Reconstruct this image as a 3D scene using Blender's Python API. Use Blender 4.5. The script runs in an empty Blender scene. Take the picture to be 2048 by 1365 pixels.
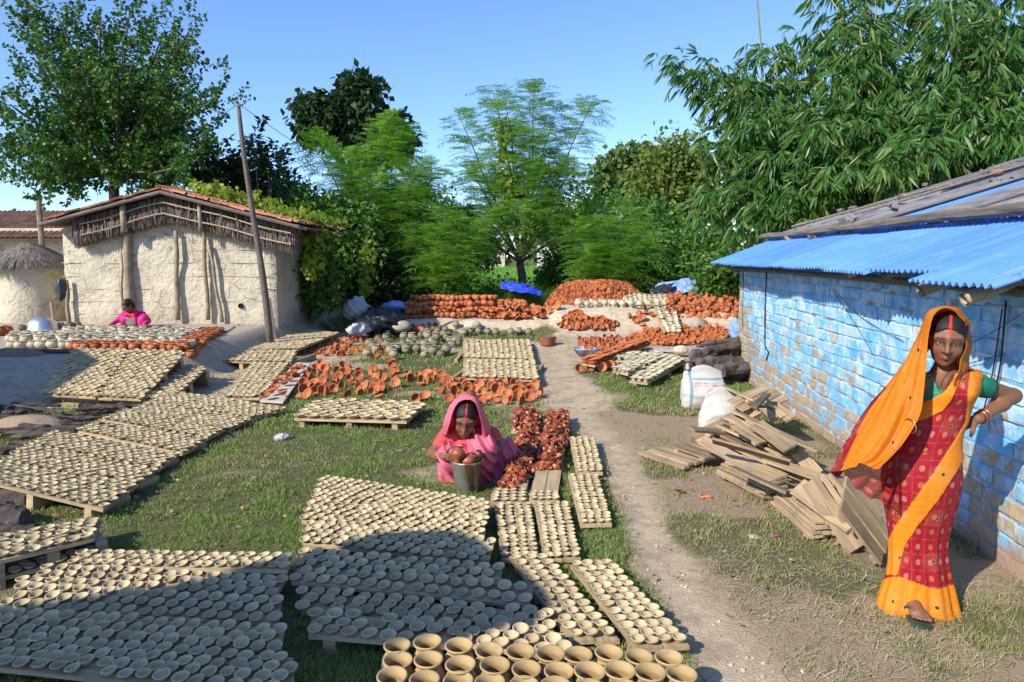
import bpy, math, random
import numpy as np
from mathutils import Vector, Matrix
R_ = math.radians
rng = np.random.default_rng(11); random.seed(11)
sc = bpy.context.scene; COL = sc.collection

# ------------------------------------------------------------------ camera, sky, sun, exposure
CAMZ = 1.8; FPX = 1365.0; PITCH = math.atan(167.5 / FPX)
cam = bpy.data.cameras.new('camera'); cam.sensor_width = 36; cam.lens = 36 * FPX / 2048
cam.clip_start = 0.05; cam.clip_end = 5000
camo = bpy.data.objects.new('camera', cam); COL.objects.link(camo)
camo.location = (0, 0, CAMZ); camo.rotation_euler = (math.pi / 2 - PITCH, 0, 0); sc.camera = camo
SUN_DIR = Vector((0.85, 0.80, -0.80)).normalized()          # the way the light travels
w = bpy.data.worlds.new('World'); sc.world = w; w.use_nodes = True
nt = w.node_tree; bg = nt.nodes['Background']
sky = nt.nodes.new('ShaderNodeTexSky'); sky.sky_type = 'NISHITA'; sky.sun_disc = False
sky.sun_elevation = math.asin(-SUN_DIR.z); sky.sun_rotation = math.atan2(-SUN_DIR.x, -SUN_DIR.y)
sky.air_density = 1.0; sky.dust_density = 0.15; sky.ozone_density = 5.0; sky.altitude = 100
tint = nt.nodes.new('ShaderNodeMix'); tint.data_type = 'RGBA'; tint.blend_type = 'MULTIPLY'; tint.inputs[0].default_value = 1.0
nt.links.new(sky.outputs[0], tint.inputs[6]); tint.inputs[7].default_value = (.93, .99, 1.20, 1); nt.links.new(tint.outputs[2], bg.inputs[0]); bg.inputs[1].default_value = 0.15
sl = bpy.data.lights.new('sun', 'SUN'); sl.energy = 4.7; sl.angle = R_(0.55); sl.color = (1.0, 0.94, 0.84)
so = bpy.data.objects.new('sun', sl); COL.objects.link(so); so.location = (-6, -6, 8)
so.rotation_euler = SUN_DIR.to_track_quat('-Z', 'Y').to_euler()
vs = sc.view_settings; vs.view_transform = 'Standard'; vs.look = 'None'; vs.gamma = 1.0
vs.use_curve_mapping = False; vs.exposure = 0.5
sc.cycles.max_bounces = 6; sc.cycles.transparent_max_bounces = 8

# ------------------------------------------------------------------ helpers
SP, CP = math.sin(PITCH), math.cos(PITCH)
def ray(u, v):
    a = (u - 1024) / FPX; b = -(v - 682.5) / FPX
    return np.array([a, CP + b * SP, -SP + b * CP])
def P(u, v, z=0.0):                     # photo pixel -> point on the level z
    d = ray(u, v); t = (z - CAMZ) / d[2]
    return np.array([d[0] * t, d[1] * t, z])
def D(u, v, y):                         # photo pixel -> point at the distance y
    d = ray(u, v); t = y / d[1]
    return np.array([d[0] * t, y, CAMZ + d[2] * t])
def proj(p):
    q = np.asarray(p, float) - np.array([0, 0, CAMZ])
    f = q[1] * CP - q[2] * SP; up = q[1] * SP + q[2] * CP
    return 1024 + FPX * q[0] / f, 682.5 - FPX * up / f, f
def sst(t):
    t = np.clip(t, 0, 1); return t * t * (3 - 2 * t)
def hash2(i, j, s):
    v = np.sin(i * 127.1 + j * 311.7 + s * 74.7) * 43758.5453
    return v - np.floor(v)
def vnoise(x, y, s=0):
    x = np.asarray(x, float); y = np.asarray(y, float)
    i = np.floor(x); j = np.floor(y); fx = sst(x - i); fy = sst(y - j)
    a = hash2(i, j, s); b = hash2(i + 1, j, s); c = hash2(i, j + 1, s); d = hash2(i + 1, j + 1, s)
    return (a * (1 - fx) + b * fx) * (1 - fy) + (c * (1 - fx) + d * fx) * fy
def fbm(x, y, s=0, o=4):
    r = 0; a = .5
    for k in range(o):
        r = r + a * vnoise(x * 2 ** k, y * 2 ** k, s + k); a *= .5
    return r

def mesh_np(name, V, Fs, mats=(), smooth=False, mi=None):
    """V (n,3), Fs list of (m,k) int arrays"""
    me = bpy.data.meshes.new(name)
    V = np.asarray(V, np.float32); Fs = [np.asarray(f, np.int32) for f in Fs if len(f)]
    me.vertices.add(len(V)); me.vertices.foreach_set('co', V.ravel())
    loops = np.concatenate([f.ravel() for f in Fs]); me.loops.add(len(loops))
    me.loops.foreach_set('vertex_index', loops)
    tot = np.concatenate([np.full(len(f), f.shape[1], np.int32) for f in Fs])
    st = np.concatenate([[0], np.cumsum(tot)[:-1]]).astype(np.int32)
    me.polygons.add(len(tot)); me.polygons.foreach_set('loop_start', st)
    if mi is not None: me.polygons.foreach_set('material_index', np.asarray(mi, np.int32))
    me.polygons.foreach_set('use_smooth', np.full(len(tot), bool(smooth)))
    me.update(calc_edges=True); me.validate()
    for m in mats: me.materials.append(m)
    return me
class MB:
    def __init__(s): s.v = []; s.f = {3: [], 4: []}; s.n = 0; s.m = {3: [], 4: []}
    def add(s, V, F, m=0):
        V = np.asarray(V, float)
        if not isinstance(F, list) or (len(F) and np.isscalar(F[0][0])): F = [F]
        for f in F:
            f = np.asarray(f, int)
            if len(f) == 0: continue
            k = f.shape[1]; s.f[k].append(f + s.n); s.m[k].append(np.full(len(f), m))
        s.v.append(V); s.n += len(V); return s
    def mesh(s, name, mats=(), smooth=False):
        Fs = [np.concatenate(s.f[k]) for k in (3, 4) if s.f[k]]
        ms = np.concatenate([np.concatenate(s.m[k]) for k in (3, 4) if s.m[k]])
        return mesh_np(name, np.concatenate(s.v), Fs, mats, smooth, ms)
    def obj(s, name, mats, parent=None, smooth=False, **kw):
        if not isinstance(mats, (list, tuple)): mats = [mats]
        return obj(name, s.mesh(name, mats, smooth), parent, **kw)
def obj(name, me, parent=None, loc=None, mw=None, **kw):
    o = bpy.data.objects.new(name, me); COL.objects.link(o)
    if parent is not None: o.parent = parent
    if mw is not None: o.matrix_basis = mw
    if loc is not None: o.location = loc
    return tag(o, **kw)
def tag(o, label=None, cat=None, group=None, kind=None):
    if label: o['label'] = label
    if cat: o['category'] = cat
    if group: o['group'] = group
    if kind: o['kind'] = kind
    return o
def empty(name, loc, label=None, cat=None, group=None, mw=None):
    o = bpy.data.objects.new(name, None); o.empty_display_size = .1; COL.objects.link(o)
    if mw is not None: o.matrix_basis = mw
    else: o.location = loc
    return tag(o, label, cat, group)
BOXF = np.array([[0, 3, 2, 1], [4, 5, 6, 7], [0, 1, 5, 4], [1, 2, 6, 5], [2, 3, 7, 6], [3, 0, 4, 7]])
def box(c, s, M=None):
    sx, sy, sz = [k / 2 for k in s]
    V = np.array([[-sx, -sy, -sz], [sx, -sy, -sz], [sx, sy, -sz], [-sx, sy, -sz],
                  [-sx, -sy, sz], [sx, -sy, sz], [sx, sy, sz], [-sx, sy, sz]])
    if M is not None: V = V @ np.asarray(M).T
    return V + np.asarray(c), BOXF
def rough_box(s, b=.12, j=.03, seed=0):
    """a chamfered, slightly irregular block: 24 verts"""
    r = np.random.default_rng(seed); sx, sy, sz = [k / 2 for k in s]; e = min(s) * b
    pts = []; F = []
    for zz, k in ((-sz, 1), (-sz + e, 0), (sz - e, 0), (sz, 1)):
        ex = e * k
        for x, y in ((-sx + ex, -sy + ex), (sx - ex, -sy + ex), (sx - ex, sy - ex), (-sx + ex, sy - ex)):
            pts.append((x, y, zz))
    V = np.array(pts); V += r.normal(0, j * min(s), V.shape)
    for L in range(3):
        for k in range(4):
            a = L * 4 + k; b_ = L * 4 + (k + 1) % 4; F.append([a, b_, b_ + 4, a + 4])
    F.append([3, 2, 1, 0]); F.append([12, 13, 14, 15])
    return V, np.array(F)
def frames(pts):
    pts = np.asarray(pts, float); t = np.gradient(pts, axis=0)
    t /= np.linalg.norm(t, axis=1)[:, None] + 1e-9
    up = np.array([0, 0, 1.0]) if abs(t[0][2]) < .9 else np.array([0, 1.0, 0])
    a = np.cross(t, up); a /= np.linalg.norm(a, axis=1)[:, None] + 1e-9
    b = np.cross(a, t); return pts, t, a, b
def tube(pts, rad, n=8, cap=True, wob=0, seed=0):
    pts, t, a, b = frames(pts); m = len(pts)
    rad = np.atleast_1d(np.asarray(rad, float)); rad = np.interp(np.linspace(0, 1, m), np.linspace(0, 1, len(rad)), rad) if len(rad) > 1 else np.full(m, rad[0])
    th = np.arange(n) * 2 * math.pi / n
    rr = rad[:, None] * np.ones((m, n))
    if wob: rr = rr * (1 + np.random.default_rng(seed).normal(0, wob, (m, n)))
    V = pts[:, None] + a[:, None] * (rr * np.cos(th))[..., None] + b[:, None] * (rr * np.sin(th))[..., None]
    V = V.reshape(-1, 3); i = np.arange(m - 1)[:, None]; j = np.arange(n)[None]
    A = i * n + j; B = i * n + (j + 1) % n
    F = np.stack([A, B, B + n, A + n], -1).reshape(-1, 4); Fs = [F]
    if cap:
        c0 = len(V); V = np.vstack([V, pts[0], pts[-1]])
        k = np.arange(n); k2 = (k + 1) % n
        Fs.append(np.stack([k2, k, np.full(n, c0)], -1))
        Fs.append(np.stack([(m - 1) * n + k, (m - 1) * n + k2, np.full(n, c0 + 1)], -1))
    return V, Fs
def lathe(prof, n=20):
    prof = np.asarray(prof, float); m = len(prof); th = np.arange(n) * 2 * math.pi / n
    V = np.stack([prof[:, 0][:, None] * np.cos(th), prof[:, 0][:, None] * np.sin(th),
                  prof[:, 1][:, None] * np.ones(n)], -1).reshape(-1, 3)
    i = np.arange(m - 1)[:, None]; j = np.arange(n)[None]
    A = i * n + j; B = i * n + (j + 1) % n
    return V, [np.stack([A, B, B + n, A + n], -1).reshape(-1, 4)]
def grid_faces(nu, nv):
    i = np.arange(nu - 1)[:, None]; j = np.arange(nv - 1)[None]; a = i * nv + j
    return np.stack([a, a + nv, a + nv + 1, a + 1], -1).reshape(-1, 4)
def catmull(C, n):
    """resample along axis 0 to n points"""
    C = np.asarray(C, float); m = len(C); E = np.concatenate([[2 * C[0] - C[1]], C, [2 * C[-1] - C[-2]]])
    t = np.linspace(0, m - 1, n); i = np.minimum(t.astype(int), m - 2); f = t - i
    f = f.reshape((-1,) + (1,) * (C.ndim - 1)); p0, p1, p2, p3 = E[i], E[i + 1], E[i + 2], E[i + 3]
    return .5 * (2 * p1 + (p2 - p0) * f + (2 * p0 - 5 * p1 + 4 * p2 - p3) * f ** 2 + (3 * p1 - p0 - 3 * p2 + p3) * f ** 3)
def sheet(ctrl, nu, nv):
    A = catmull(np.asarray(ctrl, float), nu); B = catmull(A.transpose(1, 0, 2), nv).transpose(1, 0, 2)
    return B                            # (nu,nv,3)
def normals(G):
    du = np.gradient(G, axis=0); dv = np.gradient(G, axis=1); n = np.cross(du, dv)
    return n / (np.linalg.norm(n, axis=2)[..., None] + 1e-9)
def uvlayer(me, uv):
    l = me.uv_layers.new(name='UVMap'); li = np.empty(len(me.loops), np.int32)
    me.loops.foreach_get('vertex_index', li); l.data.foreach_set('uv', np.asarray(uv, np.float32)[li].ravel())
def vattr(me, name, val):
    val = np.asarray(val, np.float32)
    if val.ndim == 1:
        a = me.attributes.new(name, 'FLOAT', 'POINT'); a.data.foreach_set('value', val)
    else:
        if val.shape[1] == 3: val = np.hstack([val, np.ones((len(val), 1), np.float32)])
        a = me.attributes.new(name, 'FLOAT_COLOR', 'POINT'); a.data.foreach_set('color', val.ravel())
def rotm(n=(0, 0, 1), spin=0.0):
    n = np.asarray(n, float); n = n / np.linalg.norm(n)
    h = np.array([1.0, 0, 0]) if abs(n[0]) < .9 else np.array([0, 1.0, 0])
    x = h - n * h.dot(n); x /= np.linalg.norm(x); y = np.cross(n, x)
    c, s = math.cos(spin), math.sin(spin)
    return np.stack([x * c + y * s, -x * s + y * c, n], 1)
def m4(Rm, t, s=1.0):
    M = np.eye(4); M[:3, :3] = np.asarray(Rm) * s; M[:3, 3] = t; return Matrix(M.tolist())

# ------------------------------------------------------------------ materials
class NB:
    def __init__(s, name):
        s.m = bpy.data.materials.new(name); s.m.use_nodes = True; s.t = s.m.node_tree
        s.b = s.t.nodes['Principled BSDF']; s.out = s.t.nodes['Material Output']
    def n(s, typ, **kw):
        k = s.t.nodes.new(typ)
        for a, v in kw.items():
            if a.startswith('i_'):
                key = a[2:]; key = int(key) if key.isdigit() else key.replace('_', ' ')
                s.put(k.inputs[key], v)
            else: setattr(k, a, v)
        return k
    def put(s, sock, v):
        if isinstance(v, bpy.types.NodeSocket): s.t.links.new(v, sock)
        elif isinstance(v, bpy.types.Node): s.t.links.new(v.outputs[0], sock)
        elif isinstance(v, tuple) and len(v) == 3 and sock.type == 'RGBA': sock.default_value = v + (1,)
        else: sock.default_value = v
    def math(s, op, a, b=0.0, c=None):
        k = s.n('ShaderNodeMath', operation=op); s.put(k.inputs[0], a); s.put(k.inputs[1], b)
        if c is not None: s.put(k.inputs[2], c)
        return k.outputs[0]
    def mix(s, f, a, b, mode='MIX'):
        k = s.n('ShaderNodeMix', data_type='RGBA', blend_type=mode)
        s.put(k.inputs[0], f); s.put(k.inputs[6], a); s.put(k.inputs[7], b); return k.outputs[2]
    def noise(s, scale, detail=4, vec=None, rough=.55, dist=0.0):
        k = s.n('ShaderNodeTexNoise'); k.inputs['Scale'].default_value = scale; k.inputs['Detail'].default_value = detail
        k.inputs['Roughness'].default_value = rough; k.inputs['Distortion'].default_value = dist
        if vec is not None: s.put(k.inputs['Vector'], vec)
        return k.outputs['Fac']
    def ramp(s, f, lo, hi):             # remap lo..hi -> 0..1
        k = s.n('ShaderNodeMapRange'); k.interpolation_type = 'SMOOTHSTEP'
        s.put(k.inputs[0], f); k.inputs[1].default_value = lo; k.inputs[2].default_value = hi; return k.outputs[0]
    def pos(s): return s.n('ShaderNodeNewGeometry').outputs['Position']
    def oc(s): return s.n('ShaderNodeTexCoord').outputs['Object']
    def rnd(s):                         # per object + per island
        a = s.n('ShaderNodeObjectInfo').outputs['Random']; b = s.n('ShaderNodeNewGeometry').outputs['Random Per Island']
        return s.math('FRACT', s.math('ADD', a, b))
    def attr(s, name): return s.n('ShaderNodeAttribute', attribute_name=name)
    def mapv(s, vec, scale):
        k = s.n('ShaderNodeMapping'); s.put(k.inputs[0], vec); k.inputs['Scale'].default_value = scale; return k.outputs[0]
    def bump(s, h, st=.3, dist=.01):
        k = s.n('ShaderNodeBump'); k.inputs['Strength'].default_value = st; k.inputs['Distance'].default_value = dist
        s.put(k.inputs['Height'], h); s.t.links.new(k.outputs[0], s.b.inputs['Normal'])
    def done(s, col=None, rough=.8, spec=.2, trans=0.0):
        if col is not None: s.put(s.b.inputs['Base Color'], col)
        s.put(s.b.inputs['Roughness'], rough); s.b.inputs['Specular IOR Level'].default_value = spec
        return s.m
def simple(name, c1, c2=None, scale=8, rough=.85, bump=.2, bscale=40, var=.25, spec=.2, bd=.004, metal=0):
    b = NB(name); c2 = c2 or tuple(k * .6 for k in c1); v = b.oc()
    c = b.mix(b.ramp(b.noise(scale, 5, v), .35, .68), c1, c2)
    r = b.rnd(); k = b.math('ADD', 1 - var, b.math('MULTIPLY', r, 2 * var))
    c = b.mix(1.0, c, k, 'MULTIPLY') if var else c
    if bump: b.bump(b.noise(bscale, 6, v), bump, bd)
    b.b.inputs['Metallic'].default_value = metal
    return b.done(c, rough, spec)
def wood(name, c1, c2, c3=None, var=.22):
    b = NB(name); v = b.oc(); g = b.mapv(v, (1.6, 26, 26))
    off = b.n('ShaderNodeVectorMath', operation='ADD'); b.put(off.inputs[0], g)
    sc_ = b.n('ShaderNodeCombineXYZ'); b.put(sc_.inputs[0], b.math('MULTIPLY', b.rnd(), 37.0)); b.put(off.inputs[1], sc_)
    n1 = b.noise(1.6, 6, off.outputs[0], .6, .6); c = b.mix(b.ramp(n1, .36, .66), c1, c2)
    if c3: c = b.mix(b.ramp(b.noise(3.0, 4, v), .55, .72), c, c3)
    k = b.math('ADD', 1 - var, b.math('MULTIPLY', b.rnd(), 2 * var)); c = b.mix(1.0, c, k, 'MULTIPLY')
    b.bump(n1, .5, .003); return b.done(c, .85, .15)
def leafmat(name, c1, c2, c3=None, tr=.35, rough=.5, spec=.3):
    b = NB(name); r = b.rnd(); c = b.mix(r, c1, c2)
    if c3: c = b.mix(b.ramp(b.math('FRACT', b.math('MULTIPLY', r, 7.31)), .86, .92), c, c3)
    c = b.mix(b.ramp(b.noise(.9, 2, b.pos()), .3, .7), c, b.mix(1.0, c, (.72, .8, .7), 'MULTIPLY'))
    b.done(c, rough, spec); t = b.n('ShaderNodeBsdfTranslucent'); b.put(t.inputs[0], b.mix(1.0, c, (1.25, 1.35, .5), 'MULTIPLY'))
    m = b.n('ShaderNodeMixShader'); m.inputs[0].default_value = tr
    b.t.links.new(b.b.outputs[0], m.inputs[1]); b.t.links.new(t.outputs[0], m.inputs[2]); b.t.links.new(m.outputs[0], b.out.inputs[0])
    return b.m
M = {}
def claymat(name, c1, c2, c3, var):
    b = NB(name); v = b.oc(); r = b.rnd()
    c = b.mix(b.ramp(r, .1, .9), c1, c2)
    c = b.mix(b.ramp(b.noise(22, 4, b.pos()), .52, .75), c, c3)
    k = b.math('ADD', 1 - var, b.math('MULTIPLY', b.math('FRACT', b.math('MULTIPLY', r, 13.7)), 2 * var)); c = b.mix(1.0, c, k, 'MULTIPLY')
    zz = b.n('ShaderNodeSeparateXYZ'); b.put(zz.inputs[0], v)
    b.bump(b.math('ADD', b.noise(60, 4, v), b.math('MULTIPLY', b.math('SINE', b.math('MULTIPLY', zz.outputs[2], 900)), .12)), .25, .002)
    return b.done(c, .85, .15)
M['clay'] = claymat('unfired_clay', (.42, .335, .19), (.49, .395, .225), (.35, .28, .16), .15)
M['clay_pot'] = claymat('pale_clay', (.45, .39, .265), (.52, .455, .31), (.37, .32, .215), .14)
M['vase'] = claymat('ochre_clay', (.37, .255, .115), (.42, .30, .14), (.33, .235, .12), .08)
M['damp'] = claymat('drying_clay', (.20, .18, .115), (.30, .265, .165), (.17, .15, .10), .18)
M['terra'] = claymat('terracotta', (.38, .118, .045), (.48, .165, .068), (.32, .095, .038), .22)
M['terra_wet'] = claymat('slip_coated_terracotta', (.25, .062, .024), (.36, .10, .036), (.20, .048, .02), .22)
M['terra_wet'].node_tree.nodes['Principled BSDF'].inputs['Roughness'].default_value = .32; M['terra_wet'].node_tree.nodes['Principled BSDF'].inputs['Specular IOR Level'].default_value = .5
M['plank'] = wood('board_wood', (.47, .35, .20), (.33, .245, .145), (.30, .235, .16))
M['pileplank'] = wood('pile_wood', (.40, .29, .165), (.25, .18, .11), (.20, .155, .11), .32)
M['oldwood'] = wood('grey_wood', (.20, .165, .13), (.11, .09, .07))
M['bark'] = simple('bark', (.11, .085, .07), (.045, .034, .03), 9, .95, .9, 22, .3, bd=.02)
M['log'] = simple('dark_bark', (.13, .10, .085), (.05, .038, .033), 6, .95, .9, 18, .3, bd=.02)
M['trunk'] = simple('trunk', (.16, .13, .10), (.08, .065, .05), 5, .95, .6, 25, .15, bd=.02)
M['bamboo'] = wood('bamboo_pole', (.42, .34, .21), (.30, .24, .15), (.22, .18, .13))
M['white'] = simple('white_plastic', (.46, .45, .43), (.36, .35, .33), 5, .6, .3, 12, .08, bd=.02)
M['black'] = simple('black_plastic', (.02, .02, .024), (.035, .035, .04), 6, .35, .5, 14, .2, .5, bd=.02)
M['bluetarp'] = simple('blue_tarp', (.03, .07, .62), (.02, .05, .5), 6, .45, .5, 14, .1, .4, bd=.02)
M['paletarp'] = simple('pale_blue_tarp', (.20, .32, .62), (.26, .38, .66), 6, .5, .5, 14, .1, .4, bd=.02)
M['ash'] = simple('pale_ash', (.60, .52, .38), (.46, .38, .27), 5, .95, .8, 18, .05, bd=.03)
M['stone'] = simple('stone', (.48, .40, .30), (.36, .30, .22), 4, .9, .5, 15, .2, bd=.02)
M['brick_red'] = simple('red_brick', (.42, .17, .09), (.34, .15, .09), 9, .9, .5, 50, .2)
M['wire'] = simple('wire', (.015, .015, .017), None, 8, .5, 0, 40, 0)
M['steel'] = simple('steel', (.55, .53, .50), (.32, .27, .20), 12, .35, .1, 60, .1, .5, metal=.85)
M['alu'] = simple('aluminium', (.72, .72, .72), (.58, .58, .58), 8, .38, .15, 60, .05, .5, metal=.9)
# ------------------------------------------------------------------ ground
PATH = np.array([P(u, v)[:2] for u, v in ((1100, 690), (1108, 735), (1120, 780), (1160, 825), (1215, 880), (1250, 940), (1272, 1000),
        (1295, 1060), (1335, 1130), (1395, 1230), (1480, 1335), (1560, 1420))])
PATHW = np.array([.45, .42, .42, .40, .30, .19, .17, .17, .17, .19, .26, .32])
BRANCH = np.array([P(u, v)[:2] for u, v in ((1130, 812), (1220, 832), (1310, 842), (1420, 845), (1500, 850))])
def seg_dist(x, y, L, W):
    best = np.full(np.shape(x), 9.0)
    for k in range(len(L) - 1):
        a, b = L[k], L[k + 1]; d = b - a; t = np.clip(((x - a[0]) * d[0] + (y - a[1]) * d[1]) / d.dot(d), 0, 1)
        q = np.hypot(x - a[0] - t * d[0], y - a[1] - t * d[1]) / (W[k] + t * (W[k + 1] - W[k]))
        best = np.minimum(best, q)
    return best
def terr(x, y): return sst((y - 8.75) / 1.7) * sst((-4.45 - x) / .65) * (1 - sst((y - 19) / 3))
def berm(x, y): return sst((x + 3.15) / .45) * sst((.95 - x) / .45) * sst((y - 15.75) / .7) * (1 - sst((y - 19.5) / 1))
def mound(x, y): return sst((x - .35) / .9) * sst((y - 15.4) / 1.5) * (1 - sst((y - 20.0) / 1.2)) * (1 - sst((x - 7) / 2))
def height(x, y):
    n = .5 * fbm(x * 1.1, y * 1.1, 3, 3) - .22
    far = sst((y - 20) / 4)
    z = .42 * terr(x, y) + .30 * berm(x, y) + .58 * mound(x, y) + .05 * n * (1 - far)
    pd = seg_dist(x, y, PATH, PATHW); z = z - .022 * np.exp(-pd ** 2) * (y < 14)
    rough = np.clip(berm(x, y) + mound(x, y), 0, 1); z = z + rough * .10 * (fbm(x * 3, y * 3, 9, 3) - .45)
    return z
def PT(u, v):                           # photo pixel -> point on the terrain
    d = ray(u, v); t = np.arange(2.2, 26, .05) / d[1]; X = d[0] * t; Y = d[1] * t; Z = CAMZ + d[2] * t
    hit = np.argmax(Z < height(X, Y)); return np.array([X[hit], Y[hit], Z[hit]])
def height1(x, y): return float(height(np.array([x]), np.array([y]))[0])
def grassness(x, y):
    n = fbm(x * 1.6, y * 1.6, 21, 4)
    pd = np.minimum(seg_dist(x, y, PATH, PATHW), seg_dist(x, y, BRANCH, np.array([.28] * len(BRANCH))))
    g = sst((pd - .55 + (n - .5) * 1.1) / .9)
    xp = np.interp(y, PATH[::-1, 1], PATH[::-1, 0])
    right = sst((x - xp) / .3) * (1 - sst((y - 7.0) / .4))
    g = g * (1 - right * (1 - (.14 + .50 * sst((n - .42) / .16))))
    g = g * (1 - .9 * sst((-2.9 - x + (n - .5)) / .5) * sst((y - 7.6) / .6) * (1 - sst((y - 16) / 1)) * sst((-3.2 - x + .1 * (y - 8)) / .5))
    g = g * (1 - terr(x, y)) * (1 - sst(1.5 * berm(x, y))) * (1 - sst(1.6 * mound(x, y)))
    back = sst((x - .8) / .6) * sst((y - 10.5) / 1.2) * (1 - sst((y - 19) / 2)); g = g * (1 - .9 * back)
    bald = sst((fbm(x * .9, y * .9, 40, 3) - .50) / .16); g = g * (1 - .6 * bald)
    return np.clip(g, 0, 1)
def axis(lo, hi, step, ends):
    a = list(np.arange(lo, hi, step)); s = step; v = hi; up = []
    while v < ends[1]: up.append(v); s *= 1.35; v += s
    s = step; v = lo; dn = []
    while v > ends[0]: s *= 1.35; v -= s; dn.append(v)
    return np.array(dn[::-1] + a + up)
gx = axis(-9.5, 6.5, .05, (-1500, 1500)); gy = axis(1.4, 20.5, .05, (-60, 2500))
GX, GY = np.meshgrid(gx, gy, indexing='ij'); GZ = height(GX, GY)
me = mesh_np('ground', np.stack([GX, GY, GZ], -1).reshape(-1, 3), [grid_faces(len(gx), len(gy))], smooth=True)
vattr(me, 'grass', grassness(GX, GY).ravel())
vattr(me, 'ash', np.clip(sst(1.5 * berm(GX, GY)) + sst(1.4 * mound(GX, GY)), 0, 1).ravel())
vattr(me, 'dry', (sst((GX - np.interp(GY, PATH[::-1, 1], PATH[::-1, 0])) / .3) * (GY < 8)).ravel())
vattr(me, 'mud', terr(GX, GY).ravel())
b = NB('yard_ground'); p = b.pos()
n1 = b.noise(2.2, 6, p); n2 = b.noise(14, 5, p); n3 = b.noise(70, 4, p); n4 = b.noise(240, 2, p)
dirt = b.mix(b.ramp(n2, .32, .7), (.60, .46, .31), (.47, .355, .23)); dirt = b.mix(b.ramp(n3, .5, .72), dirt, (.63, .52, .38))
dirt = b.mix(b.math('MULTIPLY', b.ramp(n4, .56, .64), .55), dirt, (.15, .11, .07))
dry = b.mix(b.ramp(n3, .35, .65), (.38, .275, .175), (.25, .175, .105)); dry = b.mix(b.ramp(n4, .5, .66), dry, (.46, .38, .26))
soil = b.mix(b.ramp(n2, .3, .7), (.07, .085, .028), (.14, .12, .06)); soil = b.mix(b.ramp(n4, .5, .68), soil, (.20, .20, .08))
ash = b.mix(b.ramp(n2, .35, .65), (.62, .52, .37), (.47, .37, .25)); ash = b.mix(b.ramp(n3, .58, .7), ash, (.70, .62, .48))
dirt = b.mix(b.math('MULTIPLY', b.ramp(b.noise(3.1, 5, p, .65), .46, .62), .6), dirt, (.33, .25, .165)); c = b.mix(b.attr('dry').outputs['Fac'], dirt, dry)
c = b.mix(b.attr('mud').outputs['Fac'], c, b.mix(b.ramp(n2, .3, .7), (.47, .41, .32), (.37, .315, .24)))
c = b.mix(b.attr('ash').outputs['Fac'], c, ash)
c = b.mix(b.ramp(b.math('ADD', b.attr('grass').outputs['Fac'], b.math('MULTIPLY', b.math('SUBTRACT', n2, .5), .6)), .25, .75), c, soil)
b.bump(b.math('ADD', b.math('MULTIPLY', n2, .5), b.math('ADD', b.math('MULTIPLY', n3, .5), b.math('MULTIPLY', n4, .3))), .8, .03)
me.materials.append(b.done(c, .95, .08)); obj('ground', me, kind='structure')

# ------------------------------------------------------------------ brick shed on the right
AX = np.array([.09, .996, 0]); AX /= np.linalg.norm(AX); IN = np.array([AX[1], -AX[0], 0])
SO = np.array([2.73, 2.0, 0.0]); SL = 8.53; WH = 1.66
shM = m4(np.stack([AX, IN, [0, 0, 1]], 1), SO)
shed = empty('brick_shed', None, 'low blue painted brick shed with corrugated sheet roof on the right', 'shed', mw=shM)
def paint():
    b = NB('blue_limewashed_brick'); p = b.pos(); zz = b.n('ShaderNodeSeparateXYZ'); b.put(zz.inputs[0], p); z = zz.outputs[2]
    big = b.noise(1.6, 4, p); mid = b.noise(7, 5, p, .65); fine = b.noise(26, 5, p, .7); r = b.rnd()
    st = b.noise(1, 6, b.mapv(p, (4.5, 4.5, 3.2)), .72)
    blue = b.mix(b.ramp(mid, .3, .7), (.14, .43, .69), (.29, .57, .75)); blue = b.mix(b.ramp(r, .6, 1), blue, (.36, .62, .80))
    white = b.mix(b.ramp(fine, .4, .6), (.62, .69, .73), (.48, .62, .72))
    wf = b.math('ADD', b.math('MULTIPLY', mid, .55), b.math('ADD', b.math('MULTIPLY', fine, .45), b.math('MULTIPLY', r, .05)))
    zc = b.math('SUBTRACT', 1.0, b.math('ABSOLUTE', b.math('MULTIPLY', b.math('SUBTRACT', z, 1.15), 1.2)))
    wf = b.math('ADD', wf, b.math('MULTIPLY', zc, .035)); c = b.mix(b.ramp(wf, .50, .66), blue, white)
    be = b.mix(b.ramp(fine, .35, .65), (.46, .37, .235), (.36, .28, .17)); be = b.mix(b.ramp(r, .75, .95), be, (.45, .33, .20))
    low = b.math('ADD', b.math('MULTIPLY', b.math('SUBTRACT', .95, z), .17), b.math('ADD', b.math('MULTIPLY', st, .5), b.math('ADD', b.math('MULTIPLY', fine, .3), b.math('MULTIPLY', r, .15))))
    low = b.math('ADD', low, b.math('MULTIPLY', b.ramp(b.noise(.7, 2, p), .4, .6), .05))
    ya = b.ramp(zz.outputs[1], 9.2, 10.4); low = b.math('ADD', low, b.math('MULTIPLY', ya, .2))
    c = b.mix(b.ramp(low, .555, .66), c, be)
    c = b.mix(b.math('MULTIPLY', b.ramp(b.math('ADD', big, b.math('MULTIPLY', st, .6)), .86, 1.0), .4), c, (.20, .24, .27))
    c = b.mix(b.math('MULTIPLY', b.ramp(b.math('SUBTRACT', b.math('ADD', .10, b.math('MULTIPLY', mid, .2)), z), .03, .12), .85), c, b.mix(r, (.36, .20, .13), (.40, .30, .20)))
    c = b.mix(b.ramp(b.noise(60, 3, p), .66, .72), c, (.30, .24, .2))
    b.bump(b.math('ADD', mid, b.math('ADD', fine, b.noise(90, 3, p))), .6, .008); return b.done(c, .9, .12)
M['paint'] = paint()
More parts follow.
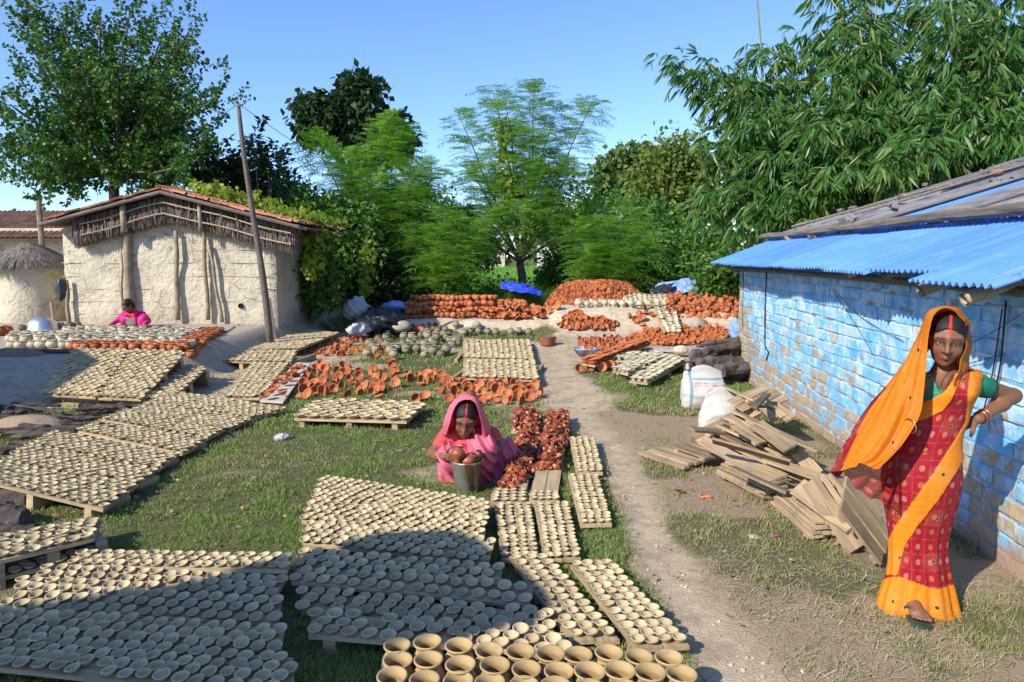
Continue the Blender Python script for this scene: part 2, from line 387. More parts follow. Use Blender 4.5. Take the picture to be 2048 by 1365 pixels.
def mortar():
    b = NB('painted_mortar'); p = b.pos(); c = b.mix(b.ramp(b.noise(9, 5, p), .42, .60), (.60, .64, .66), (.30, .27, .22))
    c = b.mix(b.ramp(b.noise(3, 4, p), .45, .6), c, (.24, .40, .55)); b.bump(b.noise(50, 4, p), .8, .02); return b.done(c, .95, .1)
mb = MB(); mb.add(*box((SL / 2, .109, WH / 2 - .1), (SL - .01, .21, WH + .16)))
wall = mb.obj('wall', mortar(), shed)
for xx in (SL - .11, .1):
    mb = MB(); mb.add(*box((xx, 2.6, .85), (.2, 4.7, 1.9))); mb.obj('end_wall', M['paint'], shed)
bm_ = [mesh_np('brick', *(lambda t: (t[0], [t[1]]))(rough_box((1, 1, 1), .10, .022, s)), [M['paint']]) for s in range(5)]
BR = []
r2 = np.random.default_rng(5)
nc = 15; ch = WH / nc
for c_ in range(nc + 1):
    x = -.12 * (c_ % 2) + r2.uniform(-.02, .02); zc = -.03 + c_ * ch
    while x < SL - .02:
        L = r2.uniform(.215, .275) if r2.random() > .12 else r2.uniform(.11, .16)
        x0 = max(x, 0); x1 = min(x + L, SL)
        if x1 - x0 > .06:
            BR.append(((x0 + x1) / 2, r2.normal(.045, .005), zc + ch / 2 + r2.normal(0, .003) + .012 * math.sin(x * 1.7 + c_), x1 - x0 - .006 - r2.random() * .007, .1, ch - .005 - r2.random() * .006, r2.normal(0, .012)))
        x += L
def bkey(q):
    wpt = SO + AX * q[0] + np.array([0, 0, q[2]]); u, v, d = proj(wpt) if wpt[1] > .5 else (9999, 0, 1)
    return (0 if u < 2090 and v < 1400 else 1, d)
BR.sort(key=bkey); rest = MB()
for i, q in enumerate(BR):
    c, s_ = math.cos(q[6]), math.sin(q[6]); Rm = np.array([[c, 0, -s_], [0, 1, 0], [s_, 0, c]]) @ np.diag(q[3:6])
    if i < 300: obj('brick', bm_[i % 5], wall, mw=m4(Rm, q[:3]))
    else: V, F = rough_box((1, 1, 1), .10, .022, i % 5); rest.add(V @ Rm.T + np.array(q[:3]), F)
rest.obj('bricks', M['paint'], wall, kind='stuff')
# roof sheets
def bluesheet():
    b = NB('blue_tin'); v = b.oc(); p = b.pos(); r = b.rnd()
    c = b.mix(b.ramp(r, .2, .9), (.10, .26, .68), (.08, .215, .62)); st = b.noise(1, 4, b.mapv(v, (30, 1.2, 1)))
    c = b.mix(b.math('MULTIPLY', b.ramp(st, .45, .7), .35), c, (.20, .35, .68)); c = b.mix(b.math('MULTIPLY', b.ramp(b.noise(5, 5, p), .52, .75), .4), c, (.27, .34, .46)); c = b.mix(b.math('MULTIPLY', b.ramp(b.noise(1.3, 4, p), .5, .7), .35), c, (.07, .19, .52))
    c = b.mix(b.ramp(b.noise(60, 2, p), .72, .76), c, (.2, .15, .12)); b.bump(b.noise(4, 3, p), .15, .02); return b.done(c, .42, .4)
M['tin'] = bluesheet()
M['asb'] = simple('grey_fibre_cement', (.20, .19, .18), (.115, .11, .105), 3, .95, .8, 40, .3, bd=.006)
def roofz(y): return np.where(np.asarray(y) < .55, 1.70 + .38 * (np.asarray(y) + .36), 2.046 + .31 * (np.asarray(y) - .55))
def corr(x0, x1, y0, y1, dz, pitch, amp, ny=8, rag=0, seed=0, th=.004, tw=0.0):
    r = np.random.default_rng(seed); nx = int((x1 - x0) / pitch * 10) + 1; X = np.linspace(x0, x1, nx)
    t = np.linspace(0, 1, ny); ph = r.uniform(0, .3)
    yy0 = y0 + rag * (fbm(X * 3, X * 0 + seed, seed, 3) - .5); yy1 = y1 + rag * (fbm(X * 3, X * 0 + seed + 5, seed, 3) - .5)
    Y = yy0[:, None] + t[None] * (yy1 - yy0)[:, None]
    sag = .03 * (fbm(X[:, None] * .9 + 0 * Y, Y * .7, 12, 2) - .5)
    Z = roofz(Y) + dz + amp * np.sin((X / pitch + ph) * 2 * math.pi)[:, None] + sag + tw * (X - x0)[:, None]
    G = np.stack([np.repeat(X[:, None], ny, 1), Y, Z], -1); n = nx * ny
    V = np.concatenate([G.reshape(-1, 3), G.reshape(-1, 3) - [0, 0, th]]); F = grid_faces(nx, ny)
    idx = np.arange(n).reshape(nx, ny); E = []
    for line in (idx[0], idx[-1], idx[:, 0], idx[:, -1]):
        E.append(np.stack([line[:-1], line[1:], line[1:] + n, line[:-1] + n], -1))
    return V, [np.concatenate([F[:, ::-1], F + n] + E)]
roof = MB(); roof.add(*box((SL / 2, 2.6, float(roofz(2.6)) - .22), (SL - .3, .09, .09))); roof.add(*box((SL / 2, .25, float(roofz(.25)) - .12), (SL + .1, .07, .07)))
roof = roof.obj('roof', M['oldwood'], shed)
xs = [-.4, .55, 1.35, 2.15, 3.05, 3.9, 4.7, 5.6, 6.5, 7.4, 8.25, 9.15]
for i in range(len(xs) - 1):
    mb = MB(); e = -.36 + r2.uniform(-.05, .05) - (.10 if i == 2 else 0)
    mb.add(*corr(xs[i], xs[i + 1] + .08, e, .64, .006 * (i % 2), .072, .013, 6, .05, i)); mb.obj('roof_sheet', M['tin'], roof, smooth=True)
for i in range(6):                                   # upper tier of blue sheets
    mb = MB(); mb.add(*corr(-.4 + i * 1.6, 1.22 + i * 1.6, .56, 5.6, .03 + .006 * (i % 2), .072, .013, 8, .05, 20 + i)); mb.obj('roof_sheet', M['tin'], roof, smooth=True)
for i, (x0, x1, y0, y1, dz) in enumerate(((8.45, 9.15, .55, 2.3, .05), (8.4, 9.2, 2.0, 4.0, .08), (7.6, 8.5, .56, 2.6, .05), (7.55, 8.45, 2.4, 3.6, .08),
                       (6.55, 7.45, .55, 1.3, .05), (6.5, 7.0, 1.1, 4.4, .06), (5.75, 6.6, .57, 2.5, .05), (5.7, 6.55, 2.3, 5.5, .08), (4.0, 4.85, .6, 1.9, .05), (3.95, 4.8, 1.7, 4.5, .07), (3.2, 3.8, .56, 3.0, .05), (2.4, 3.2, .56, 3.2, .05), (8.3, 9.25, 3.8, 5.7, .10))):
    mb = MB(); mb.add(*corr(x0, x1, y0, y1, dz, .16, .038, 12, .22, 40 + i, .01, r2.uniform(-.01, .02))); mb.obj('roof_sheet', M['asb'], roof, smooth=True, label='weathered grey fibre cement roof sheet')
# timber weighing the sheets down, rubble, rafters
for (pts, rad) in (([(9.5, .54, .09), (7.6, .53, .09), (6.0, .51, .10), (5.2, .53, .09)], .042), ([(5.4, .49, .095), (4, .51, .11), (2.6, .49, .10), (1, .51, .10)], .045),
                   ([(8.6, .75, .15), (7.9, 1.4, .16), (7.2, 2.3, .16)], .018), ([(7.0, 1.1, .15), (6.6, 2.6, .16), (6.3, 3.6, .17)], .015)):
    mb = MB(); q = catmull([(x, y, roofz(y) + z) for x, y, z in pts], 14); mb.add(*tube(q, rad, 7, True, .12, 3)); mb.obj('roof_batten', M['oldwood'], roof)
for i in range(16):
    x, y = r2.uniform(4.5, 9), r2.uniform(.7, 3.0); V, F = rough_box((.11, .07, .05), .15, .08, i); mb = MB()
    mb.add(V @ rotm((r2.normal(0, .2), r2.normal(0, .2), 1), r2.uniform(0, 6)).T + np.array([x, y, roofz(y) + .15]), F); mb.obj('roof_stone', M['brick_red'] if i == 3 else M['oldwood'] if i % 2 else M['asb'], roof)
for i, (x, yo, rad) in enumerate(((.9, -.30, .03), (1.75, -.42, .038), (2.35, -.36, .042), (3.2, -.22, .03), (3.85, -.24, .03), (4.7, -.12, .022), (5.6, -.10, .025), (6.5, -.12, .022), (7.4, -.05, .02))):
    mb = MB(); y = np.linspace(yo, .5, 6); z = roofz(y) - .05 - rad; z[:2] -= .02
    V, F = tube(np.stack([x + .10 * (y - .2), y, z], 1), rad, 9, False); mb.add(V, F)
    V, F = tube(np.stack([x + .10 * (y - .2), y, z], 1), rad * .7, 9, False); mb.add(V, F); mb.obj('rafter_pole', M['bamboo'], roof, smooth=True)
mb = MB(); y = -.06
mb.add(*tube([(8.9, y, 1.62), (6, y - .02, 1.63), (3, y, 1.62), (.2, y, 1.6)], .03, 7, True, .1)); mb.obj('wall_plate', M['oldwood'], roof)
# cables on the wall
for pts, rad in (([(7.05, -.012, 1.62), (7.03, -.02, 1.2), (6.98, -.02, .8), (6.92, -.02, .62), (6.78, -.02, .58), (6.86, -.02, .46)], .008), ([(8.3, -.01, 1.62), (8.26, -.012, 1.1), (8.2, -.012, .72)], .004),
                 ([(1.98, -.03, 1.55), (1.99, -.03, 1.1), (2.12, -.03, .78)], .005), ([(2.01, -.03, 1.5), (2.05, -.03, 1.1), (2.13, -.03, .78)], .004),
                 ([(4.7, -.02, 1.5), (4.0, -.02, 1.28), (3.2, -.02, 1.16)], .0025), ([(4.7, -.02, 1.48), (4.1, -.02, 1.2), (3.7, -.02, .98)], .0025),
                 ([(1.7, -.03, 1.55), (2.2, -.03, 1.3), (2.7, -.03, 1.12)], .0025), ([(1.95, -.03, 1.24), (2.3, -.03, 1.13), (2.75, -.02, 1.0)], .0025)):
    mb = MB(); mb.add(*tube(catmull(pts, 16), rad, 5)); mb.obj('cable', M['wire'], shed)

# ------------------------------------------------------------------ mud huts on the left
def mud():
    b = NB('mud_plaster'); p = b.pos(); n1 = b.noise(3, 5, p); n2 = b.noise(12, 6, p, .65); zz = b.n('ShaderNodeSeparateXYZ'); b.put(zz.inputs[0], p)
    c = b.mix(b.ramp(n1, .3, .7), (.60, .53, .39), (.51, .445, .32)); c = b.mix(b.ramp(n2, .55, .75), c, (.66, .60, .46))
    c = b.mix(b.math('MULTIPLY', b.ramp(b.math('ADD', n2, b.math('MULTIPLY', b.noise(1.2, 2, p), .4)), .78, .88), .75), c, (.24, .19, .125))
    k = b.n('ShaderNodeTexVoronoi', feature='DISTANCE_TO_EDGE'); k.inputs['Scale'].default_value = 3.2; b.put(k.inputs['Vector'], b.mapv(p, (1, 1, .8)))
    crack = b.math('MULTIPLY', b.math('SUBTRACT', 1.0, b.ramp(k.outputs[0], .004, .02)), b.ramp(n1, .5, .62)); c = b.mix(b.math('MULTIPLY', crack, .6), c, (.2, .15, .1))
    c = b.mix(b.math('MULTIPLY', b.ramp(b.math('SUBTRACT', .75, zz.outputs[2]), .0, .35), .35), c, (.33, .26, .17))
    b.bump(b.math('SUBTRACT', b.math('ADD', n1, n2), crack), .7, .05); return b.done(c, .95, .08)
M['mud'] = mud()
M['tile'] = simple('clay_roof_tile', (.40, .16, .085), (.27, .12, .075), 7, .9, .4, 40, .3)
M['tile_old'] = simple('old_roof_tile', (.20, .11, .075), (.12, .075, .055), 7, .9, .4, 40, .3)
M['thatch'] = simple('dry_thatch', (.19, .145, .11), (.115, .085, .065), 5, .95, .3, 50, .5)
M['thatch_top'] = simple('grey_thatch', (.24, .205, .165), (.15, .125, .10), 5, .95, .3, 50, .45)
HY = 14.2; HX0 = D(130, 600, HY)[0]; HX1 = D(553, 600, HY)[0]; HYB = 17.0; HZ = .30
hut = empty('mud_hut', (0, 0, 0), 'large mud walled hut with tiled roof and thatch fringed gable', 'hut')
AP = np.array([D(318, 372, HY - .45)[0], 0, D(318, 378, HY - .45)[2]])
EL = D(75, 444, HY - .45); ER = D(612, 452, HY - .45)
def gz(x): return np.where(x < AP[0], AP[2] + (x - AP[0]) * (AP[2] - EL[2]) / (AP[0] - EL[0]), AP[2] - (x - AP[0]) * (AP[2] - ER[2]) / (ER[0] - AP[0]))
nx = 90; nz = 60
X = np.linspace(HX0, HX1, nx); T = np.linspace(0, 1, nz); top = gz(X) - .16
G = np.stack([np.repeat(X[:, None], nz, 1), HY + 0 * X[:, None] + 0 * T[None], HZ - .3 + T[None] * (top - HZ + .3)[:, None]], -1)
bulge = .08 * (fbm(G[..., 0] * 2.2, G[..., 2] * 2.2, 5, 5) - .5) + .03 * np.sin(G[..., 2] * 2 * math.pi / .30) * 0
edge = np.minimum(X - HX0, HX1 - X)[:, None]; G[..., 1] += bulge + .12 * np.exp(-edge / .06) * .5
mb = MB(); mb.add(G.reshape(-1, 3), grid_faces(nx, nz)); mb.obj('wall', M['mud'], hut, smooth=True)
for sx, nm in ((HX1, 'side_wall'), (HX0, 'side_wall')):
    Y = np.linspace(HY + .05, HYB, 50); T = np.linspace(0, 1, 30); zt = gz(np.array([sx]))[0] - .16
    G = np.stack([np.full((50, 30), sx), np.repeat(Y[:, None], 30, 1), HZ - .3 + (zt - HZ + .3) * np.repeat(T[None], 50, 0)], -1)
    G[..., 0] += .06 * (fbm(G[..., 1] * 2, G[..., 2] * 2, 8, 4) - .5); mb = MB(); mb.add(G.reshape(-1, 3), grid_faces(50, 30)); mb.obj(nm, M['mud'], hut, smooth=True)
mb = MB(); mb.add(*box(((HX0 + HX1) / 2, HYB, 1.3), (HX1 - HX0, .1, 2.2))); mb.obj('back_wall', M['mud'], hut)
M['pole'] = simple('dry_pole', (.34, .275, .19), (.22, .175, .12), 7, .9, .5, 30, .15, bd=.01)
M['lath'] = simple('split_lath', (.50, .44, .34), (.36, .31, .23), 9, .9, .3, 40, .2)
for k in range(8):
    z = .62 + k * .265; xa, xb = HX0 - .02, HX1 + .06
    if z > 2.15: xa, xb = HX0 + 1.0 + .5 * (k - 6), HX1 - 1.0 - .5 * (k - 6)
    if z > gz(np.array([xa + .2]))[0] - .5: continue
    cuts = np.sort(r2.uniform(xa, xb, 4)); cuts = np.r_[xa, cuts, xb]
    for c0_, c1_ in zip(cuts[:-1], cuts[1:]):
        if c1_ - c0_ < .25 or r2.random() < .18: continue
        q = np.linspace(c0_, c1_ - .04, 14); mb = MB(); mb.add(*tube(np.stack([q, HY + .004 + .02 * (vnoise(q * 2.3, q * 0 + k, 5) - .75), z + .03 * (vnoise(q * 1.3, q * 0 + k, 7) - .5)], 1), .0075, 5)); mb.obj('lath', M['lath'], hut)
for (u0, v0, u1, v1, rad) in ((262, 652, 250, 412, .075), (355, 640, 352, 462, .045), (416, 640, 404, 408, .04), (444, 645, 418, 490, .035), (245, 640, 243, 500, .025), (137, 655, 134, 560, .04)):
    a = D(u0, v0, HY - .09); c = D(u1, v1, HY - .09); q = a + np.linspace(0, 1, 9)[:, None] * (c - a); q[:, 0] += .015 * np.sin(np.arange(9) * 1.3); q[:, 1] -= .0
    mb = MB(); mb.add(*tube(q, rad * np.linspace(1.1, .85, 9), 9, True, .05, 2)); mb.obj('wall_post', M['pole'], hut, smooth=True)
mb = MB(); V, F = lathe([(.055, -.02), (.055, .03), (.045, .03), (.045, .012), (0, .012)], 14); c = D(482, 612, HY - .02)
mb.add(np.stack([V[:, 0], -V[:, 2], V[:, 1]], 1) + c, F); mb.obj('vent_hole', M['wire'], hut)
# thatch skirt: two overlapping layers of hanging stalks under the verge
def thatch_skirt(seg_x, seg_z, n, L, yoff, seed, yspread=.05):
    r = np.random.default_rng(seed); t = r.random(n); x = seg_x(t); z = seg_z(t); l = L * r.uniform(.75, 1.15, n); lean = r.normal(0, .10, n)
    y = HY + yoff + r.normal(0, yspread, n); w_ = r.uniform(.006, .013, n)
    p0 = np.stack([x, y, z], 1); p1 = p0 + np.stack([lean * l * .5, -.03 * np.ones(n), -l * .5], 1); p2 = p0 + np.stack([lean * l, -.02 + r.normal(0, .02, n), -l], 1)
    a = np.stack([w_, r.normal(0, .004, n), 0 * w_], 1)
    V = np.stack([p0 - a, p0 + a, p1 - a, p1 + a, p2], 1).reshape(-1, 3); k = np.arange(n)[:, None] * 5
    return V, [np.concatenate([k + np.array([[0, 1, 3, 2]])]), np.concatenate([k + np.array([[2, 3, 4]])])]
mb = MB()
for (xa, xb) in ((EL[0] + .55, AP[0]), (AP[0], ER[0] - .3)):
    fx = lambda t, xa=xa, xb=xb: xa + t * (xb - xa)
    mb.add(*thatch_skirt(fx, lambda t: gz(fx(t)) - .10, 5200, .37, -.10, 3)); mb.add(*thatch_skirt(fx, lambda t: gz(fx(t)) - .34, 5200, .29, -.13, 4))
mb.obj('thatch_skirt', M['thatch'], hut, kind='stuff')
for off, yo in ((-.24, -.30), (-.46, -.31)):
    for xa, xb in ((EL[0] + .75, AP[0] + .03), (AP[0] - .03, ER[0] - .35)):
        q = np.linspace(xa, xb, 10); mb = MB(); mb.add(*tube(np.stack([q, HY + yo + .015 * np.sin(q * 3), gz(q) + off + .015 * np.sin(q * 4 + off)], 1), .016, 6)); mb.obj('bamboo_batten', M['bamboo'], hut)
for u, rad in ((252, .06), (404, .042)):
    a = D(u, 455, HY - .24); mb = MB(); zt = float(gz(np.array([a[0]]))[0]); mb.add(*tube([(a[0], HY - .30, a[2] - .1), (a[0] - .01, HY - .30, zt - .05)], rad, 8)); mb.obj('wall_post', M['pole'], hut, smooth=True)
# roof of half-round tiles laid on rafters
rf = MB()
for (a, c) in ((AP, EL), (AP, ER)):
    for y in (HY - .42, HY + 1.2, HYB):
        rf.add(*tube([(a[0], y, a[2] - .06), (c[0], y, c[2] - .06)], .04, 7))
    n_ = np.array([c[0] - a[0], 0, c[2] - a[2]])
    V = np.array([[a[0], HY - .4, a[2] - .035], [c[0], HY - .4, c[2] - .035], [c[0], HYB + .3, c[2] - .035], [a[0], HYB + .3, a[2] - .035]]); V = np.vstack([V, V - [0, 0, .03]]); rf.add(V, BOXF)
rf = rf.obj('roof', M['oldwood'], hut)
def tile_mesh(up, n=7):
    th = np.linspace(0, math.pi, n); L = .30; V = []
    for x, r_ in ((0, .060), (L, .072)):
        for t in th: V.append((x, r_ * math.cos(t), (r_ * .75 * math.sin(t)) * (1 if up else -1) + (.035 if not up else 0)))
    V = np.array(V); Vi = V * np.array([1, .86, .80]); F = grid_faces(2, n); k = 2 * n
    E = [[i, i + 1, i + 1 + k, i + k] for i in range(n - 1)] + [[n + i, n + i + 1, n + i + 1 + k, n + i + k] for i in range(n - 1)]
    return np.vstack([V, Vi]), np.concatenate([F, F[:, ::-1] + k, np.array(E)])
tV, tF = tile_mesh(True); tme = mesh_np('roof_tile', tV, [tF], [M['tile']], True)
tl = []
for side, c in ((-1, EL), (1, ER)):
    d = np.array([c[0] - AP[0], 0, c[2] - AP[2]]); Ls = np.linalg.norm(d); d /= Ls; nrm = np.array([-d[2] * 1.0, 0, d[0]]) * (1 if side > 0 else -1)
    if nrm[2] < 0: nrm = -nrm
    yv = np.cross(nrm, d); Rm = np.stack([d, yv, nrm], 1)
    for j in range(int((HYB + .7 - HY) / .135)):
        for i in range(int(Ls / .24)):
            p0 = np.array([AP[0], HY - .40 + j * .135 + r2.normal(0, .008), AP[2]]) + d * (i * .24 + r2.normal(0, .012) - .02) + nrm * (.004 + .012 * ((i % 2)))
            tl.append((j if side > 0 else j * 4 + 2, Rm @ rotm((r2.normal(0, .03), r2.normal(0, .03), 1), r2.normal(0, .05)).T, p0))
for j in range(16): tl.append((0, np.stack([[0, 1, 0], [-1, 0, 0], [0, 0, 1]], 1) * 1.25, np.array([AP[0], HY - .45 + j * .27, AP[2] + .02])))
tl.sort(key=lambda q: q[0]); rest = MB()
for i, (k, Rm, p0) in enumerate(tl):
    if i < 200: obj('roof_tile', tme, rf, mw=m4(Rm, p0))
    else: rest.add(tV @ Rm.T + p0, tF)
rest.obj('roof_tiles', M['tile'], rf, smooth=True, kind='stuff')

# round granary with thatched cap, left of the hut
gc = D(70, 640, 15.0); gran = empty('thatched_granary', (gc[0], 15.0, .3), 'round mud granary under a grey thatched cap left of the hut', 'granary')
prof = [(.66, -.1), (.68, .2), (.64, .7), (.62, 1.1), (.6, 1.35), (.5, 1.4)]
mb = MB(); V, F = lathe(catmull(prof, 16), 40); V[:, :2] *= (1 + .05 * (fbm(V[:, 0] * 3 + 9, V[:, 2] * 3, 2, 3) - .5))[:, None]; mb.add(V, F); mb.obj('wall', M['mud'], gran, smooth=True)
mb = MB(); r3 = np.random.default_rng(3); n = 9000; th = r3.uniform(0, 2 * math.pi, n); s = np.sqrt(r3.random(n)); rr = .02 + .74 * s
z = 1.78 - .58 * rr ** 1.5 - .05 * r3.random(n) + .02; dx = np.cos(th); dy = np.sin(th); L = r3.uniform(.15, .3, n)
p0 = np.stack([dx * rr, dy * rr, z + .03], 1); p1 = p0 + np.stack([dx * L, dy * L, -L * .80 + r3.normal(0, .02, n)], 1); a = np.stack([-dy, dx, 0 * dx], 1) * r3.uniform(.006, .012, n)[:, None]
V = np.stack([p0 - a, p0 + a, p1], 1).reshape(-1, 3); mb.add(V, np.arange(3 * n).reshape(-1, 3))
V, F = lathe([(0, 1.76), (.3, 1.66), (.55, 1.50), (.78, 1.33), (.74, 1.27), (.3, 1.4)], 30); mb.add(V, F); mb.obj('thatch_cap', M['thatch_top'], gran, kind=None)
mb = MB(); mb.add(*tube([(.72, -.45, 0), (.70, -.45, .55)], .035, 7)); mb.add(*tube([(-.62, -.5, -.05), (-.66, -.5, .6)], .05, 7)); mb.obj('prop', M['pole'], gran)
c = D(124, 585, 13.2); mb = MB(); G = sheet([[(-.10, 0, .22), (-.02, -.05, .26), (.10, 0, .24)], [(-.12, -.03, .05), (0, -.09, .08), (.11, -.02, .04)], [(-.06, -.02, -.14), (.0, -.06, -.18), (.05, 0, -.12)]], 20, 16)
G[..., 1] += .05 * (fbm(G[..., 0] * 14, G[..., 2] * 8, 4, 3) - .5); mb.add(G.reshape(-1, 3), grid_faces(20, 16)); o = mb.obj('hanging_cloth', M['black'], smooth=True, loc=c, label='crumpled black cloth hanging at the hut corner', cat='cloth'); o.modifiers.new('s', 'SOLIDIFY').thickness = .006
# tiled house further back on the far left
fh = empty('tiled_house', (0, 0, 0), 'house with dark old tiled roof at the left edge behind the granary', 'house')
rfz = lambda t: 2.55 + .75 * t
mb = MB(); mb.add(*box((-14.2, 19.2, 1.3), (6.0, .2, 2.6))); mb.add(*box((-11.3, 20.5, 1.3), (.2, 2.6, 2.6))); mb.obj('wall', M['mud'], fh)
mb = MB(); x0, x1 = -17.3, -10.9; y0, y1 = 18.6, 21.0; ni = 34; nj = 12
mb.add(np.array([[x0, y0, 2.28], [x1, y0, 2.28], [x1, y1, 3.16], [x0, y1, 3.16], [x0, y1 + 2.4, 2.28], [x1, y1 + 2.4, 2.28]]), np.array([[0, 1, 2, 3], [3, 2, 5, 4]]))
d = np.array([0, -(y1 - y0), -.88]); d /= np.linalg.norm(d); nrm = np.array([0, -d[2], d[1]]) * -1
if nrm[2] < 0: nrm = -nrm
Rm = np.stack([d, np.cross(nrm, d), nrm], 1)
for j in range(int((x1 - x0) / .145)):
    for i in range(9):
        p0 = np.array([x0 + .07 + j * .145, y1, 3.17]) + d * (i * .275 + r2.normal(0, .01)) + nrm * .012 * (i % 2); mb.add((tV * [1.05, 1, 1]) @ Rm.T + p0, tF)
mb.obj('roof', M['tile_old'], fh, smooth=False, kind='stuff')
mb = MB(); a = D(80, 440, 15.5); mb.add(*tube([(a[0], 15.5, 1.2), (a[0], 15.5, D(80, 402, 15.5)[2])], .06, 8)); mb.obj('gate_post', M['pole'], label='short wooden post standing up behind the hut eave', cat='post')
# unseen canopy and house, added to cast shade into the yard
mb = MB(); HT = 3.0; k = HT / .80
sh = np.array([P(u, v, .12)[:2] for u, v in ((0, 1213), (167, 1196), (260, 1174), (352, 1162), (427, 1148), (560, 1128), (640, 1100), (683, 1085), (755, 1073), (840, 1067), (892, 1064), (926, 1074), (960, 1090), (1000, 1125), (1060, 1170), (1076, 1205), (1040, 1245), (977, 1262), (926, 1280), (860, 1292), (780, 1300), (740, 1365), (600, 1500), (0, 1700), (-500, 1700), (-500, 1280))])
n = len(sh); pl = sh - np.array([.85, .80]) * (HT - .12) / .80; cc = pl.mean(0)  # canopy outline is the wanted shade shifted back towards the sun
V = np.vstack([np.c_[pl, np.full(n, HT)], np.c_[pl, np.full(n, HT + .03)], [[cc[0], cc[1], HT + .25]], [[cc[0], cc[1], HT]]]); i = np.arange(n); j = (i + 1) % n
mb.add(V, [np.stack([i, j, j + n, i + n], -1), np.stack([i + n, j + n, np.full(n, 2 * n)], -1), np.stack([j, i, np.full(n, 2 * n + 1)], -1)])
canopy = empty('shade_canopy', (0, 0, 0), 'added canopy outside the picture, outlined to cast the foreground shade', 'shade canopy'); mb.obj('roof', M['thatch_top'], canopy)
for q in (1, 9, 18, 23):
    a = cc + (pl[q] - cc) * .8; mb = MB(); mb.add(*tube([(a[0], a[1], -.05), (a[0], a[1], HT + .05)], .05, 7)); mb.obj('post', M['pole'], canopy)
nb = empty('shade_house', (-10.6, 6.2, 0), 'added house outside the picture at left, placed to shade the bank', 'house')  # unseen house, added so its shade covers the left bank
mb = MB(); mb.add(*box((0, 0, 1.2), (3.4, 3.0, 2.6))); mb.obj('wall', M['mud'], nb)
mb = MB(); mb.add(np.array([[-2, -1.9, 2.45], [2, -1.9, 2.45], [2, 1.9, 2.45], [-2, 1.9, 2.45], [-1.6, 0, 3.5], [1.6, 0, 3.5]]), [np.array([[0, 1, 5, 4], [2, 3, 4, 5], [0, 3, 2, 1]]), np.array([[1, 2, 5], [3, 0, 4]])]); mb.obj('roof', M['tile'], nb)
# ------------------------------------------------------------------ pottery kinds
class Kind:
    def __init__(s, name, cat, profs, mat, limit=300, n=20, nlow=12, plural=None, stuff_label=None):
        s.name, s.cat, s.limit, s.mat = name, cat, limit, mat; s.items = []; s.plural = plural or name + 's'; s.stuff_label = stuff_label
        s.hi = []; s.low = []
        for p in profs:
            V, F = lathe(p, n); s.hi.append(mesh_np(name, V, F, [mat], True)); V, F = lathe(p, nlow); s.low.append((V, F[0]))
    def add(s, pos, Rm, sc_, label, group, var=None):
        s.items.append((random.randrange(len(s.hi)) if var is None else var, np.asarray(Rm), np.asarray(pos, float), sc_, label, group))
    def finish(s):
        def key(it):
            if it[2][1] < .5: return -1
            u, v, d = proj(it[2]); m = 40
            return it[3] / d if -m < u < 2048 + m and 0 < v < 1365 + 4 * m else -1
        its = [(key(i), k, i) for k, i in enumerate(s.items)]; its = [t for t in its if t[0] > 0]; its.sort(key=lambda t: (-t[0], t[1]))
        rest = MB(); nr = 0
        for n, (k, _, (var, Rm, pos, sc_, label, group)) in enumerate(its):
            if n < s.limit: obj(s.name, s.hi[var], mw=m4(Rm, pos, sc_), label=label, cat=s.cat, group=group)
            else:
                V, F = s.low[var]; rest.add((V * sc_) @ Rm.T + pos, F); nr += 1
        if nr: rest.obj(s.plural, s.mat, smooth=True, label=s.stuff_label, cat=s.cat, kind='stuff')
def wob(p, f): return [(r * f[0], z * f[1]) for r, z in p]
BOWL = [(0, .02), (.42, 0), (.50, .02), (.54, .10), (.80, .34), (.96, .54), (1.0, .60), (1.0, .66), (.96, .70), (.89, .70), (.82, .64), (.64, .34), (.36, .17), (0, .12)]
CUP = [(0, .02), (.42, 0), (.48, .02), (.50, .5), (.60, .8), (.95, 1.02), (1.0, 1.08), (.95, 1.13), (.86, 1.08), (.5, .85), (.42, .3), (0, .25)]
VASE = [(0, .0), (.62, 0), (.70, .03), (.92, .45), (1.10, .95), (1.16, 1.35), (1.08, 1.75), (.90, 2.05), (.79, 2.22), (.775, 2.38), (.84, 2.52), (.94, 2.62), (.99, 2.69), (.99, 2.76), (.94, 2.80), (.86, 2.76), (.74, 2.58), (.66, 2.4), (.66, 2.2), (.9, 1.8), (1.0, 1.3), (.8, .4), (0, .2)]
HANDI = [(0, 0), (.5, .02), (.85, .28), (1.0, .68), (.95, 1.02), (.78, 1.26), (.66, 1.32), (.68, 1.40), (.80, 1.47), (.82, 1.52), (.70, 1.50), (.56, 1.36), (.6, 1.2), (.8, .9), (.7, .3), (0, .2)]
KALASH = [(0, 0), (.48, 0), (.52, .05), (.46, .30), (.60, .50), (.92, .85), (1.0, 1.22), (.90, 1.58), (.66, 1.82), (.56, 1.90), (.60, 2.02), (.74, 2.12), (.75, 2.18), (.64, 2.17), (.46, 2.0), (.5, 1.85), (.8, 1.5), (.85, 1.1), (.5, .5), (0, .4)]
bowls = Kind('unfired_bowl', 'bowl', [BOWL, wob(BOWL, (1.03, .92)), wob(BOWL, (.96, 1.1)), wob(BOWL, (1.0, 1.02))], M['clay'], 300, 22, 13, 'unfired_bowls', 'many more pale unfired bowls on the boards further back')
terra = Kind('terracotta_bowl', 'bowl', [BOWL, wob(BOWL, (1.05, 1.1)), wob(BOWL, (.95, .95)), wob(BOWL, (1.0, 1.25))], M['terra'], 300, 18, 10, 'terracotta_bowls', 'red terracotta bowls heaped and strewn over the yard and mounds')
diya = Kind('oil_lamp_bowl', 'oil lamp', [wob(BOWL, (1, .95)), wob(BOWL, (1.0, .8))], M['terra_wet'], 300, 14, 10, 'oil_lamp_bowls', 'glossy brown red lamp bowls heaped on the narrow planks')
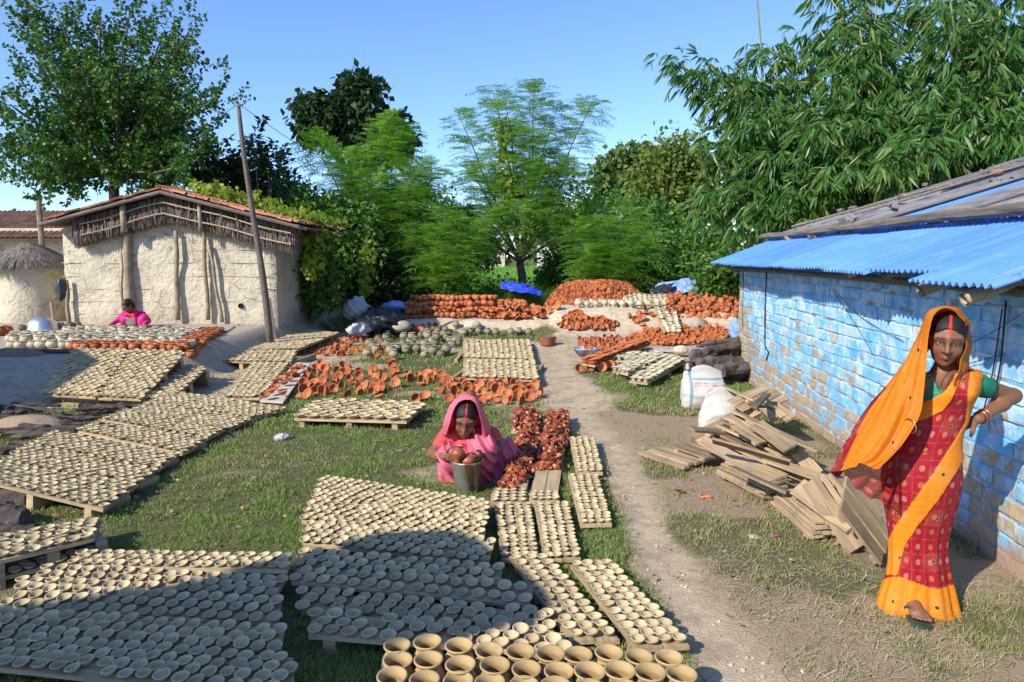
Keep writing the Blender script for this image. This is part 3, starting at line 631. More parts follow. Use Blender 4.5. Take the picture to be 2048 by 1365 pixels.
vases = Kind('clay_vase', 'vase', [VASE, wob(VASE, (1.02, .98)), wob(VASE, (.98, 1.02))], M['vase'], 300, 36, 20)
cups = Kind('flared_cup', 'cup', [CUP, wob(CUP, (1, 1.1))], M['clay_pot'], 300, 16, 10)
handi = Kind('round_clay_pot', 'pot', [HANDI, wob(HANDI, (1.03, .95))], M['clay_pot'], 300, 20, 12, stuff_label='pale round pots packed on the terrace')
handired = Kind('red_clay_pot', 'pot', [HANDI, wob(HANDI, (1, 1.05))], M['terra'], 300, 18, 10, 'red_clay_pots', 'red fired pots stacked in the kiln heap')
kal = Kind('drying_pot', 'pot', [KALASH, wob(KALASH, (1.05, .92)), HANDI], M['damp'], 300, 16, 10)
kalp = Kind('footed_pale_pot', 'pot', [KALASH, wob(KALASH, (1.04, .95))], M['clay_pot'], 300, 18, 10)

# ------------------------------------------------------------------ boards of planks with ware on them
def quad_frame(q):
    """q: FL FR BR BL (4,3) -> centre, matrix with x along FL->FR"""
    q = np.asarray(q, float); c = q.mean(0); ex = (q[1] + q[2] - q[0] - q[3]); ex /= np.linalg.norm(ex)
    ey = (q[3] + q[2] - q[0] - q[1]); n = np.cross(ex, ey); n /= np.linalg.norm(n); ey = np.cross(n, ex); return c, np.stack([ex, ey, n], 1)
def bil(q, u, v): return (q[0] * (1 - u) + q[1] * u) * (1 - v) + (q[3] * (1 - u) + q[2] * u) * v
def board(q, npl, along, label, group=None, feet=True, th=.022, name='drying_board', mat=None, foot_h=None):
    c, Rm = quad_frame(q)
    if along == 'v': Rm = np.stack([Rm[:, 1], -Rm[:, 0], Rm[:, 2]], 1)
    e = empty(name, None, label, 'board', group, mw=m4(Rm, c)); L = (np.asarray(q) - c) @ Rm
    r = np.random.default_rng(int(abs(c[0] * 971 + c[1] * 333)) + 1)
    for k in range(npl):
        a, b_ = k / npl + .008, (k + 1) / npl - .008; x = r.normal(0, .006, 2)
        if along == 'u': T = [bil(L, 0, a), bil(L, 1, a), bil(L, 1, b_), bil(L, 0, b_)]
        else: T = [bil(L, b_, 0), bil(L, b_, 1), bil(L, a, 1), bil(L, a, 0)]
        T = np.array(T); T[[0, 3], 0] -= abs(x[0]); T[[1, 2], 0] += abs(x[1]); T[:, 2] += r.normal(0, .0025)
        if np.cross(T[1] - T[0], T[3] - T[0])[2] < 0: T = T[[3, 2, 1, 0]]
        V = np.vstack([T - [0, 0, th], T]); V[:4, :2] = V[:4, :2] * 1.0
        mb = MB(); mb.add(V, BOXF); mb.obj('plank', mat or M['plank'], e)
    if feet:
        x0, x1 = L[:, 0].min(), L[:, 0].max(); y0, y1 = L[:, 1].min(), L[:, 1].max()
        for fx in (.12, .52, .90):
            xx = x0 + (x1 - x0) * fx; 
            def edge_y(lo): 
                s = (np.sort(L[np.argsort(L[:, 1])[:2] if lo else np.argsort(L[:, 1])[2:]][:, 0])); return 0
            ya = np.interp(fx, [0, 1], [max(L[np.argsort(L[:, 0])[:2], 1].min(), y0), max(L[np.argsort(L[:, 0])[2:], 1].min(), y0)])
            yb = np.interp(fx, [0, 1], [L[np.argsort(L[:, 0])[:2], 1].max(), L[np.argsort(L[:, 0])[2:], 1].max()])
            wp = c + Rm @ np.array([xx, (ya + yb) / 2, 0]); fh = foot_h or max(wp[2] - height1(wp[0], wp[1]) - th + .02, .02)
            mb = MB(); V, F = rough_box((.06, (yb - ya) * .94, fh), .1, .03, 3); mb.add(V + [xx, (ya + yb) / 2, -th - fh / 2 - .001], F); mb.obj('foot', M['plank'], e)
    return c, Rm
ORD = 'first second third fourth fifth sixth seventh eighth ninth tenth eleventh twelfth thirteenth fourteenth fifteenth sixteenth seventeenth eighteenth nineteenth twentieth'.split()
def lay(q, kind, Rr, label, group, rows_=None, hexa=True, su=2.3, sv=1.52, jit=.13, marg=.5, drop=.006, tilt=.06, skip=None, zr=0.0):
    q = np.asarray(q, float); c, Rm = quad_frame(q); lu = (np.linalg.norm(q[1] - q[0]) + np.linalg.norm(q[2] - q[3])) / 2; lv = (np.linalg.norm(q[3] - q[0]) + np.linalg.norm(q[2] - q[1])) / 2
    nu = max(1, int(round((lu - .2 * Rr) / (su * Rr)))); nv = max(1, int(round((lv - .3 * Rr) / (sv * Rr))))
    r = np.random.default_rng(int(abs(c[0] * 517 + c[1] * 771)) + 3)
    for j in range(nv):
        for i in range(nu + (1 if hexa and j % 2 == 0 else 0)):
            u = (i + (.5 if (not hexa or j % 2) else 0) ) / nu if hexa else (i + .5) / nu
            if hexa: u = (u * (nu) + .35 - .35 * 2 * u) / nu if False else u * (1 - .7 * Rr / lu * 1.0) + .35 * Rr / lu
            v = (j + .5) / nv
            if r.random() < drop or (skip and skip(u, v)): continue
            p = bil(q, u, v) + Rm @ np.array([r.normal(0, jit * Rr), r.normal(0, jit * Rr), .001 + zr])
            n = Rm[:, 2] + r.normal(0, tilt, 3)
            lb = label if not rows_ else 'bowl in %s row, %s from left, on the %s' % (ORD[min(j, 19)], ORD[min(i, 19)], rows_)
            kind.add(p, rotm(n, r.uniform(0, 6.28)), Rr * r.uniform(.91, 1.07), lb, group)
def Q(pts, z): 
    z = z if hasattr(z, '__len__') else [z] * 4
    return np.array([P(u, v, k) for (u, v), k in zip(pts, z)])
U = 'unfired bowl, one of many on the '
B = [  # name, corner pixels FL FR BR BL, z, planks, along, radius, hexagonal, board label
 ('front-left board', [(-130, 1322), (590, 1398), (583, 1316), (-60, 1268)], (.08, .08, .095, .095), 3, 'u', .035, 1, 'wide shaded drying board at the bottom left corner, nearest of five'),
 ('second board from the bottom left', [(-50, 1268), (556, 1308), (568, 1258), (-20, 1218)], (.09, .09, .125, .125), 3, 'u', .035, 1, 'shaded drying board second from the bottom left corner'),
 ('half shaded third board at left', [(0, 1220), (552, 1252), (562, 1200), (50, 1170)], (.08, .08, .11, .11), 3, 'u', .035, 1, 'half shaded drying board third from the bottom left corner'),
 ('sunlit fourth board at left', [(28, 1172), (548, 1198), (572, 1158), (110, 1132)], (.07, .07, .09, .09), 3, 'u', .035, 1, 'mostly sunlit drying board fourth from the bottom left corner'),
 ('raised board at the lawn edge', [(140, 1134), (574, 1142), (584, 1112), (165, 1106)], (.08, .14, .14, .08), 2, 'u', .034, 1, 'sunlit drying board raised at its right end beside the lawn'),
 ('tilted board at the left edge', [(-40, 1132), (186, 1078), (200, 1040), (-40, 1082)], (.17, .15, .13, .15), 2, 'u', .036, 0, 'raised board slanting in from the left edge above dark logs'),
 ('low board under the tilted one', [(-40, 1165), (150, 1120), (188, 1100), (-40, 1135)], .06, 2, 'u', .034, 1, 'low board at the left edge beneath the slanting board'),
 ('near third of the left slope', [(-60, 956), (205, 1020), (258, 982), (5, 924)], (.20, .08, .08, .20), 3, 'u', .040, 1, 'nearest sunlit board of the left slope, propped over dark logs'),
 ('second left slope board', [(8, 922), (260, 980), (312, 942), (58, 892)], (.19, .08, .08, .18), 3, 'u', .040, 1, 'second board up the sunlit left slope'),
 ('third left slope board', [(62, 890), (314, 940), (356, 910), (112, 866)], (.18, .07, .07, .17), 3, 'u', .040, 1, 'third board up the sunlit left slope'),
 ('stepped left slope board', [(157, 862), (366, 908), (412, 880), (205, 842)], (.17, .07, .07, .16), 3, 'u', .040, 1, 'fourth board up the left slope, its pale front edge showing'),
 ('fifth left slope board', [(210, 840), (414, 878), (452, 858), (252, 822)], (.20, .07, .07, .18), 3, 'u', .040, 1, 'fifth board up the left slope'),
 ('sixth left slope board', [(255, 826), (458, 860), (498, 840), (300, 806)], (.18, .06, .06, .16), 3, 'u', .040, 1, 'sixth board up the left slope'),
 ('topmost left slope board', [(302, 806), (500, 838), (572, 820), (352, 786)], (.16, .05, .05, .14), 3, 'u', .042, 1, 'topmost board of the left slope beside the green lawn'),
 ('shaded leaning board', [(85, 790), (192, 796), (258, 702), (148, 700)], (.10, .10, .46, .46), 3, 'v', .052, 1, 'shaded board leaning on the terrace bank, leftmost of three'),
 ('middle leaning board', [(196, 796), (282, 800), (372, 706), (262, 702)], (.10, .10, .46, .46), 3, 'v', .052, 1, 'sunlit board leaning on the terrace bank, middle of three'),
 ('right leaning board', [(288, 800), (345, 800), (412, 738), (372, 732)], (.08, .08, .25, .25), 2, 'v', .050, 1, 'short board on the bank, rightmost of the three leaning boards'),
 ('board right of the boulders', [(432, 723), (582, 728), (594, 704), (452, 702)], .12, 2, 'u', .052, 0, 'pale edged board of drying bowls beside the two boulders'),
 ('boards below the pole', [(470, 702), (596, 700), (676, 668), (556, 655)], .14, 4, 'u', .050, 1, 'board of drying bowls around the foot of the leaning pole'),
 ('sloping board beside the white plank', [(450, 796), (520, 798), (580, 728), (505, 726)], (.05, .05, .10, .10), 2, 'v', .047, 0, 'narrow board running up the bank beside the white plank'),
 ('grass board behind the squatting woman', [(590, 838), (812, 844), (852, 810), (640, 803)], .10, 3, 'u', .066, 1, 'long low board of wide bowls on the grass in mid yard'),
 ('near board of the mid yard pair', [(925, 757), (1078, 762), (1070, 724), (928, 721)], .08, 3, 'u', .052, 0, 'near one of two square boards in the middle of the yard'),
 ('far board of the mid yard pair', [(928, 718), (1069, 722), (1060, 682), (925, 683)], .08, 3, 'u', .052, 0, 'far one of two square boards in the middle of the yard'),
 ('far sunlit board before the bucket', [(626, 1000), (972, 1044), (974, 1004), (645, 954)], (.10, .10, .12, .12), 3, 'u', .031, 1, 'sunlit board in front of the bucket, farthest of its stack'),
 ('second board before the bucket', [(604, 1043), (962, 1086), (970, 1042), (625, 1000)], (.10, .10, .13, .13), 3, 'u', .031, 1, 'sunlit board second from the bucket'),
 ('half shaded board in the centre', [(606, 1086), (975, 1128), (986, 1082), (620, 1046)], (.10, .10, .13, .13), 3, 'u', .032, 1, 'half shaded board third from the bucket'),
 ('shaded centre board', [(592, 1136), (1000, 1176), (1002, 1134), (610, 1102)], (.09, .09, .12, .12), 3, 'u', .035, 1, 'shaded board in the centre, fourth from the bucket'),
 ('long shaded board', [(584, 1166), (1058, 1214), (1064, 1170), (598, 1136)], (.08, .08, .11, .11), 2, 'u', .036, 1, 'long shaded board with a worn front edge, fifth from the bucket'),
 ('lower shaded board', [(606, 1222), (1108, 1264), (1096, 1226), (600, 1180)], (.05, .05, .07, .07), 2, 'u', .037, 1, 'low shaded board in the foreground grass, sixth from the bucket'),
 ('board behind the vases', [(623, 1272), (1130, 1312), (1126, 1266), (630, 1224)], (.09, .09, .10, .10), 2, 'u', .039, 1, 'foreground board just behind the tall vases, sunlit at its right end'),
 ('upper path-side board', [(1152, 946), (1206, 945), (1190, 878), (1138, 876)], .05, 2, 'v', .0275, 0, 'narrow board by the footpath, farther of two in line'),
 ('lower path-side board', [(1160, 1050), (1224, 1048), (1196, 952), (1136, 952)], .05, 2, 'v', .0275, 0, 'narrow board by the footpath, nearer of two in line'),
 ('left narrow board', [(1002, 1118), (1078, 1116), (1062, 1008), (988, 1010)], .05, 2, 'v', .0285, 0, 'left of two narrow boards side by side below the red lamps'),
 ('right narrow board', [(1088, 1119), (1162, 1117), (1137, 1006), (1068, 1010)], .05, 2, 'v', .0285, 0, 'right of two narrow boards side by side below the red lamps'),
 ('small board by the bucket', [(982, 1006), (1052, 1006), (1052, 980), (986, 982)], .05, 2, 'u', .028, 0, 'small short board just right of the bucket'),
 ('foot of the red lamp plank', [(1058, 1004), (1118, 1003), (1116, 985), (1060, 985)], .045, 1, 'u', .028, 0, 'small board at the foot of the red lamp plank'),
 ('long diagonal board', [(1140, 1284), (1240, 1277), (1097, 1114), (1017, 1116)], .05, 2, 'v', .0325, 0, 'long diagonal board in the front, left of two'),
 ('front board along the path', [(1272, 1297), (1380, 1291), (1220, 1124), (1140, 1130)], .06, 2, 'v', .0325, 0, 'long diagonal board in the front beside the path, right of two'),
]
DENSE = [t[0] for t in B[:5]] + ['shaded centre board', 'long shaded board', 'lower shaded board', 'board behind the vases']
for nm, px, z, npl, al, Rr, hx, lab in B:
    q = Q(px, z); board(q, npl, al, lab, None)
    kw = (dict(hexa=True, su=2.36, sv=1.64) if nm in DENSE else dict(hexa=True, su=2.45, sv=1.66)) if hx else dict(hexa=False, su=2.0, sv=2.08)
    if nm == 'tilted board at the left edge': kw['tilt'] = .12
    lay(q, bowls, Rr * (.97 if hx and nm in DENSE else .95 if hx else 1.02), U + nm, 'bowls on the ' + nm, nm, **kw)
lay(Q([(567, 662), (660, 672), (668, 668), (572, 656)], .14), bowls, .05, U + 'thin far strip by the hut', 'bowls on the thin far strip', hexa=False)
board(Q([(567, 662), (660, 672), (668, 667), (572, 656)], .13), 1, 'u', 'thin strip of wood with bowls near the hut corner')

# white plank and red-lamp planks
q = Q([(520, 801), (567, 804), (622, 726), (590, 725)], (.05, .05, .10, .10)); board(q, 1, 'v', 'pale weathered plank with red bowls on the grass', mat=M['lath'])
for (u, v) in ((542, 790), (566, 792), (552, 780), (548, 768), (570, 772), (560, 762), (578, 764), (574, 754), (588, 750), (586, 742), (600, 738), (530, 797)):
    p = P(u, v, .07); terra.add(p + [0, 0, .02], rotm((random.gauss(0, .18), random.gauss(0, .18), 1), random.random() * 6), .062, 'red bowl lying on the pale weathered plank', 'red bowls on the pale plank')
for px, lab in (([(1060, 990), (1116, 987), (1140, 830), (1096, 826)], 'long plank half bare, heaped with red lamps, right of two'), ([(997, 978), (1054, 976), (1080, 868), (1038, 868)], 'plank heaped with red lamps beside the squatting woman'),
                ([(1022, 863), (1076, 864), (1080, 828), (1028, 826)], 'short plank heaped with red lamps beyond the squatting woman')):
    board(Q(px, .05), 2, 'v', lab)
def heap_on(px, n, z0, hmax, Rr, kind, label, group, seed, vlim=(0, 1)):
    q = Q(px, z0); r = np.random.default_rng(seed); c, Rm = quad_frame(q)
    for k in range(n):
        u = r.uniform(.04, .96); v = vlim[0] + (vlim[1] - vlim[0]) * r.random(); prof = (1 - (2 * u - 1) ** 2) * min(1, 6 * (v - vlim[0]) + .3, 6 * (vlim[1] - v) + .3)
        h = hmax * prof * r.random() ** .6 * (.7 + .6 * vnoise(u * 3, v * 6, seed)); p = bil(q, u, v) + [0, 0, h + .01]
        kind.add(p, rotm(r.normal(0, .55, 3) + [0, 0, .75 if r.random() > .3 else -.6], r.uniform(0, 6)), Rr * r.uniform(.85, 1.1), label, group)
heap_on([(1060, 990), (1116, 987), (1140, 830), (1096, 826)], 330, .05, .085, .034, diya, 'brown red lamp bowl heaped on the half bare plank', 'lamp bowls on the half bare plank', 1, (.2, 1))
heap_on([(997, 978), (1054, 976), (1080, 868), (1038, 868)], 260, .05, .075, .034, diya, 'brown red lamp bowl heaped on the plank beside the squatting woman', 'lamp bowls beside the squatting woman', 2)
heap_on([(1022, 863), (1076, 864), (1080, 828), (1028, 826)], 110, .05, .075, .036, diya, 'brown red lamp bowl heaped on the short far plank', 'lamp bowls on the short far plank', 3)

# vases in the foreground
q = np.array([P(745, 1425, .03), P(1400, 1460, .03), P(1400, 1345, .03), P(765, 1322, .03)]); board(q, 3, 'u', 'board under the tall vases at the bottom of the picture')
VZ = .03; RV = .060; RH = VZ + RV * 2.78
rows = [[(793, 1289), (857, 1287), (918, 1290), (977, 1299), (1041, 1304), (1101, 1305), (1158, 1307), (1218, 1307), (1277, 1311), (1338, 1316)],
        [(793, 1318), (857, 1321), (923, 1328), (989, 1332), (1054, 1338), (1119, 1339), (1179, 1342), (1240, 1340), (1302, 1344), (1362, 1347)],
        [(784, 1350), (849, 1356), (917, 1357), (981, 1364), (1048, 1370), (1112, 1374), (1180, 1378), (1246, 1376)]]
for j, row in enumerate(rows):
    for k, (u, v) in enumerate(row):
        a = P(u, v, RH); lab = ('ochre clay vase in the %s row, ' % ('back', 'middle', 'front')[j]) + ('leftmost of its row' if k == 0 else 'rightmost of its row' if k == len(row) - 1 else '%s from the left' % ('', 'second', 'third', 'fourth', 'fifth', 'sixth', 'seventh', 'eighth', 'ninth')[k])
        vases.add((a[0], a[1], VZ + .002), rotm((random.gauss(0, .012), random.gauss(0, .012), 1), random.random() * 6), RV * random.uniform(.97, 1.03), lab, 'vases in the foreground')

# scattered terracotta bowls
def scatter(poly, n, Rr, kind, label, group, seed, z=.0, mind=.85, flat=.3, up=0.0, tilt=.7):
    poly = np.array(poly, float); r = np.random.default_rng(seed); pts = []; tries = 0
    lo, hi = poly.min(0), poly.max(0)
    while len(pts) < n and tries < n * 60:
        tries += 1; q = lo + r.random(2) * (hi - lo); ins = False; j = len(poly) - 1
        for i in range(len(poly)):
            if (poly[i, 1] > q[1]) != (poly[j, 1] > q[1]) and q[0] < (poly[j, 0] - poly[i, 0]) * (q[1] - poly[i, 1]) / (poly[j, 1] - poly[i, 1]) + poly[i, 0]: ins = not ins
            j = i
        if not ins: continue
        p = PT(q[0], q[1]) if z == 0 else P(q[0], q[1], z); R1 = Rr * r.uniform(.8, 1.12)
        if any((p[0] - a[0]) ** 2 + (p[1] - a[1]) ** 2 < (mind * (R1 + a[3])) ** 2 for a in pts): continue
        pts.append((p[0], p[1], p[2], R1))
    for x, y, z_, R1 in pts:
        g = max(height1(x, y), z_ - .02) if z == 0 else z_
        if r.random() < flat: n_ = np.array([r.normal(0, .2), r.normal(0, .2), 1 if r.random() > .35 else -1.0]); off = .0 if n_[2] > 0 else .65 * R1
        else: n_ = np.array([r.normal(-.1, tilt), -abs(r.normal(.75, .3)), abs(r.normal(.45, .3))]); n_ /= np.linalg.norm(n_); off = R1 * (.75 * math.sqrt(max(0, 1 - n_[2] ** 2)))
        kind.add((x, y, g + off + up), rotm(n_, r.uniform(0, 6)), R1, label, group)
scatter([(596, 745), (640, 732), (700, 738), (790, 735), (800, 775), (760, 800), (700, 798), (600, 798), (585, 770)], 78, .072, terra, 'red fired bowl strewn on the grass behind the long board', 'red bowls strewn left in mid yard', 1)
scatter([(785, 745), (890, 755), (900, 775), (800, 772)], 22, .07, terra, 'red bowl in the thin middle of the strewn band', 'red bowls in the middle of the band', 2, flat=.5)
scatter([(880, 765), (930, 755), (1000, 762), (1075, 760), (1086, 795), (1040, 812), (960, 815), (900, 810), (878, 785)], 74, .070, terra, 'red fired bowl strewn behind the squatting woman by the path', 'red bowls strewn by the path', 3)
scatter([(830, 798), (850, 796), (852, 806), (832, 808)], 2, .07, terra, 'pair of red bowls at the far end of the long board', 'two red bowls at the board end', 4)
scatter([(596, 712), (700, 676), (790, 672), (775, 700), (795, 725), (770, 728), (740, 712), (640, 716)], 150, .06, terra, 'red bowl in the flat spread left of the drying pots', 'red bowls left of the drying pots', 5, mind=.6, flat=.75)
scatter([(790, 664), (880, 656), (890, 664), (800, 672)], 50, .06, terra, 'red bowl in the strip before the ash platform', 'red bowls before the ash platform', 6, mind=.5, flat=.6, up=.03)
scatter([(1118, 655), (1150, 630), (1185, 640), (1232, 650), (1225, 664), (1140, 664)], 80, .085, terra, 'red bowl in the small heap below the mound', 'red bowls below the mound', 7, mind=.5, up=.02)
scatter([(1256, 640), (1285, 622), (1306, 632), (1290, 655), (1268, 650)], 14, .085, terra, 'red bowl dotted on the face of the mound', 'red bowls on the mound face', 8, up=.02)
scatter([(1098, 622), (1120, 617), (1122, 628), (1100, 630)], 4, .11, terra, 'large red bowl propped alone at the mound corner', 'bowls at the mound corner', 9)
scatter([(1262, 676), (1300, 664), (1440, 660), (1462, 672), (1440, 690), (1340, 694), (1290, 690)], 330, .07, terra, 'red bowl in the wide spread beside the dark logs', 'red bowls beside the dark logs', 10, mind=.42, flat=.55, up=.03)
scatter([(1155, 690), (1290, 683), (1300, 690), (1240, 706), (1165, 712)], 150, .06, terra, 'red bowl in the spread on the low right boards', 'red bowls on the low right boards', 11, mind=.45, flat=.5, up=.08)
for (u, v) in ((1156, 746), (1178, 744), (1196, 742), (1205, 744), (1222, 738), (1190, 738)):
    p = P(u, v, 0); terra.add(p + [0, 0, .06], rotm((random.gauss(-.2, .4), -.8, .4), random.random() * 6), .075, 'red bowl propped on its rim in the grass right of the path', 'red bowls right of the path')
# long red trays and tall cups right of the path
q = Q([(1165, 728), (1190, 733), (1300, 690), (1275, 686)], .12); board(q, 1, 'v', 'low board of red dishes right of the path'); lay(q, terra, .07, 'red dish stacked on the low board right of the path', 'red dishes right of the path', hexa=False, sv=1.2); lay(q, terra, .07, 'red dish stacked on the low board right of the path', 'red dishes right of the path', hexa=False, sv=1.4, zr=.05)
for k, (px, lab) in enumerate((([(1196, 718), (1280, 728), (1310, 712), (1225, 706)], 'left board of flared cups beside the low red dishes'), ([(1225, 742), (1256, 750), (1340, 716), (1300, 708)], 'middle board of flared cups right of the path'), ([(1258, 764), (1296, 768), (1374, 724), (1340, 716)], 'nearest board of flared cups, its pale end towards the path'))):
    q = Q(px, .10); board(q, 2, 'v' if k else 'u', lab); lay(q, cups, .055, '', ('cups on the left board', 'cups on the middle board', 'cups on the near board')[k], ('left board of flared cups', 'middle board of flared cups', 'nearest board of flared cups')[k], hexa=False, su=2.2, sv=2.3)

# terrace: pale round pots and the border of red pots
TZ = .42
def pot_row(a, b_, n, kind, Rr, label, group, z=None, jit=.02):
    for k in range(n):
        lb = label if n == 1 else label + ', ' + (ORD[k] if k < 20 else 'far along') + ' from its start'
        p = np.asarray(a) + (np.asarray(b_) - np.asarray(a)) * (k / max(1, n - 1)); zz = height1(p[0], p[1]) if z is None else z
        kind.add((p[0] + random.gauss(0, jit), p[1] + random.gauss(0, jit), zz - .005), rotm((random.gauss(0, .05), random.gauss(0, .05), 1), random.random() * 6), Rr * random.uniform(.93, 1.07), lb, group)
fr = P(0, 696, TZ)[1]
for k in range(7): pot_row([P(20 + k * 19.5, 697, TZ)[0], fr], [0, 0], 1, handi, .082, 'large pale pot in the front row at the left of the terrace', 'large pale pots at the terrace front')
a0 = P(140, 697, TZ); a1 = P(378, 699, TZ); a2 = P(442, 664, TZ)
pot_row(a0[:2], a1[:2], 14, handired, .068, 'red pot in the front border row on the terrace', 'red border pots on the terrace front')
for o_ in (0, .13, .26): pot_row(a1[:2] + [.02 - o_, .12], a2[:2] - [o_, 0], 18, handired, .066, 'red pot in the side border of the terrace', 'red border pots on the terrace side')
for k in range(3): pot_row(a0[:2] + [.05, .14 * (k + 1)], a1[:2] + [-.15, .14 * (k + 1)], 13, handi if k else handired, .070, 'pale pot in the terrace field behind the red border' if k else 'red pot in the second border row on the terrace', 'pale pots behind the red border' if k else 'second row of red border pots')
for j in range(11):
    y = fr + .62 + j * .165; xr = a1[0] + (a2[0] - a1[0]) * (y - a1[1]) / (a2[1] - a1[1]) - .40; xl = D(30, 690, y)[0] if j < 6 else D(140, 690, y)[0]
    pot_row([xl, y], [xr, y], int((xr - xl) / .175), handi, .078, 'pale terrace pot, %s line behind the border' % ORD[j], 'pale pots on the terrace', jit=.03)
for (u, v) in ((45, 662), (64, 660), (83, 661), (103, 659), (122, 657), (140, 656), (155, 655)):
    kal.add(P(u, v, TZ), rotm((0, 0, 1), 0), .075, 'dark damp pot beside the upturned metal basin', 'damp pots by the metal basin', 2)
pot_row(P(2, 672, TZ)[:2], P(14, 668, TZ)[:2], 2, handired, .10, 'red pot at the left edge of the terrace', 'red pots at the left edge')

# kiln platforms
for j in range(6):                                       # central heap of fired pots
    y = 16.75 + j * .20; lay_n = 24 + j; xl, xr = D(812 + 3 * j, 600, y)[0], D(1062 - 2 * j, 600, y)[0]
    for h in range((2, 3, 4, 4, 4, 3)[j]):
        for k in range(lay_n):
            x = xl + (xr - xl) * (k + .5 * (h % 2)) / lay_n; base = height1(x, y)
            if (h == 3 and k > lay_n * .72) or random.random() < (.06, .10, .2, .3)[h] * (1.6 if k < 2 or k > lay_n - 3 else .6): continue
            inv = random.random() < (.9 if h == 3 else .55); n_ = np.array([random.gauss(0, .25), random.gauss(-.35 if j == 0 else 0, .25), -1.0 if inv else 1.0])
            handired.add((x, y + random.gauss(0, .03), base + h * .135 + (.14 if inv else 0)), rotm(n_, random.random() * 6), .080 * random.uniform(.85, 1.12), 'red fired pot stacked in the long heap on the ash platform', 'red pots in the central heap')
for k in range(150):                                     # its lower right tail
    x = random.uniform(D(1000, 600, 17.2)[0], D(1088, 600, 17.2)[0]); y = random.uniform(16.4, 17.8); t = (x - .1) / .8
    terra.add((x, y, height1(x, y) + max(0, random.random() * .25 * (1 - t)) + .04), rotm((random.gauss(0, .5), random.gauss(-.3, .5), random.choice((1, -1))), random.random() * 6), .09, 'red bowl at the right end of the long kiln heap', 'red bowls at the kiln heap end')
hc = np.array([(D(1100, 570, 18.4)[0] + D(1292, 570, 18.4)[0]) / 2, 18.6]); hr = np.array([(D(1292, 570, 18.4)[0] - D(1100, 570, 18.4)[0]) / 2 + .1, 1.3])
for k in range(2600):                                    # the big heap of small bowls
    th = random.random() * 6.283; s_ = math.sqrt(random.random()); x, y = hc[0] + hr[0] * s_ * math.cos(th), hc[1] + hr[1] * s_ * math.sin(th)
    z = .50 + .62 * (1 - s_ ** 3.6) * (.9 + .25 * vnoise(x * 2, y * 2, 5)) - random.random() * .05
    terra.add((x, y, z), rotm((random.gauss(0, .7), random.gauss(-.2, .7), random.gauss(.2, .7)), random.random() * 6), .062 * random.uniform(.8, 1.15), 'small red bowl in the tall round heap on the mound', 'red bowls in the tall heap')
mb = MB(); V, F = lathe(catmull([(1, .3), (.97, .5), (.8, .85), (.5, 1.05), (.2, 1.13), (0, 1.15)], 14), 32); V = V * [hr[0], hr[1], 1] + [hc[0], hc[1], 0]; mb.add(V - [0, 0, .04], F); mb.obj('heap_core', M['terra'], smooth=True, label='packed broken pottery core of the tall red heap', cat='heap')
y = 16.75
for k in range(11): kalp.add((D(1157 + k * 17.5, 610, y + .04 * k)[0], y + .04 * k, height1(D(1157 + k * 17.5, 610, y)[0], y)), rotm((0, 0, 1), 0), .105 if k == 0 else .088, 'pale footed pot in the front line on the mound' if k else 'largest pale pot at the left end of the mound line', 'pale pots lined on the mound')
for j in range(4):
    for k in range(9):
        yy = 17.3 + j * .22; x = D(1252 + k * 10 - j, 600, yy)[0]; kalp.add((x, yy, height1(x, yy) + .03 + .02 * j), rotm((random.gauss(0, .04), 0, 1), 0), .085, 'pale pot in the block on top of the mound', 'pale pots on top of the mound')
for k in range(6):
    x = D(1165 + k * 18, 600, 17.15)[0]; kalp.add((x, 17.15, height1(x, 17.15)), rotm((0, 0, 1), 0), .085, 'pale footed pot in the second line on the mound', 'second line of pale pots')
for k in range(420):
    u = random.uniform(1335, 1488); yy = random.uniform(16.3, 18.0); x = D(u, 600, yy)[0]
    handired.add((x, yy, height1(x, yy) + .02 + random.random() * .25 * (1 - abs(yy - 17.2) / .9)), rotm((random.gauss(0, .5), random.gauss(-.2, .5), random.choice((-1, -1, 1))), random.random() * 6), .075, 'red pot in the heap between the mound and the shed', 'red pots next to the shed corner')
q = np.array([[*D(1330, 663, 15.2)[:1], 15.2, .06], [*D(1362, 661, 15.2)[:1], 15.2, .06], [*D(1350, 600, 17.0)[:1], 17.0, .66], [*D(1298, 602, 17.0)[:1], 17.0, .66]]); board(q, 1, 'v', 'plank of cups leaning up the face of the mound', feet=False); lay(q, cups, .075, 'pale cup on the plank leaning up the mound', 'cups on the leaning plank', hexa=False, su=2.0, sv=2.0)

# drying dark pots in the middle
scatter([(728, 700), (760, 680), (880, 664), (930, 655), (932, 690), (890, 715), (800, 716), (770, 712)], 62, .088, kal, 'drying grey green pot in the middle group', 'drying pots in mid yard', 31, mind=.72, flat=1.0)
for it in kal.items:
    pass
kal.items = [(v, rotm((random.gauss(0, .04), random.gauss(0, .04), 1), 0), np.array([p[0], p[1], height1(p[0], p[1]) if p[1] < 10.2 or p[0] > -4.4 else p[2]]), s, l, g) for (v, Rm, p, s, l, g) in kal.items]
for (u, v, s) in ((735, 716, .085), (788, 720, .085), (812, 708, .08), (848, 707, .08), (868, 706, .08), (882, 714, .08)): kal.add(P(u, v, .0), rotm((0, 0, 1), 0), s, 'drying pot standing in the nearest line of the middle group', 'nearest drying pots')
for u in (940, 957, 976, 992, 1022, 1038, 1058): kal.add(P(u, 671 + (u % 3), 0), rotm((0, 0, 1), 0), .085, 'drying pot in the loose line before the ash platform', 'drying pots before the ash platform', 0)
for k in (bowls, terra, diya, vases, cups, handi, handired, kal, kalp): k.finish()
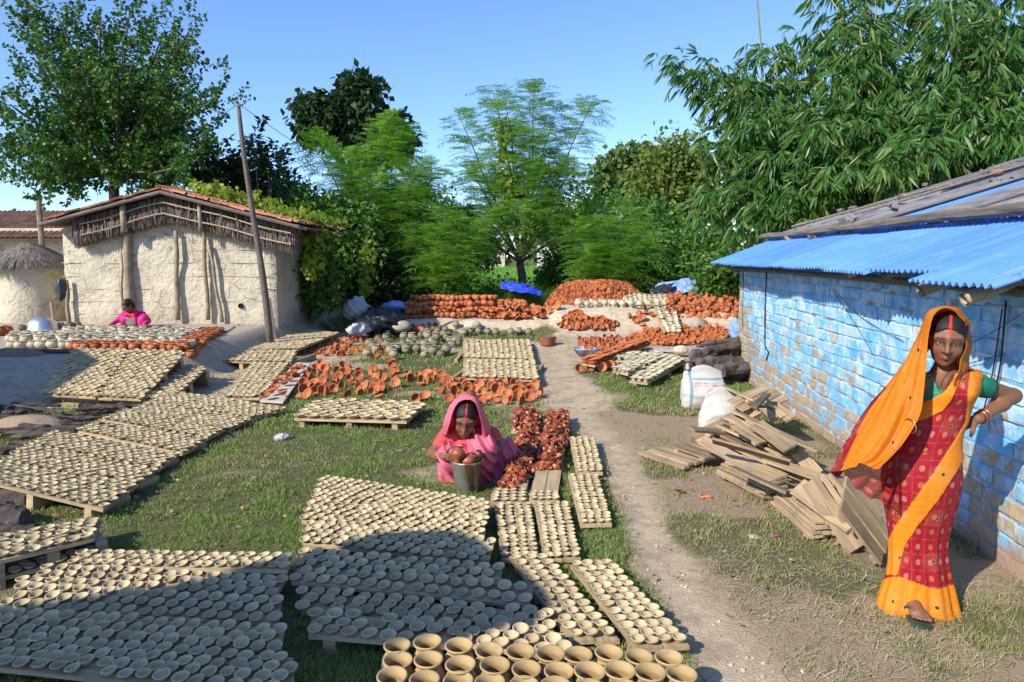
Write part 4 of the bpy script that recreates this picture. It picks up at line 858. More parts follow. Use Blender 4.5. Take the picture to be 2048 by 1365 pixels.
# ------------------------------------------------------------------ loose things in the yard
def lump(size, seed, amp=.25, freq=1.6, nu=22, nv=14, sharp=0):
    th = np.linspace(0, 2 * math.pi, nu, endpoint=False); ph = np.linspace(.02, math.pi - .02, nv)
    Pm, T = np.meshgrid(ph, th, indexing='ij'); d = np.stack([np.sin(Pm) * np.cos(T), np.sin(Pm) * np.sin(T), np.cos(Pm)], -1)
    q = d * freq + seed * 7.3; n = fbm(q[..., 0] + q[..., 2] * .7, q[..., 1] - q[..., 2] * .6, seed, 4) - .47
    if sharp: n = np.abs(n) * 1.8 - .2
    V = d * (1 + amp * 2 * n)[..., None] * np.asarray(size); i = np.arange(nv - 1)[:, None]; j = np.arange(nu)[None]
    A = i * nu + j; B_ = i * nu + (j + 1) % nu
    return V.reshape(-1, 3), [np.stack([A, A + nu, B_ + nu, B_], -1).reshape(-1, 4)]
def thing1(name, V, F, mat, loc, label, cat, group=None, smooth=True):
    mb = MB(); mb.add(V, F); return mb.obj(name, mat, smooth=smooth, loc=loc, label=label, cat=cat, group=group)
def plank_thing(a, b, w_, roll, n, label, th=.024, mat=None, group='boards dumped by the shed', seed=0):
    a, b = np.asarray(a, float), np.asarray(b, float); x = b - a; L = np.linalg.norm(x); x /= L
    y = np.cross([0, 0, 1.0], x); y /= np.linalg.norm(y); z = np.cross(x, y); c, s = math.cos(R_(roll)), math.sin(R_(roll)); y, z = y * c + z * s, z * c - y * s
    e = empty('loose_board', None, label, 'board', group, mw=m4(np.stack([x, y, z], 1), (a + b) / 2)); r = np.random.default_rng(seed + 100)
    for k in range(n):
        wk = w_ / n; l0 = -L / 2 + r.normal(0, .008); l1 = L / 2 + r.normal(0, .012); yc = -w_ / 2 + (k + .5) * wk
        xs_ = np.linspace(l0, l1, 7); V = []
        e0 = yc - wk / 2 + .003 + r.normal(0, .0022, 7); e1 = yc + wk / 2 - .003 + r.normal(0, .0022, 7); zz = r.normal(0, .002) + .004 * np.sin(np.linspace(0, 3, 7) + r.uniform(0, 6))
        ch = .004
        for i in range(7):
            f = 0 if 0 < i < 6 else .0
            V += [(xs_[i], e0[i] + ch, zz[i]), (xs_[i], e1[i] - ch, zz[i]), (xs_[i], e1[i], zz[i] - ch), (xs_[i], e1[i], zz[i] - th), (xs_[i], e0[i], zz[i] - th), (xs_[i], e0[i], zz[i] - ch)]
        F = [[i * 6 + j, (i + 1) * 6 + j, (i + 1) * 6 + (j + 1) % 6, i * 6 + (j + 1) % 6] for i in range(6) for j in range(6)]
        F += [[0, 1, 2, 5], [5, 2, 3, 4], [36 + 1, 36, 36 + 5, 36 + 2], [36 + 2, 36 + 5, 36 + 4, 36 + 3]]
        mb = MB(); mb.add(np.array(V), np.array(F)); mb.obj('plank', mat or M['plank'], e)
    if n > 1:
        for fx in (-.36, .36):
            mb = MB(); V, F = rough_box((.045, w_ * .98, .028), .12, .05, seed); mb.add(V + [L * fx, 0, -th - .016], F); mb.obj('batten', mat or M['plank'], e)
    return e
def pp(u, v, z): return P(u, v, z)
W_ = 'weathered board '
pile = [(1302, 897, .06, 1392, 926, .07, .30, 6, 4, 'flat at the outer left end of the dumped boards'), (1368, 888, .11, 1440, 912, .12, .30, -4, 3, 'lying second from the outer left end of the dump'),
 (1390, 880, .10, 1560, 790, .44, .17, 18, 2, 'long and slanting up to the shed wall'), (1470, 812, .38, 1545, 778, .46, .20, 30, 2, 'at the top of the dump with a dark offcut on it'),
 (1462, 778, .44, 1528, 806, .42, .26, -18, 3, 'uppermost against the sack'), (1500, 838, .42, 1640, 902, .31, .13, -20, 1, 'thick and yellow, jutting out to the right of the dump'),
 (1478, 846, .36, 1536, 882, .28, .22, 14, 3, 'short and three planked in the middle of the dump'), (1520, 800, .42, 1560, 835, .30, .16, 25, 2, 'short, in the shade near the wall'),
 (1530, 880, .24, 1590, 905, .22, .20, 30, 2, 'reddish under the jutting board'), (1575, 905, .22, 1620, 955, .05, .26, 40, 2, 'standing on edge near the wall')]
for k in range(7): pile.append((1418 + 9 * k, 876 - 9 * k, .11 + .045 * k, 1556 + 8 * k, 944 - 10 * k, .07 + .04 * k, .17 + .015 * (k % 3), -14 + 5 * (k % 3), 1 + k % 2, ('lowest', 'second', 'third', 'fourth', 'fifth', 'sixth', 'topmost')[k] + ' of the slanting stack in the dump'))
for k in range(5): pile.append((1452 - 3 * (k % 2) + 4 * k, 944 - 7 * k, .05 + .034 * k, 1546 + 3 * k, 990 - 9 * k, .05 + .034 * k, .19, -4 + 3 * k, 1 + k % 2, ('lowest', 'second', 'third', 'fourth', 'topmost')[k] + ' of the low front stack in the dump'))
for k in range(4): pile.append((1566 + 5 * k, 1002 - 8 * k, .05 + .035 * k, 1648 + 5 * k, 1070 - 8 * k, .05 + .03 * k, .18, 5, 2 + k % 2, ('lowest', 'second', 'third', 'topmost')[k] + ' of the small stack left of the standing woman'))
for k in range(3): pile.append((1618 + 14 * k, 962 - 3 * k, .34 - .02 * k, 1712 + 12 * k, 1098 - 8 * k, .05, .13, 50, 1 + k % 2, ('outer', 'middle', 'inner')[k] + ' one of three leaning planks left of the standing woman'))
pile.append((1690, 985, .40, 1775, 1095, .08, .40, 18, 3, 'broad panel leaning behind the standing woman'))
r5 = np.random.default_rng(12)
for k, (u, v, z, ang, L, wd, roll, lab) in enumerate(((1450, 905, .22, -60, .5, .12, 20, 'short and crosswise on the low front stack'), (1500, 900, .34, -25, .55, .16, -30, 'tipped over the slanting stack'), (1545, 870, .36, -75, .45, .14, 35, 'crosswise below the jutting board'), (1425, 860, .24, 30, .5, .10, 10, 'thin and pale below the plain sack'), (1590, 935, .14, -35, .5, .16, 12, 'half buried beside the shed wall'), (1520, 955, .24, -50, .45, .13, -15, 'askew on top of the low front stack'), (1650, 1010, .22, -70, .5, .15, 40, 'tipped against the small stack'), (1560, 820, .34, -80, .4, .12, 20, 'short against the shed wall'))):
    c_ = P(u, v, z); d_ = np.array([math.cos(R_(ang)), math.sin(R_(ang)), -.18]) * L / 2; a_, b_ = c_ - d_, c_ + d_; ua, va, _ = proj(a_); ub, vb, _ = proj(b_); pile.append((ua, va, a_[2], ub, vb, b_[2], wd, roll, 1, lab))
for i, t in enumerate(pile): plank_thing(pp(*t[0:3]), pp(*t[3:6]), t[6], t[7] + r5.normal(0, 5), t[8], W_ + t[9], seed=i, th=r5.uniform(.015, .024), mat=M['pileplank'])
e = plank_thing(pp(1506, 812, .50), pp(1536, 785, .50), .07, 5, 1, 'dark charred offcut on top of the dumped boards', mat=M['oldwood'], seed=77)

# sacks
def sack(loc, w_, d_, h, seed, label, lean=(0, 0), marks=False, ear=True):
    nz = 26; nt = 44; V = []; r = np.random.default_rng(seed)
    for i in range(nz):
        t = i / (nz - 1); z = h * t; ww = w_ / 2 * (1.0 + .06 * math.sin(t * 3.1)) * (1 - .10 * t) * (1 if t > .04 else .85 + t * 3.5); dd = d_ / 2 * ((math.sin(min(1, t * 1.06 + .12) * math.pi)) ** .55 if t < .86 else (math.sin(min(1, .86 * 1.06 + .12) * math.pi)) ** .55 * (1 - (t - .86) * 5.2)); dd = max(dd, .018)
        for j in range(nt):
            a = 2 * math.pi * j / nt; c, s = math.cos(a), math.sin(a); e = .62
            x = ww * np.sign(c) * abs(c) ** e; y = dd * np.sign(s) * abs(s) ** e
            f = fbm(np.array(x * 9 + seed), np.array(z * 11 + y * 7), seed, 4) - .47; f = f + .6 * (abs(fbm(np.array(x * 16 + z * 9), np.array(z * 13 - x * 7), seed + 3, 3) - .45) - .1); f = f * (2.2 if not marks else 1); k = 1 + .14 * f
            zt = z + (.05 * math.cos(x / w_ * 5) - .02) * t ** 3 * (1 if not ear else 1) ; 
            V.append((x * k + lean[0] * t * h, y * (1 + .35 * f) + lean[1] * t * h, zt))
    i = np.arange(nz - 1)[:, None]; j = np.arange(nt)[None]; A = i * nt + j; B_ = i * nt + (j + 1) % nt; F = np.stack([A, B_, B_ + nt, A + nt], -1).reshape(-1, 4)
    V = np.array(V); c0 = len(V); V = np.vstack([V, V[-nt:].mean(0), V[:nt].mean(0)]); k = np.arange(nt); k2 = (k + 1) % nt
    Fs = [F, np.stack([(nz - 1) * nt + k, (nz - 1) * nt + k2, np.full(nt, c0)], -1), np.stack([k2, k, np.full(nt, c0 + 1)], -1)]
    b = NB('woven_sack'); v = b.oc(); s = b.n('ShaderNodeSeparateXYZ'); b.put(s.inputs[0], v); x, y, z = s.outputs
    c = b.mix(b.ramp(b.noise(6, 4, v), .35, .7), (.56, .53, .48), (.46, .43, .385)); c = b.mix(b.math('MULTIPLY', b.ramp(b.math('SUBTRACT', .12, z), -.04, .1), .5), c, (.50, .38, .28))
    if marks:
        def band(q, c0, hw): return b.math('LESS_THAN', b.math('ABSOLUTE', b.math('SUBTRACT', q, c0)), hw)
        brk = b.ramp(b.noise(1, 2, b.mapv(v, (60, 60, 14))), .47, .53); wear = b.ramp(b.noise(9, 4, v), .2, .45)
        front = b.math('LESS_THAN', y, 0.0)
        st = b.math('MULTIPLY', b.math('MULTIPLY', band(x, -.165, .018), wear), front); c = b.mix(b.math('MULTIPLY', st, .85), c, (.13, .26, .30))
        st = b.math('MULTIPLY', b.math('MULTIPLY', band(z, .37, .012), b.math('GREATER_THAN', x, -.14)), b.math('MULTIPLY', front, wear)); c = b.mix(b.math('MULTIPLY', st, .8), c, (.13, .26, .33))
        for zc in (.325, .295):
            st = b.math('MULTIPLY', b.math('MULTIPLY', band(z, zc, .011), band(x, .02, .15)), b.math('MULTIPLY', b.math('MULTIPLY', front, brk), wear)); c = b.mix(b.math('MULTIPLY', st, .75), c, (.50, .12, .10))
        rr = b.math('SQRT', b.math('ADD', b.math('POWER', b.math('ABSOLUTE', b.math('SUBTRACT', x, .06)), 2.0), b.math('POWER', b.math('ABSOLUTE', b.math('MULTIPLY', b.math('SUBTRACT', z, .235), 1.3)), 2.0)))
        st = b.math('MULTIPLY', band(rr, .036, .008), front); c = b.mix(b.math('MULTIPLY', st, .6), c, (.22, .22, .30)); st = b.math('MULTIPLY', b.math('LESS_THAN', rr, .026), front); c = b.mix(b.math('MULTIPLY', st, .5), c, (.60, .22, .16))
        st = b.math('MULTIPLY', b.math('MULTIPLY', band(z, .165, .012), band(x, -.03, .11)), b.math('MULTIPLY', front, brk)); c = b.mix(b.math('MULTIPLY', st, .5), c, (.14, .34, .38))
    wv = b.n('ShaderNodeTexWave'); wv.inputs['Scale'].default_value = 120; b.put(wv.inputs['Vector'], v); b.bump(b.math('ADD', b.noise(10, 4, v), b.math('MULTIPLY', wv.outputs['Fac'], .05)), .5, .02)
    mt = b.done(c, .65, .25); root = empty('white_sack', loc, label, 'sack'); mb = MB(); mb.add(V, Fs); mb.obj('body', mt, root, smooth=True)
    if ear:
        mb = MB(); mb.add(*tube(catmull([(-w_ * .36, 0, h * .96), (-w_ * .40, -.01, h * 1.03), (-w_ * .37, 0, h * 1.09)], 6), [.03, .022, .012], 7, True, .15)); mb.obj('tied_corner', mt, root, smooth=True)
    return root
a = P(1410, 822, 0); s1 = sack((a[0], a[1] + .12, 0), .50, .30, .50, 3, 'full white printed sack with tied corner on the grass', (.0, .02), True)
a = P(1432, 872, 0); s2 = sack((a[0] + .02, a[1] + .10, 0.02), .36, .2, .44, 8, 'plain white sack slumped in front of the printed sack', (.12, .05), False, False)

# bucket, tub, basins
a = P(933, 992, 0); BK = a + np.array([0, .12, 0]); root = empty('metal_bucket', BK, 'dented steel bucket streaked with red clay slip', 'bucket')
V, F = lathe([(0, .0), (.088, 0), (.092, .004), (.122, .235), (.127, .24), (.127, .248), (.119, .248), (.116, .23), (.1, .1), (0, .1)], 36)
b = NB('slip_streaked_steel'); v = b.oc(); n_ = b.noise(1, 4, b.mapv(v, (26, 26, 2.5))); c = b.mix(b.ramp(n_, .42, .6), (.40, .37, .31), (.24, .13, .07)); c = b.mix(b.ramp(b.noise(14, 4, v), .55, .7), c, (.12, .10, .08)); b.b.inputs['Metallic'].default_value = .55; M['bucket'] = b.done(c, .42, .4)
mb = MB(); mb.add(V, F); mb.obj('shell', M['bucket'], root, smooth=True)
V, F = lathe([(.117, .20), (.06, .205), (0, .203)], 28); mb = MB(); mb.add(V, [F[0]]); M['slip'] = simple('red_slip', (.24, .085, .03), (.17, .055, .022), 14, .3, .2, 30, 0, .5); mb.obj('clay_slip', M['slip'], root, smooth=True)
mb = MB(); t = np.linspace(0, math.pi, 14); mb.add(*tube(np.stack([.126 * np.cos(t), .05 + .04 * np.sin(t), .24 - .09 * np.sin(t) * 0 - .0 + 0 * t], 1) * [1, 1, 1], .004, 5)); mb.obj('handle', M['steel'], root)
a = P(1095, 690, 0); V, F = lathe([(0, 0), (.15, 0), (.155, .01), (.175, .17), (.18, .18), (.17, .18), (.15, .02), (0, .02)], 26)
thing1('rusty_tub', V, F, simple('rust', (.30, .12, .06), (.19, .09, .055), 9, .85, .4, 40, 0), a, 'small rusty round tub beside the footpath', 'tub')
a = P(1172, 712, .0); V, F = lathe([(0, 0), (.15, 0), (.24, .12), (.255, .13), (.25, .14), (.22, .11), (.14, .03), (0, .03)], 28)
thing1('enamel_basin', V, F, simple('blue_enamel', (.13, .15, .26), (.45, .46, .48), 6, .5, 0, 40, 0), a + [0, 0, .01], 'blue grey enamel basin left of the red dishes', 'basin')
a = P(78, 661, TZ); V, F = lathe([(0, .24), (.12, .23), (.22, .15), (.26, .03), (.27, .0), (.275, -.01), (.25, .0), (.2, .13), (0, .21)], 30)
thing1('metal_basin', V, F, M['alu'], a + [0, .1, .01], 'upturned grey metal basin on the terrace', 'basin')
a = P(267, 655, TZ); V, F = lathe([(0, 0), (.10, 0), (.12, .02), (.125, .14), (.132, .145), (.12, .145), (.11, .03), (0, .03)], 24)
thing1('steel_pot', V, F, M['alu'], a + [0, -.05, .06], 'shiny steel pot in front of the far woman', 'pot')

# pole with wires, plank at its foot
pb = P(541, 692, .10); pt = D(477, 208, pb[1] - .1); q = pb + np.linspace(0, 1, 14)[:, None] * (pt - pb); q[:, 0] += .05 * np.sin(np.linspace(0, 6, 14)) * .5
q[0, 2] -= .15; root = empty('leaning_pole', pb, 'tall thin dark pole leaning beside the hut, wires at its top', 'pole')
mb = MB(); mb.add(*tube(q - pb, np.linspace(.072, .036, 14), 9, True, .05, 4)); mb.obj('shaft', M['oldwood'], root, smooth=True)
mb = MB(); mb.add(*tube([pt - pb + [0, -.04, -.06], pt - pb + [.10, -.05, -.02]], .02, 6)); mb.obj('peg', M['oldwood'], root)
plank_thing(P(548, 692, .05) + [0, .1, -.05], D(537, 598, P(548, 692, .05)[1] + .1), .11, 90, 1, 'dark plank standing upright behind the pole', group=None, mat=M['oldwood'], seed=5)
def wire(a, c, sag, rad, label):
    t = np.linspace(0, 1, 24)[:, None]; q = a + (c - a) * t; q[:, 2] -= sag * 4 * (t * (1 - t))[:, 0]; mb = MB(); mb.add(*tube(q - a, rad, 4)); mb.obj('overhead_wire', M['wire'], loc=a, label=label, cat='wire')
wire(pt, D(215, 378, 15.5), .05, .006, 'wire from the pole top down to the hut ridge')
wire(pt, D(1040, 400, 22.5), .9, .006, 'wire sagging from the pole top into the trees')
wire(D(1040, 470, 21), D(1600, 462, 10.9), .1, .006, 'wire running from the trees to the shed roof')
wire(D(820, 505, 20), D(1250, 490, 20), .1, .006, 'thin wire across the trees behind the heaps')

# logs, bark, stones
def log(a, b_, rad, seed, mat, label, cat='log', group=None, name='log', bend=.06, n=10):
    a, b_ = np.asarray(a), np.asarray(b_); r = np.random.default_rng(seed); t = np.linspace(0, 1, n)[:, None]; q = a + (b_ - a) * t + np.cumsum(r.normal(0, bend * .12, (n, 3)), 0) * [1, 1, .5]
    rr = rad * (1 + r.normal(0, .07, n)) * np.linspace(1.08, .85, n); mb = MB(); V, F = tube(q - a, rr, 10, True, .10, seed); mb.add(V, F); return mb.obj(name, mat, smooth=False, loc=a, label=label, cat=cat, group=group)
r4 = np.random.default_rng(8); k = 0
for (u0, v0, u1, v1, z, rad) in ((1378, 735, 1480, 700, .14, .10), (1385, 712, 1490, 690, .34, .09), (1395, 745, 1485, 745, .12, .13), (1420, 690, 1500, 676, .5, .08), (1400, 728, 1475, 720, .30, .10), (1430, 705, 1490, 728, .33, .09), (1410, 700, 1495, 668, .46, .06), (1440, 742, 1500, 715, .22, .10), (1390, 756, 1450, 752, .06, .07)):
    a = P(u0, v0, z); c = P(u1, v1, z); c[1] = a[1] + .4 * (c[1] - a[1]); log(a, c, rad, k + 60, M['log'], 'dark bark covered log in the stack at the shed corner', group='logs at the shed corner', name='bark_log'); k += 1
log(P(1392, 693, .50), P(1485, 672, .60), .03, 3, M['oldwood'], 'flat dark pole lying on top of the corner log stack', name='thin_pole')
for k in range(46):                                       # bark slabs between the left slope boards and the bank
    u = r4.uniform(-30, 330); v = r4.uniform(808, 905) ; v = max(v, 806 + .0 * u); 
    if v > 915 - .33 * u: continue
    a = P(u, v, .05 + r4.uniform(0, .10)); ang = r4.normal(.12, .35); L = r4.uniform(.3, .9); d_ = np.array([math.cos(ang), math.sin(ang), r4.normal(0, .06)]); 
    V, F = tube((np.linspace(-.5, .5, 8)[:, None] * L * d_), r4.uniform(.02, .05) * (1 + .15 * np.sin(np.arange(8) * 2.1 + k)), 8, True, .2, k); V[:, 2] *= .55
    thing1('bark_slab', V, F, M['bark'], a, 'rough brown bark strip on the ground above the left slope boards', 'bark', 'bark strips by the left slope', False)
for k, (u0, v0, u1, v1, z, rad) in enumerate(((-30, 1000, 60, 1004, .05, .075), (-40, 1036, 55, 1044, .05, .09), (-20, 1066, 66, 1060, .04, .06), (-60, 1018, 30, 1020, .10, .05))):
    log(P(u0, v0, z), P(u1, v1, z), rad, 30 + k, M['log'], ('upper dark log', 'thick middle dark log', 'low thin dark log', 'short dark log')[k] + ' stored under the left slope boards', group='logs under the left boards', name='dark_log')
log(P(160, 813, .03), P(205, 814, .03), .035, 77, M['bark'], 'short dark stick lying on the dusty path at left', name='stick', cat='stick')
log(P(-40, 704, .40), P(200, 700, .42), .045, 7, M['log'], 'long log edging the terrace at left', name='edging_log'); log(P(228, 705, .38), P(365, 708, .36), .04, 9, M['log'], 'log edging the terrace below the red pots', name='edging_log')
log(P(420, 692, .32) + [0, .1, .0], P(480, 655, .36), .09, 19, M['log'], 'dark log at the right end of the terrace', name='dark_log')
c1 = P(40, 730, .22); mb = MB(); V, F = lump((.62, .16, .26), 4, .14, 1.1, 26, 14); thing1('mud_slab', V, F, simple('brown_mud', (.24, .175, .125), (.17, .125, .09), 5, .95, .6, 18, 0, bd=.02), c1 + [-.1, .12, -.02], 'smooth brown mud slab in the terrace face at left', 'mud slab')
V, F = lump((.42, .22, .16), 6, .12, 1.0, 26, 14); thing1('mud_mound', V, F, simple('tan_mud', (.33, .24, .155), (.27, .19, .12), 5, .95, .6, 22, 0, bd=.02), P(52, 868, 0) + [0, .05, .02], 'rounded tan mud mound at the left edge above the bark', 'mound')
for k, (u, v, z, s, lab) in enumerate(((424, 700, .26, .11, 'upper of two pale boulders at the terrace corner'), (424, 716, .16, .10, 'lower of two pale boulders at the terrace corner'), (1240, 658, .02, .22, 'pale flat boulder below the mound'), (1262, 646, .12, .14, 'smaller pale boulder behind the flat one'), (1392, 650, .22, .30, 'rounded grey mud lump in the mound face'), (1437, 755, .05, .16, 'round stone between the sack and the shed'), (1362, 702, .12, .14, 'pale clod on the red spread beside the logs'),
        (945, 652, .2, .22, 'pale clay clod before the kiln heap'), (800, 655, .2, .25, 'ash clod at the left end of the platform'))):
    V, F = lump((s, s * .8, s * .62), k + 11, .22, 1.3); thing1('boulder', V, F, M['stone'] if k != 7 and k != 6 else M['ash'], P(u, v, z) + [0, .05, 0], lab, 'boulder')
# tarps and plastic
def cloth_sheet(ctrl, n, amp, freq, seed, mat, label, cat, name, th=.006):
    G = sheet(ctrl, n, n); N_ = normals(G); G = G + N_ * (amp * (np.abs(fbm(G[..., 0] * freq + seed, G[..., 1] * freq + G[..., 2] * freq, seed, 4) - .47) * 3 - .3))[..., None]; c = G.reshape(-1, 3).mean(0)
    mb = MB(); mb.add(G.reshape(-1, 3) - c, grid_faces(n, n)); o = mb.obj(name, mat, smooth=True, loc=c, label=label, cat=cat); o.modifiers.new('s', 'SOLIDIFY').thickness = th; return o
def dd(L, y): return [D(u, v, y + k) for u, v, k in L]
cloth_sheet([dd([(1000, 578, 0), (1030, 584, -.2), (1060, 588, -.2), (1082, 590, 0)], 19.4), dd([(1003, 566, .3), (1028, 566, .3), (1055, 572, .2), (1082, 584, .2)], 19.4), dd([(1010, 572, .9), (1035, 570, .9), (1062, 576, .8), (1075, 588, .8)], 19.4)], 40, .10, 4, 2, M['bluetarp'], 'crumpled bright blue tarp behind the kiln heap', 'tarp', 'blue_tarp')
cloth_sheet([dd([(1302, 584, 0), (1340, 586, -.3), (1380, 586, -.3), (1428, 584, 0)], 19.2), dd([(1318, 568, .4), (1345, 566, .3), (1378, 560, .3), (1415, 572, .3)], 19.2), dd([(1330, 570, 1), (1352, 564, 1), (1382, 562, 1), (1410, 574, 1)], 19.2)], 44, .12, 4, 5, M['paletarp'], 'pale blue and grey tarp over the pots behind the mound', 'tarp', 'pale_tarp')
cloth_sheet([dd([(1300, 586, -.4), (1318, 586, -.5), (1340, 584, -.5)], 19.0), dd([(1300, 580, -.2), (1322, 575, -.2), (1345, 572, -.2)], 19.0), dd([(1312, 576, .2), (1330, 570, .2), (1350, 568, .2)], 19.0)], 30, .12, 5, 6, M['black'], 'black plastic edge folded over beside the pale tarp', 'plastic sheet', 'black_sheet')
cloth_sheet([[P(1160, 684, .02), P(1250, 682, .02), P(1330, 676, .02)], [P(1165, 674, .03), P(1250, 672, .04), P(1320, 668, .03)], [P(1175, 667, .02), P(1245, 665, .02), P(1300, 664, .02)]], 40, .03, 5, 9, simple('grey_sheet', (.46, .44, .42), (.36, .33, .30), 6, .8, .4, 12, 0), 'grey plastic sheet spread on the ground below the mound', 'plastic sheet', 'ground_sheet')
cloth_sheet([[P(1300, 704, .02), P(1370, 706, .02), P(1410, 700, .02)], [P(1310, 698, .05), P(1370, 696, .05), P(1420, 693, .05)]], 30, .03, 6, 12, M['white'], 'pale plastic sheet under the red spread by the logs', 'plastic sheet', 'ground_sheet')
for (u, v, y, s, m, lab) in ((712, 618, 16.6, (.30, .3, .27), 'white', 'white plastic bundle in the shade right of the hut'), (716, 660, 14.6, (.24, .2, .14), 'white', 'pale plastic bag on the ground before the black sheets'), (765, 640, 15.8, (.5, .4, .26), 'black', 'heap of crumpled black plastic right of the hut'), (735, 655, 15.2, (.36, .3, .2), 'black', 'front fold of crumpled black plastic near the pale bag'), (795, 612, 17.5, (.35, .3, .12), 'paletarp', 'grey plastic folded behind the black heap'), (1474, 660, 12.6, (.13, .2, .20), 'paletarp', 'folded blue and white sheet tucked behind the shed corner')):
    V, F = lump(s, int(u) % 17, .45, 2.2, 40, 26, 1); thing1('plastic_heap', V, F, M[m], D(u, v, y), lab, 'plastic')
V, F = lump((.075, .06, .04), 9, .7, 3.5, 30, 20, 1); thing1('crumpled_paper', V, F, M['white'], P(566, 880, 0) + [0, 0, .025], 'crumpled white paper on the lawn', 'paper')
plank_thing(D(1262, 611, 16.7), D(1415, 609, 16.7), .14, 0, 1, 'grey plank lying along the top of the mound', group=None, mat=M['oldwood'], seed=31)
for k, (u, v, s, lab) in enumerate(((1358, 986, .05, 'red pottery shard nearer the path'), (1412, 996, .055, 'flat orange shard on the dry ground'), (1550, 1076, .03, 'pink scrap of plastic on the dry ground'), (1512, 1078, .05, 'small pale stone on the dry ground'))):
    V, F = rough_box((s * 1.6, s, s * .22), .2, .5, k + 4); thing1('ground_scrap', V, F, (M['terra'], M['terra'], simple('pink_plastic', (.65, .12, .25)), M['stone'])[k], P(u, v, 0) + [0, 0, .012], lab, 'scrap')
# far buildings beyond the paddy
for (u0, u1, v0, v1, y, c, lab) in ((925, 1010, 502, 534, 95, (.62, .55, .42), 'far cream house left of the tree trunk'), (1075, 1150, 488, 530, 90, (.70, .66, .60), 'far white house right of the tree trunk')):
    a = D(u0, v1, y); c_ = D(u1, v0, y); wd = c_[0] - a[0]; hh = c_[2]; e = empty('far_house', (a[0] + wd / 2, y, 0), lab, 'house'); mw_ = simple('far_wall', c, None, 3, .9, .1, 9, 0)
    mb = MB(); mb.add(*box((0, 0, hh / 2), (wd, 5, hh))); mb.obj('wall', mw_, e); mb = MB(); mb.add(*box((0, 0, hh + .1), (wd + .6, 5.6, .2))); mb.obj('roof', M['oldwood'], e)
    for k in (-.28, .05, .32):
        mb = MB(); mb.add(*box((wd * k, -2.52, hh * .5), (.8, .06, .9))); mb.obj('window', M['black'], e)
# ------------------------------------------------------------------ vegetation
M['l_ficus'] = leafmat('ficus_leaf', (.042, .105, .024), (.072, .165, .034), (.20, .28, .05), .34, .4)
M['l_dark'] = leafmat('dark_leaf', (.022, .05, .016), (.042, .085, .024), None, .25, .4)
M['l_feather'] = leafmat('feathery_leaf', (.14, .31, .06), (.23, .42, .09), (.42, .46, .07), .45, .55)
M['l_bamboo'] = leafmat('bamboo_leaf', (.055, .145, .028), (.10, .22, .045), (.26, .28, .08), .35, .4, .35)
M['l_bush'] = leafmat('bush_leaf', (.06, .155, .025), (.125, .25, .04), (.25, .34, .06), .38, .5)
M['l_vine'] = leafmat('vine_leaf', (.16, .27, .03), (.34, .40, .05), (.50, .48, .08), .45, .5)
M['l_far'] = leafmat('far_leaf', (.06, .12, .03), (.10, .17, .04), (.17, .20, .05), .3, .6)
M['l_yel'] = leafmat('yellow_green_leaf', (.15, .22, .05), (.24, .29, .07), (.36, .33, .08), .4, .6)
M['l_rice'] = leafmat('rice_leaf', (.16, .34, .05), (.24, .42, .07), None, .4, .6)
rv = np.random.default_rng(23)
def unit(v): return v / (np.linalg.norm(v, axis=-1, keepdims=True) + 1e-9)
def leaf_faces(n): k = np.arange(n)[:, None] * 4; return np.concatenate([k + [[0, 1, 3]], k + [[1, 2, 3]]])
def leaves(p, d, L, Wd, r, fold=.25):
    """rhombic leaves: base p, direction d, length L, half width Wd; folded on the midrib"""
    n = len(p); d = unit(d); s = unit(np.cross(d, unit(r.normal(0, 1, (n, 3)) + [0, 0, .8]))); nn = np.cross(s, d); L = np.broadcast_to(L, (n,))[:, None]; Wd = np.broadcast_to(Wd, (n,))[:, None]
    m = p + d * L * .45; V = np.stack([p, m + s * Wd + nn * Wd * fold, p + d * L, m - s * Wd + nn * Wd * fold], 1).reshape(-1, 3)
    return V, [leaf_faces(n)]
def shoots(starts, dirs, L, nl, leafL, leafW, r, curve=(0, 0, .15), droop=-.4, spread=1.0):
    """leaves set along curved shoots"""
    Pp = []; Dd = []
    for s, d, l in zip(starts, dirs, L):
        t = np.sort(r.random(nl)) ** .8; q = s + np.outer(t * l, d) + np.outer(t ** 2 * l, curve); a = r.uniform(0, 6.28, nl)
        sd = unit(np.cross(d, [.3, .2, 1.0])); up = np.cross(sd, d); o = np.cos(a)[:, None] * sd + np.sin(a)[:, None] * up
        Pp.append(q + o * .02); Dd.append(o * spread + .5 * d + [0, 0, droop] + r.normal(0, .25, (nl, 3)))
    Pp = np.concatenate(Pp); Dd = np.concatenate(Dd); k = len(Pp); return leaves(Pp, Dd, leafL * r.uniform(.7, 1.2, k), leafW * r.uniform(.7, 1.2, k), r)
def limb(mb, a, b_, r0, r1, r, n=8, wig=.05):
    a, b_ = np.asarray(a, float), np.asarray(b_, float); t = np.linspace(0, 1, n)[:, None]; q = a + (b_ - a) * t + np.cumsum(r.normal(0, wig * np.linalg.norm(b_ - a) / n, (n, 3)), 0) * np.sin(t * math.pi); mb.add(*tube(q, np.linspace(r0, r1, n), 7)); return q
def blob_pts(blobs, n, r, clump, jit):
    """clumped points in a union of ellipsoids (centre, radii, weight)"""
    wts = np.array([b_[1][0] * b_[1][1] * b_[1][2] for b_ in blobs]) ** .7; wts /= wts.sum(); out = []; cen = []
    for (c, rad), wt in zip(blobs, wts):
        m = max(2, int(n * wt / clump)); d = unit(r.normal(0, 1, (m, 3))); s = r.random(m) ** .40
        cc = np.asarray(c) + d * s[:, None] * np.asarray(rad); q = np.repeat(cc, clump, 0) + r.normal(0, jit, (m * clump, 3)); out.append(q); cen.append(np.repeat(np.asarray(c)[None], m * clump, 0))
    return np.concatenate(out), np.concatenate(cen)
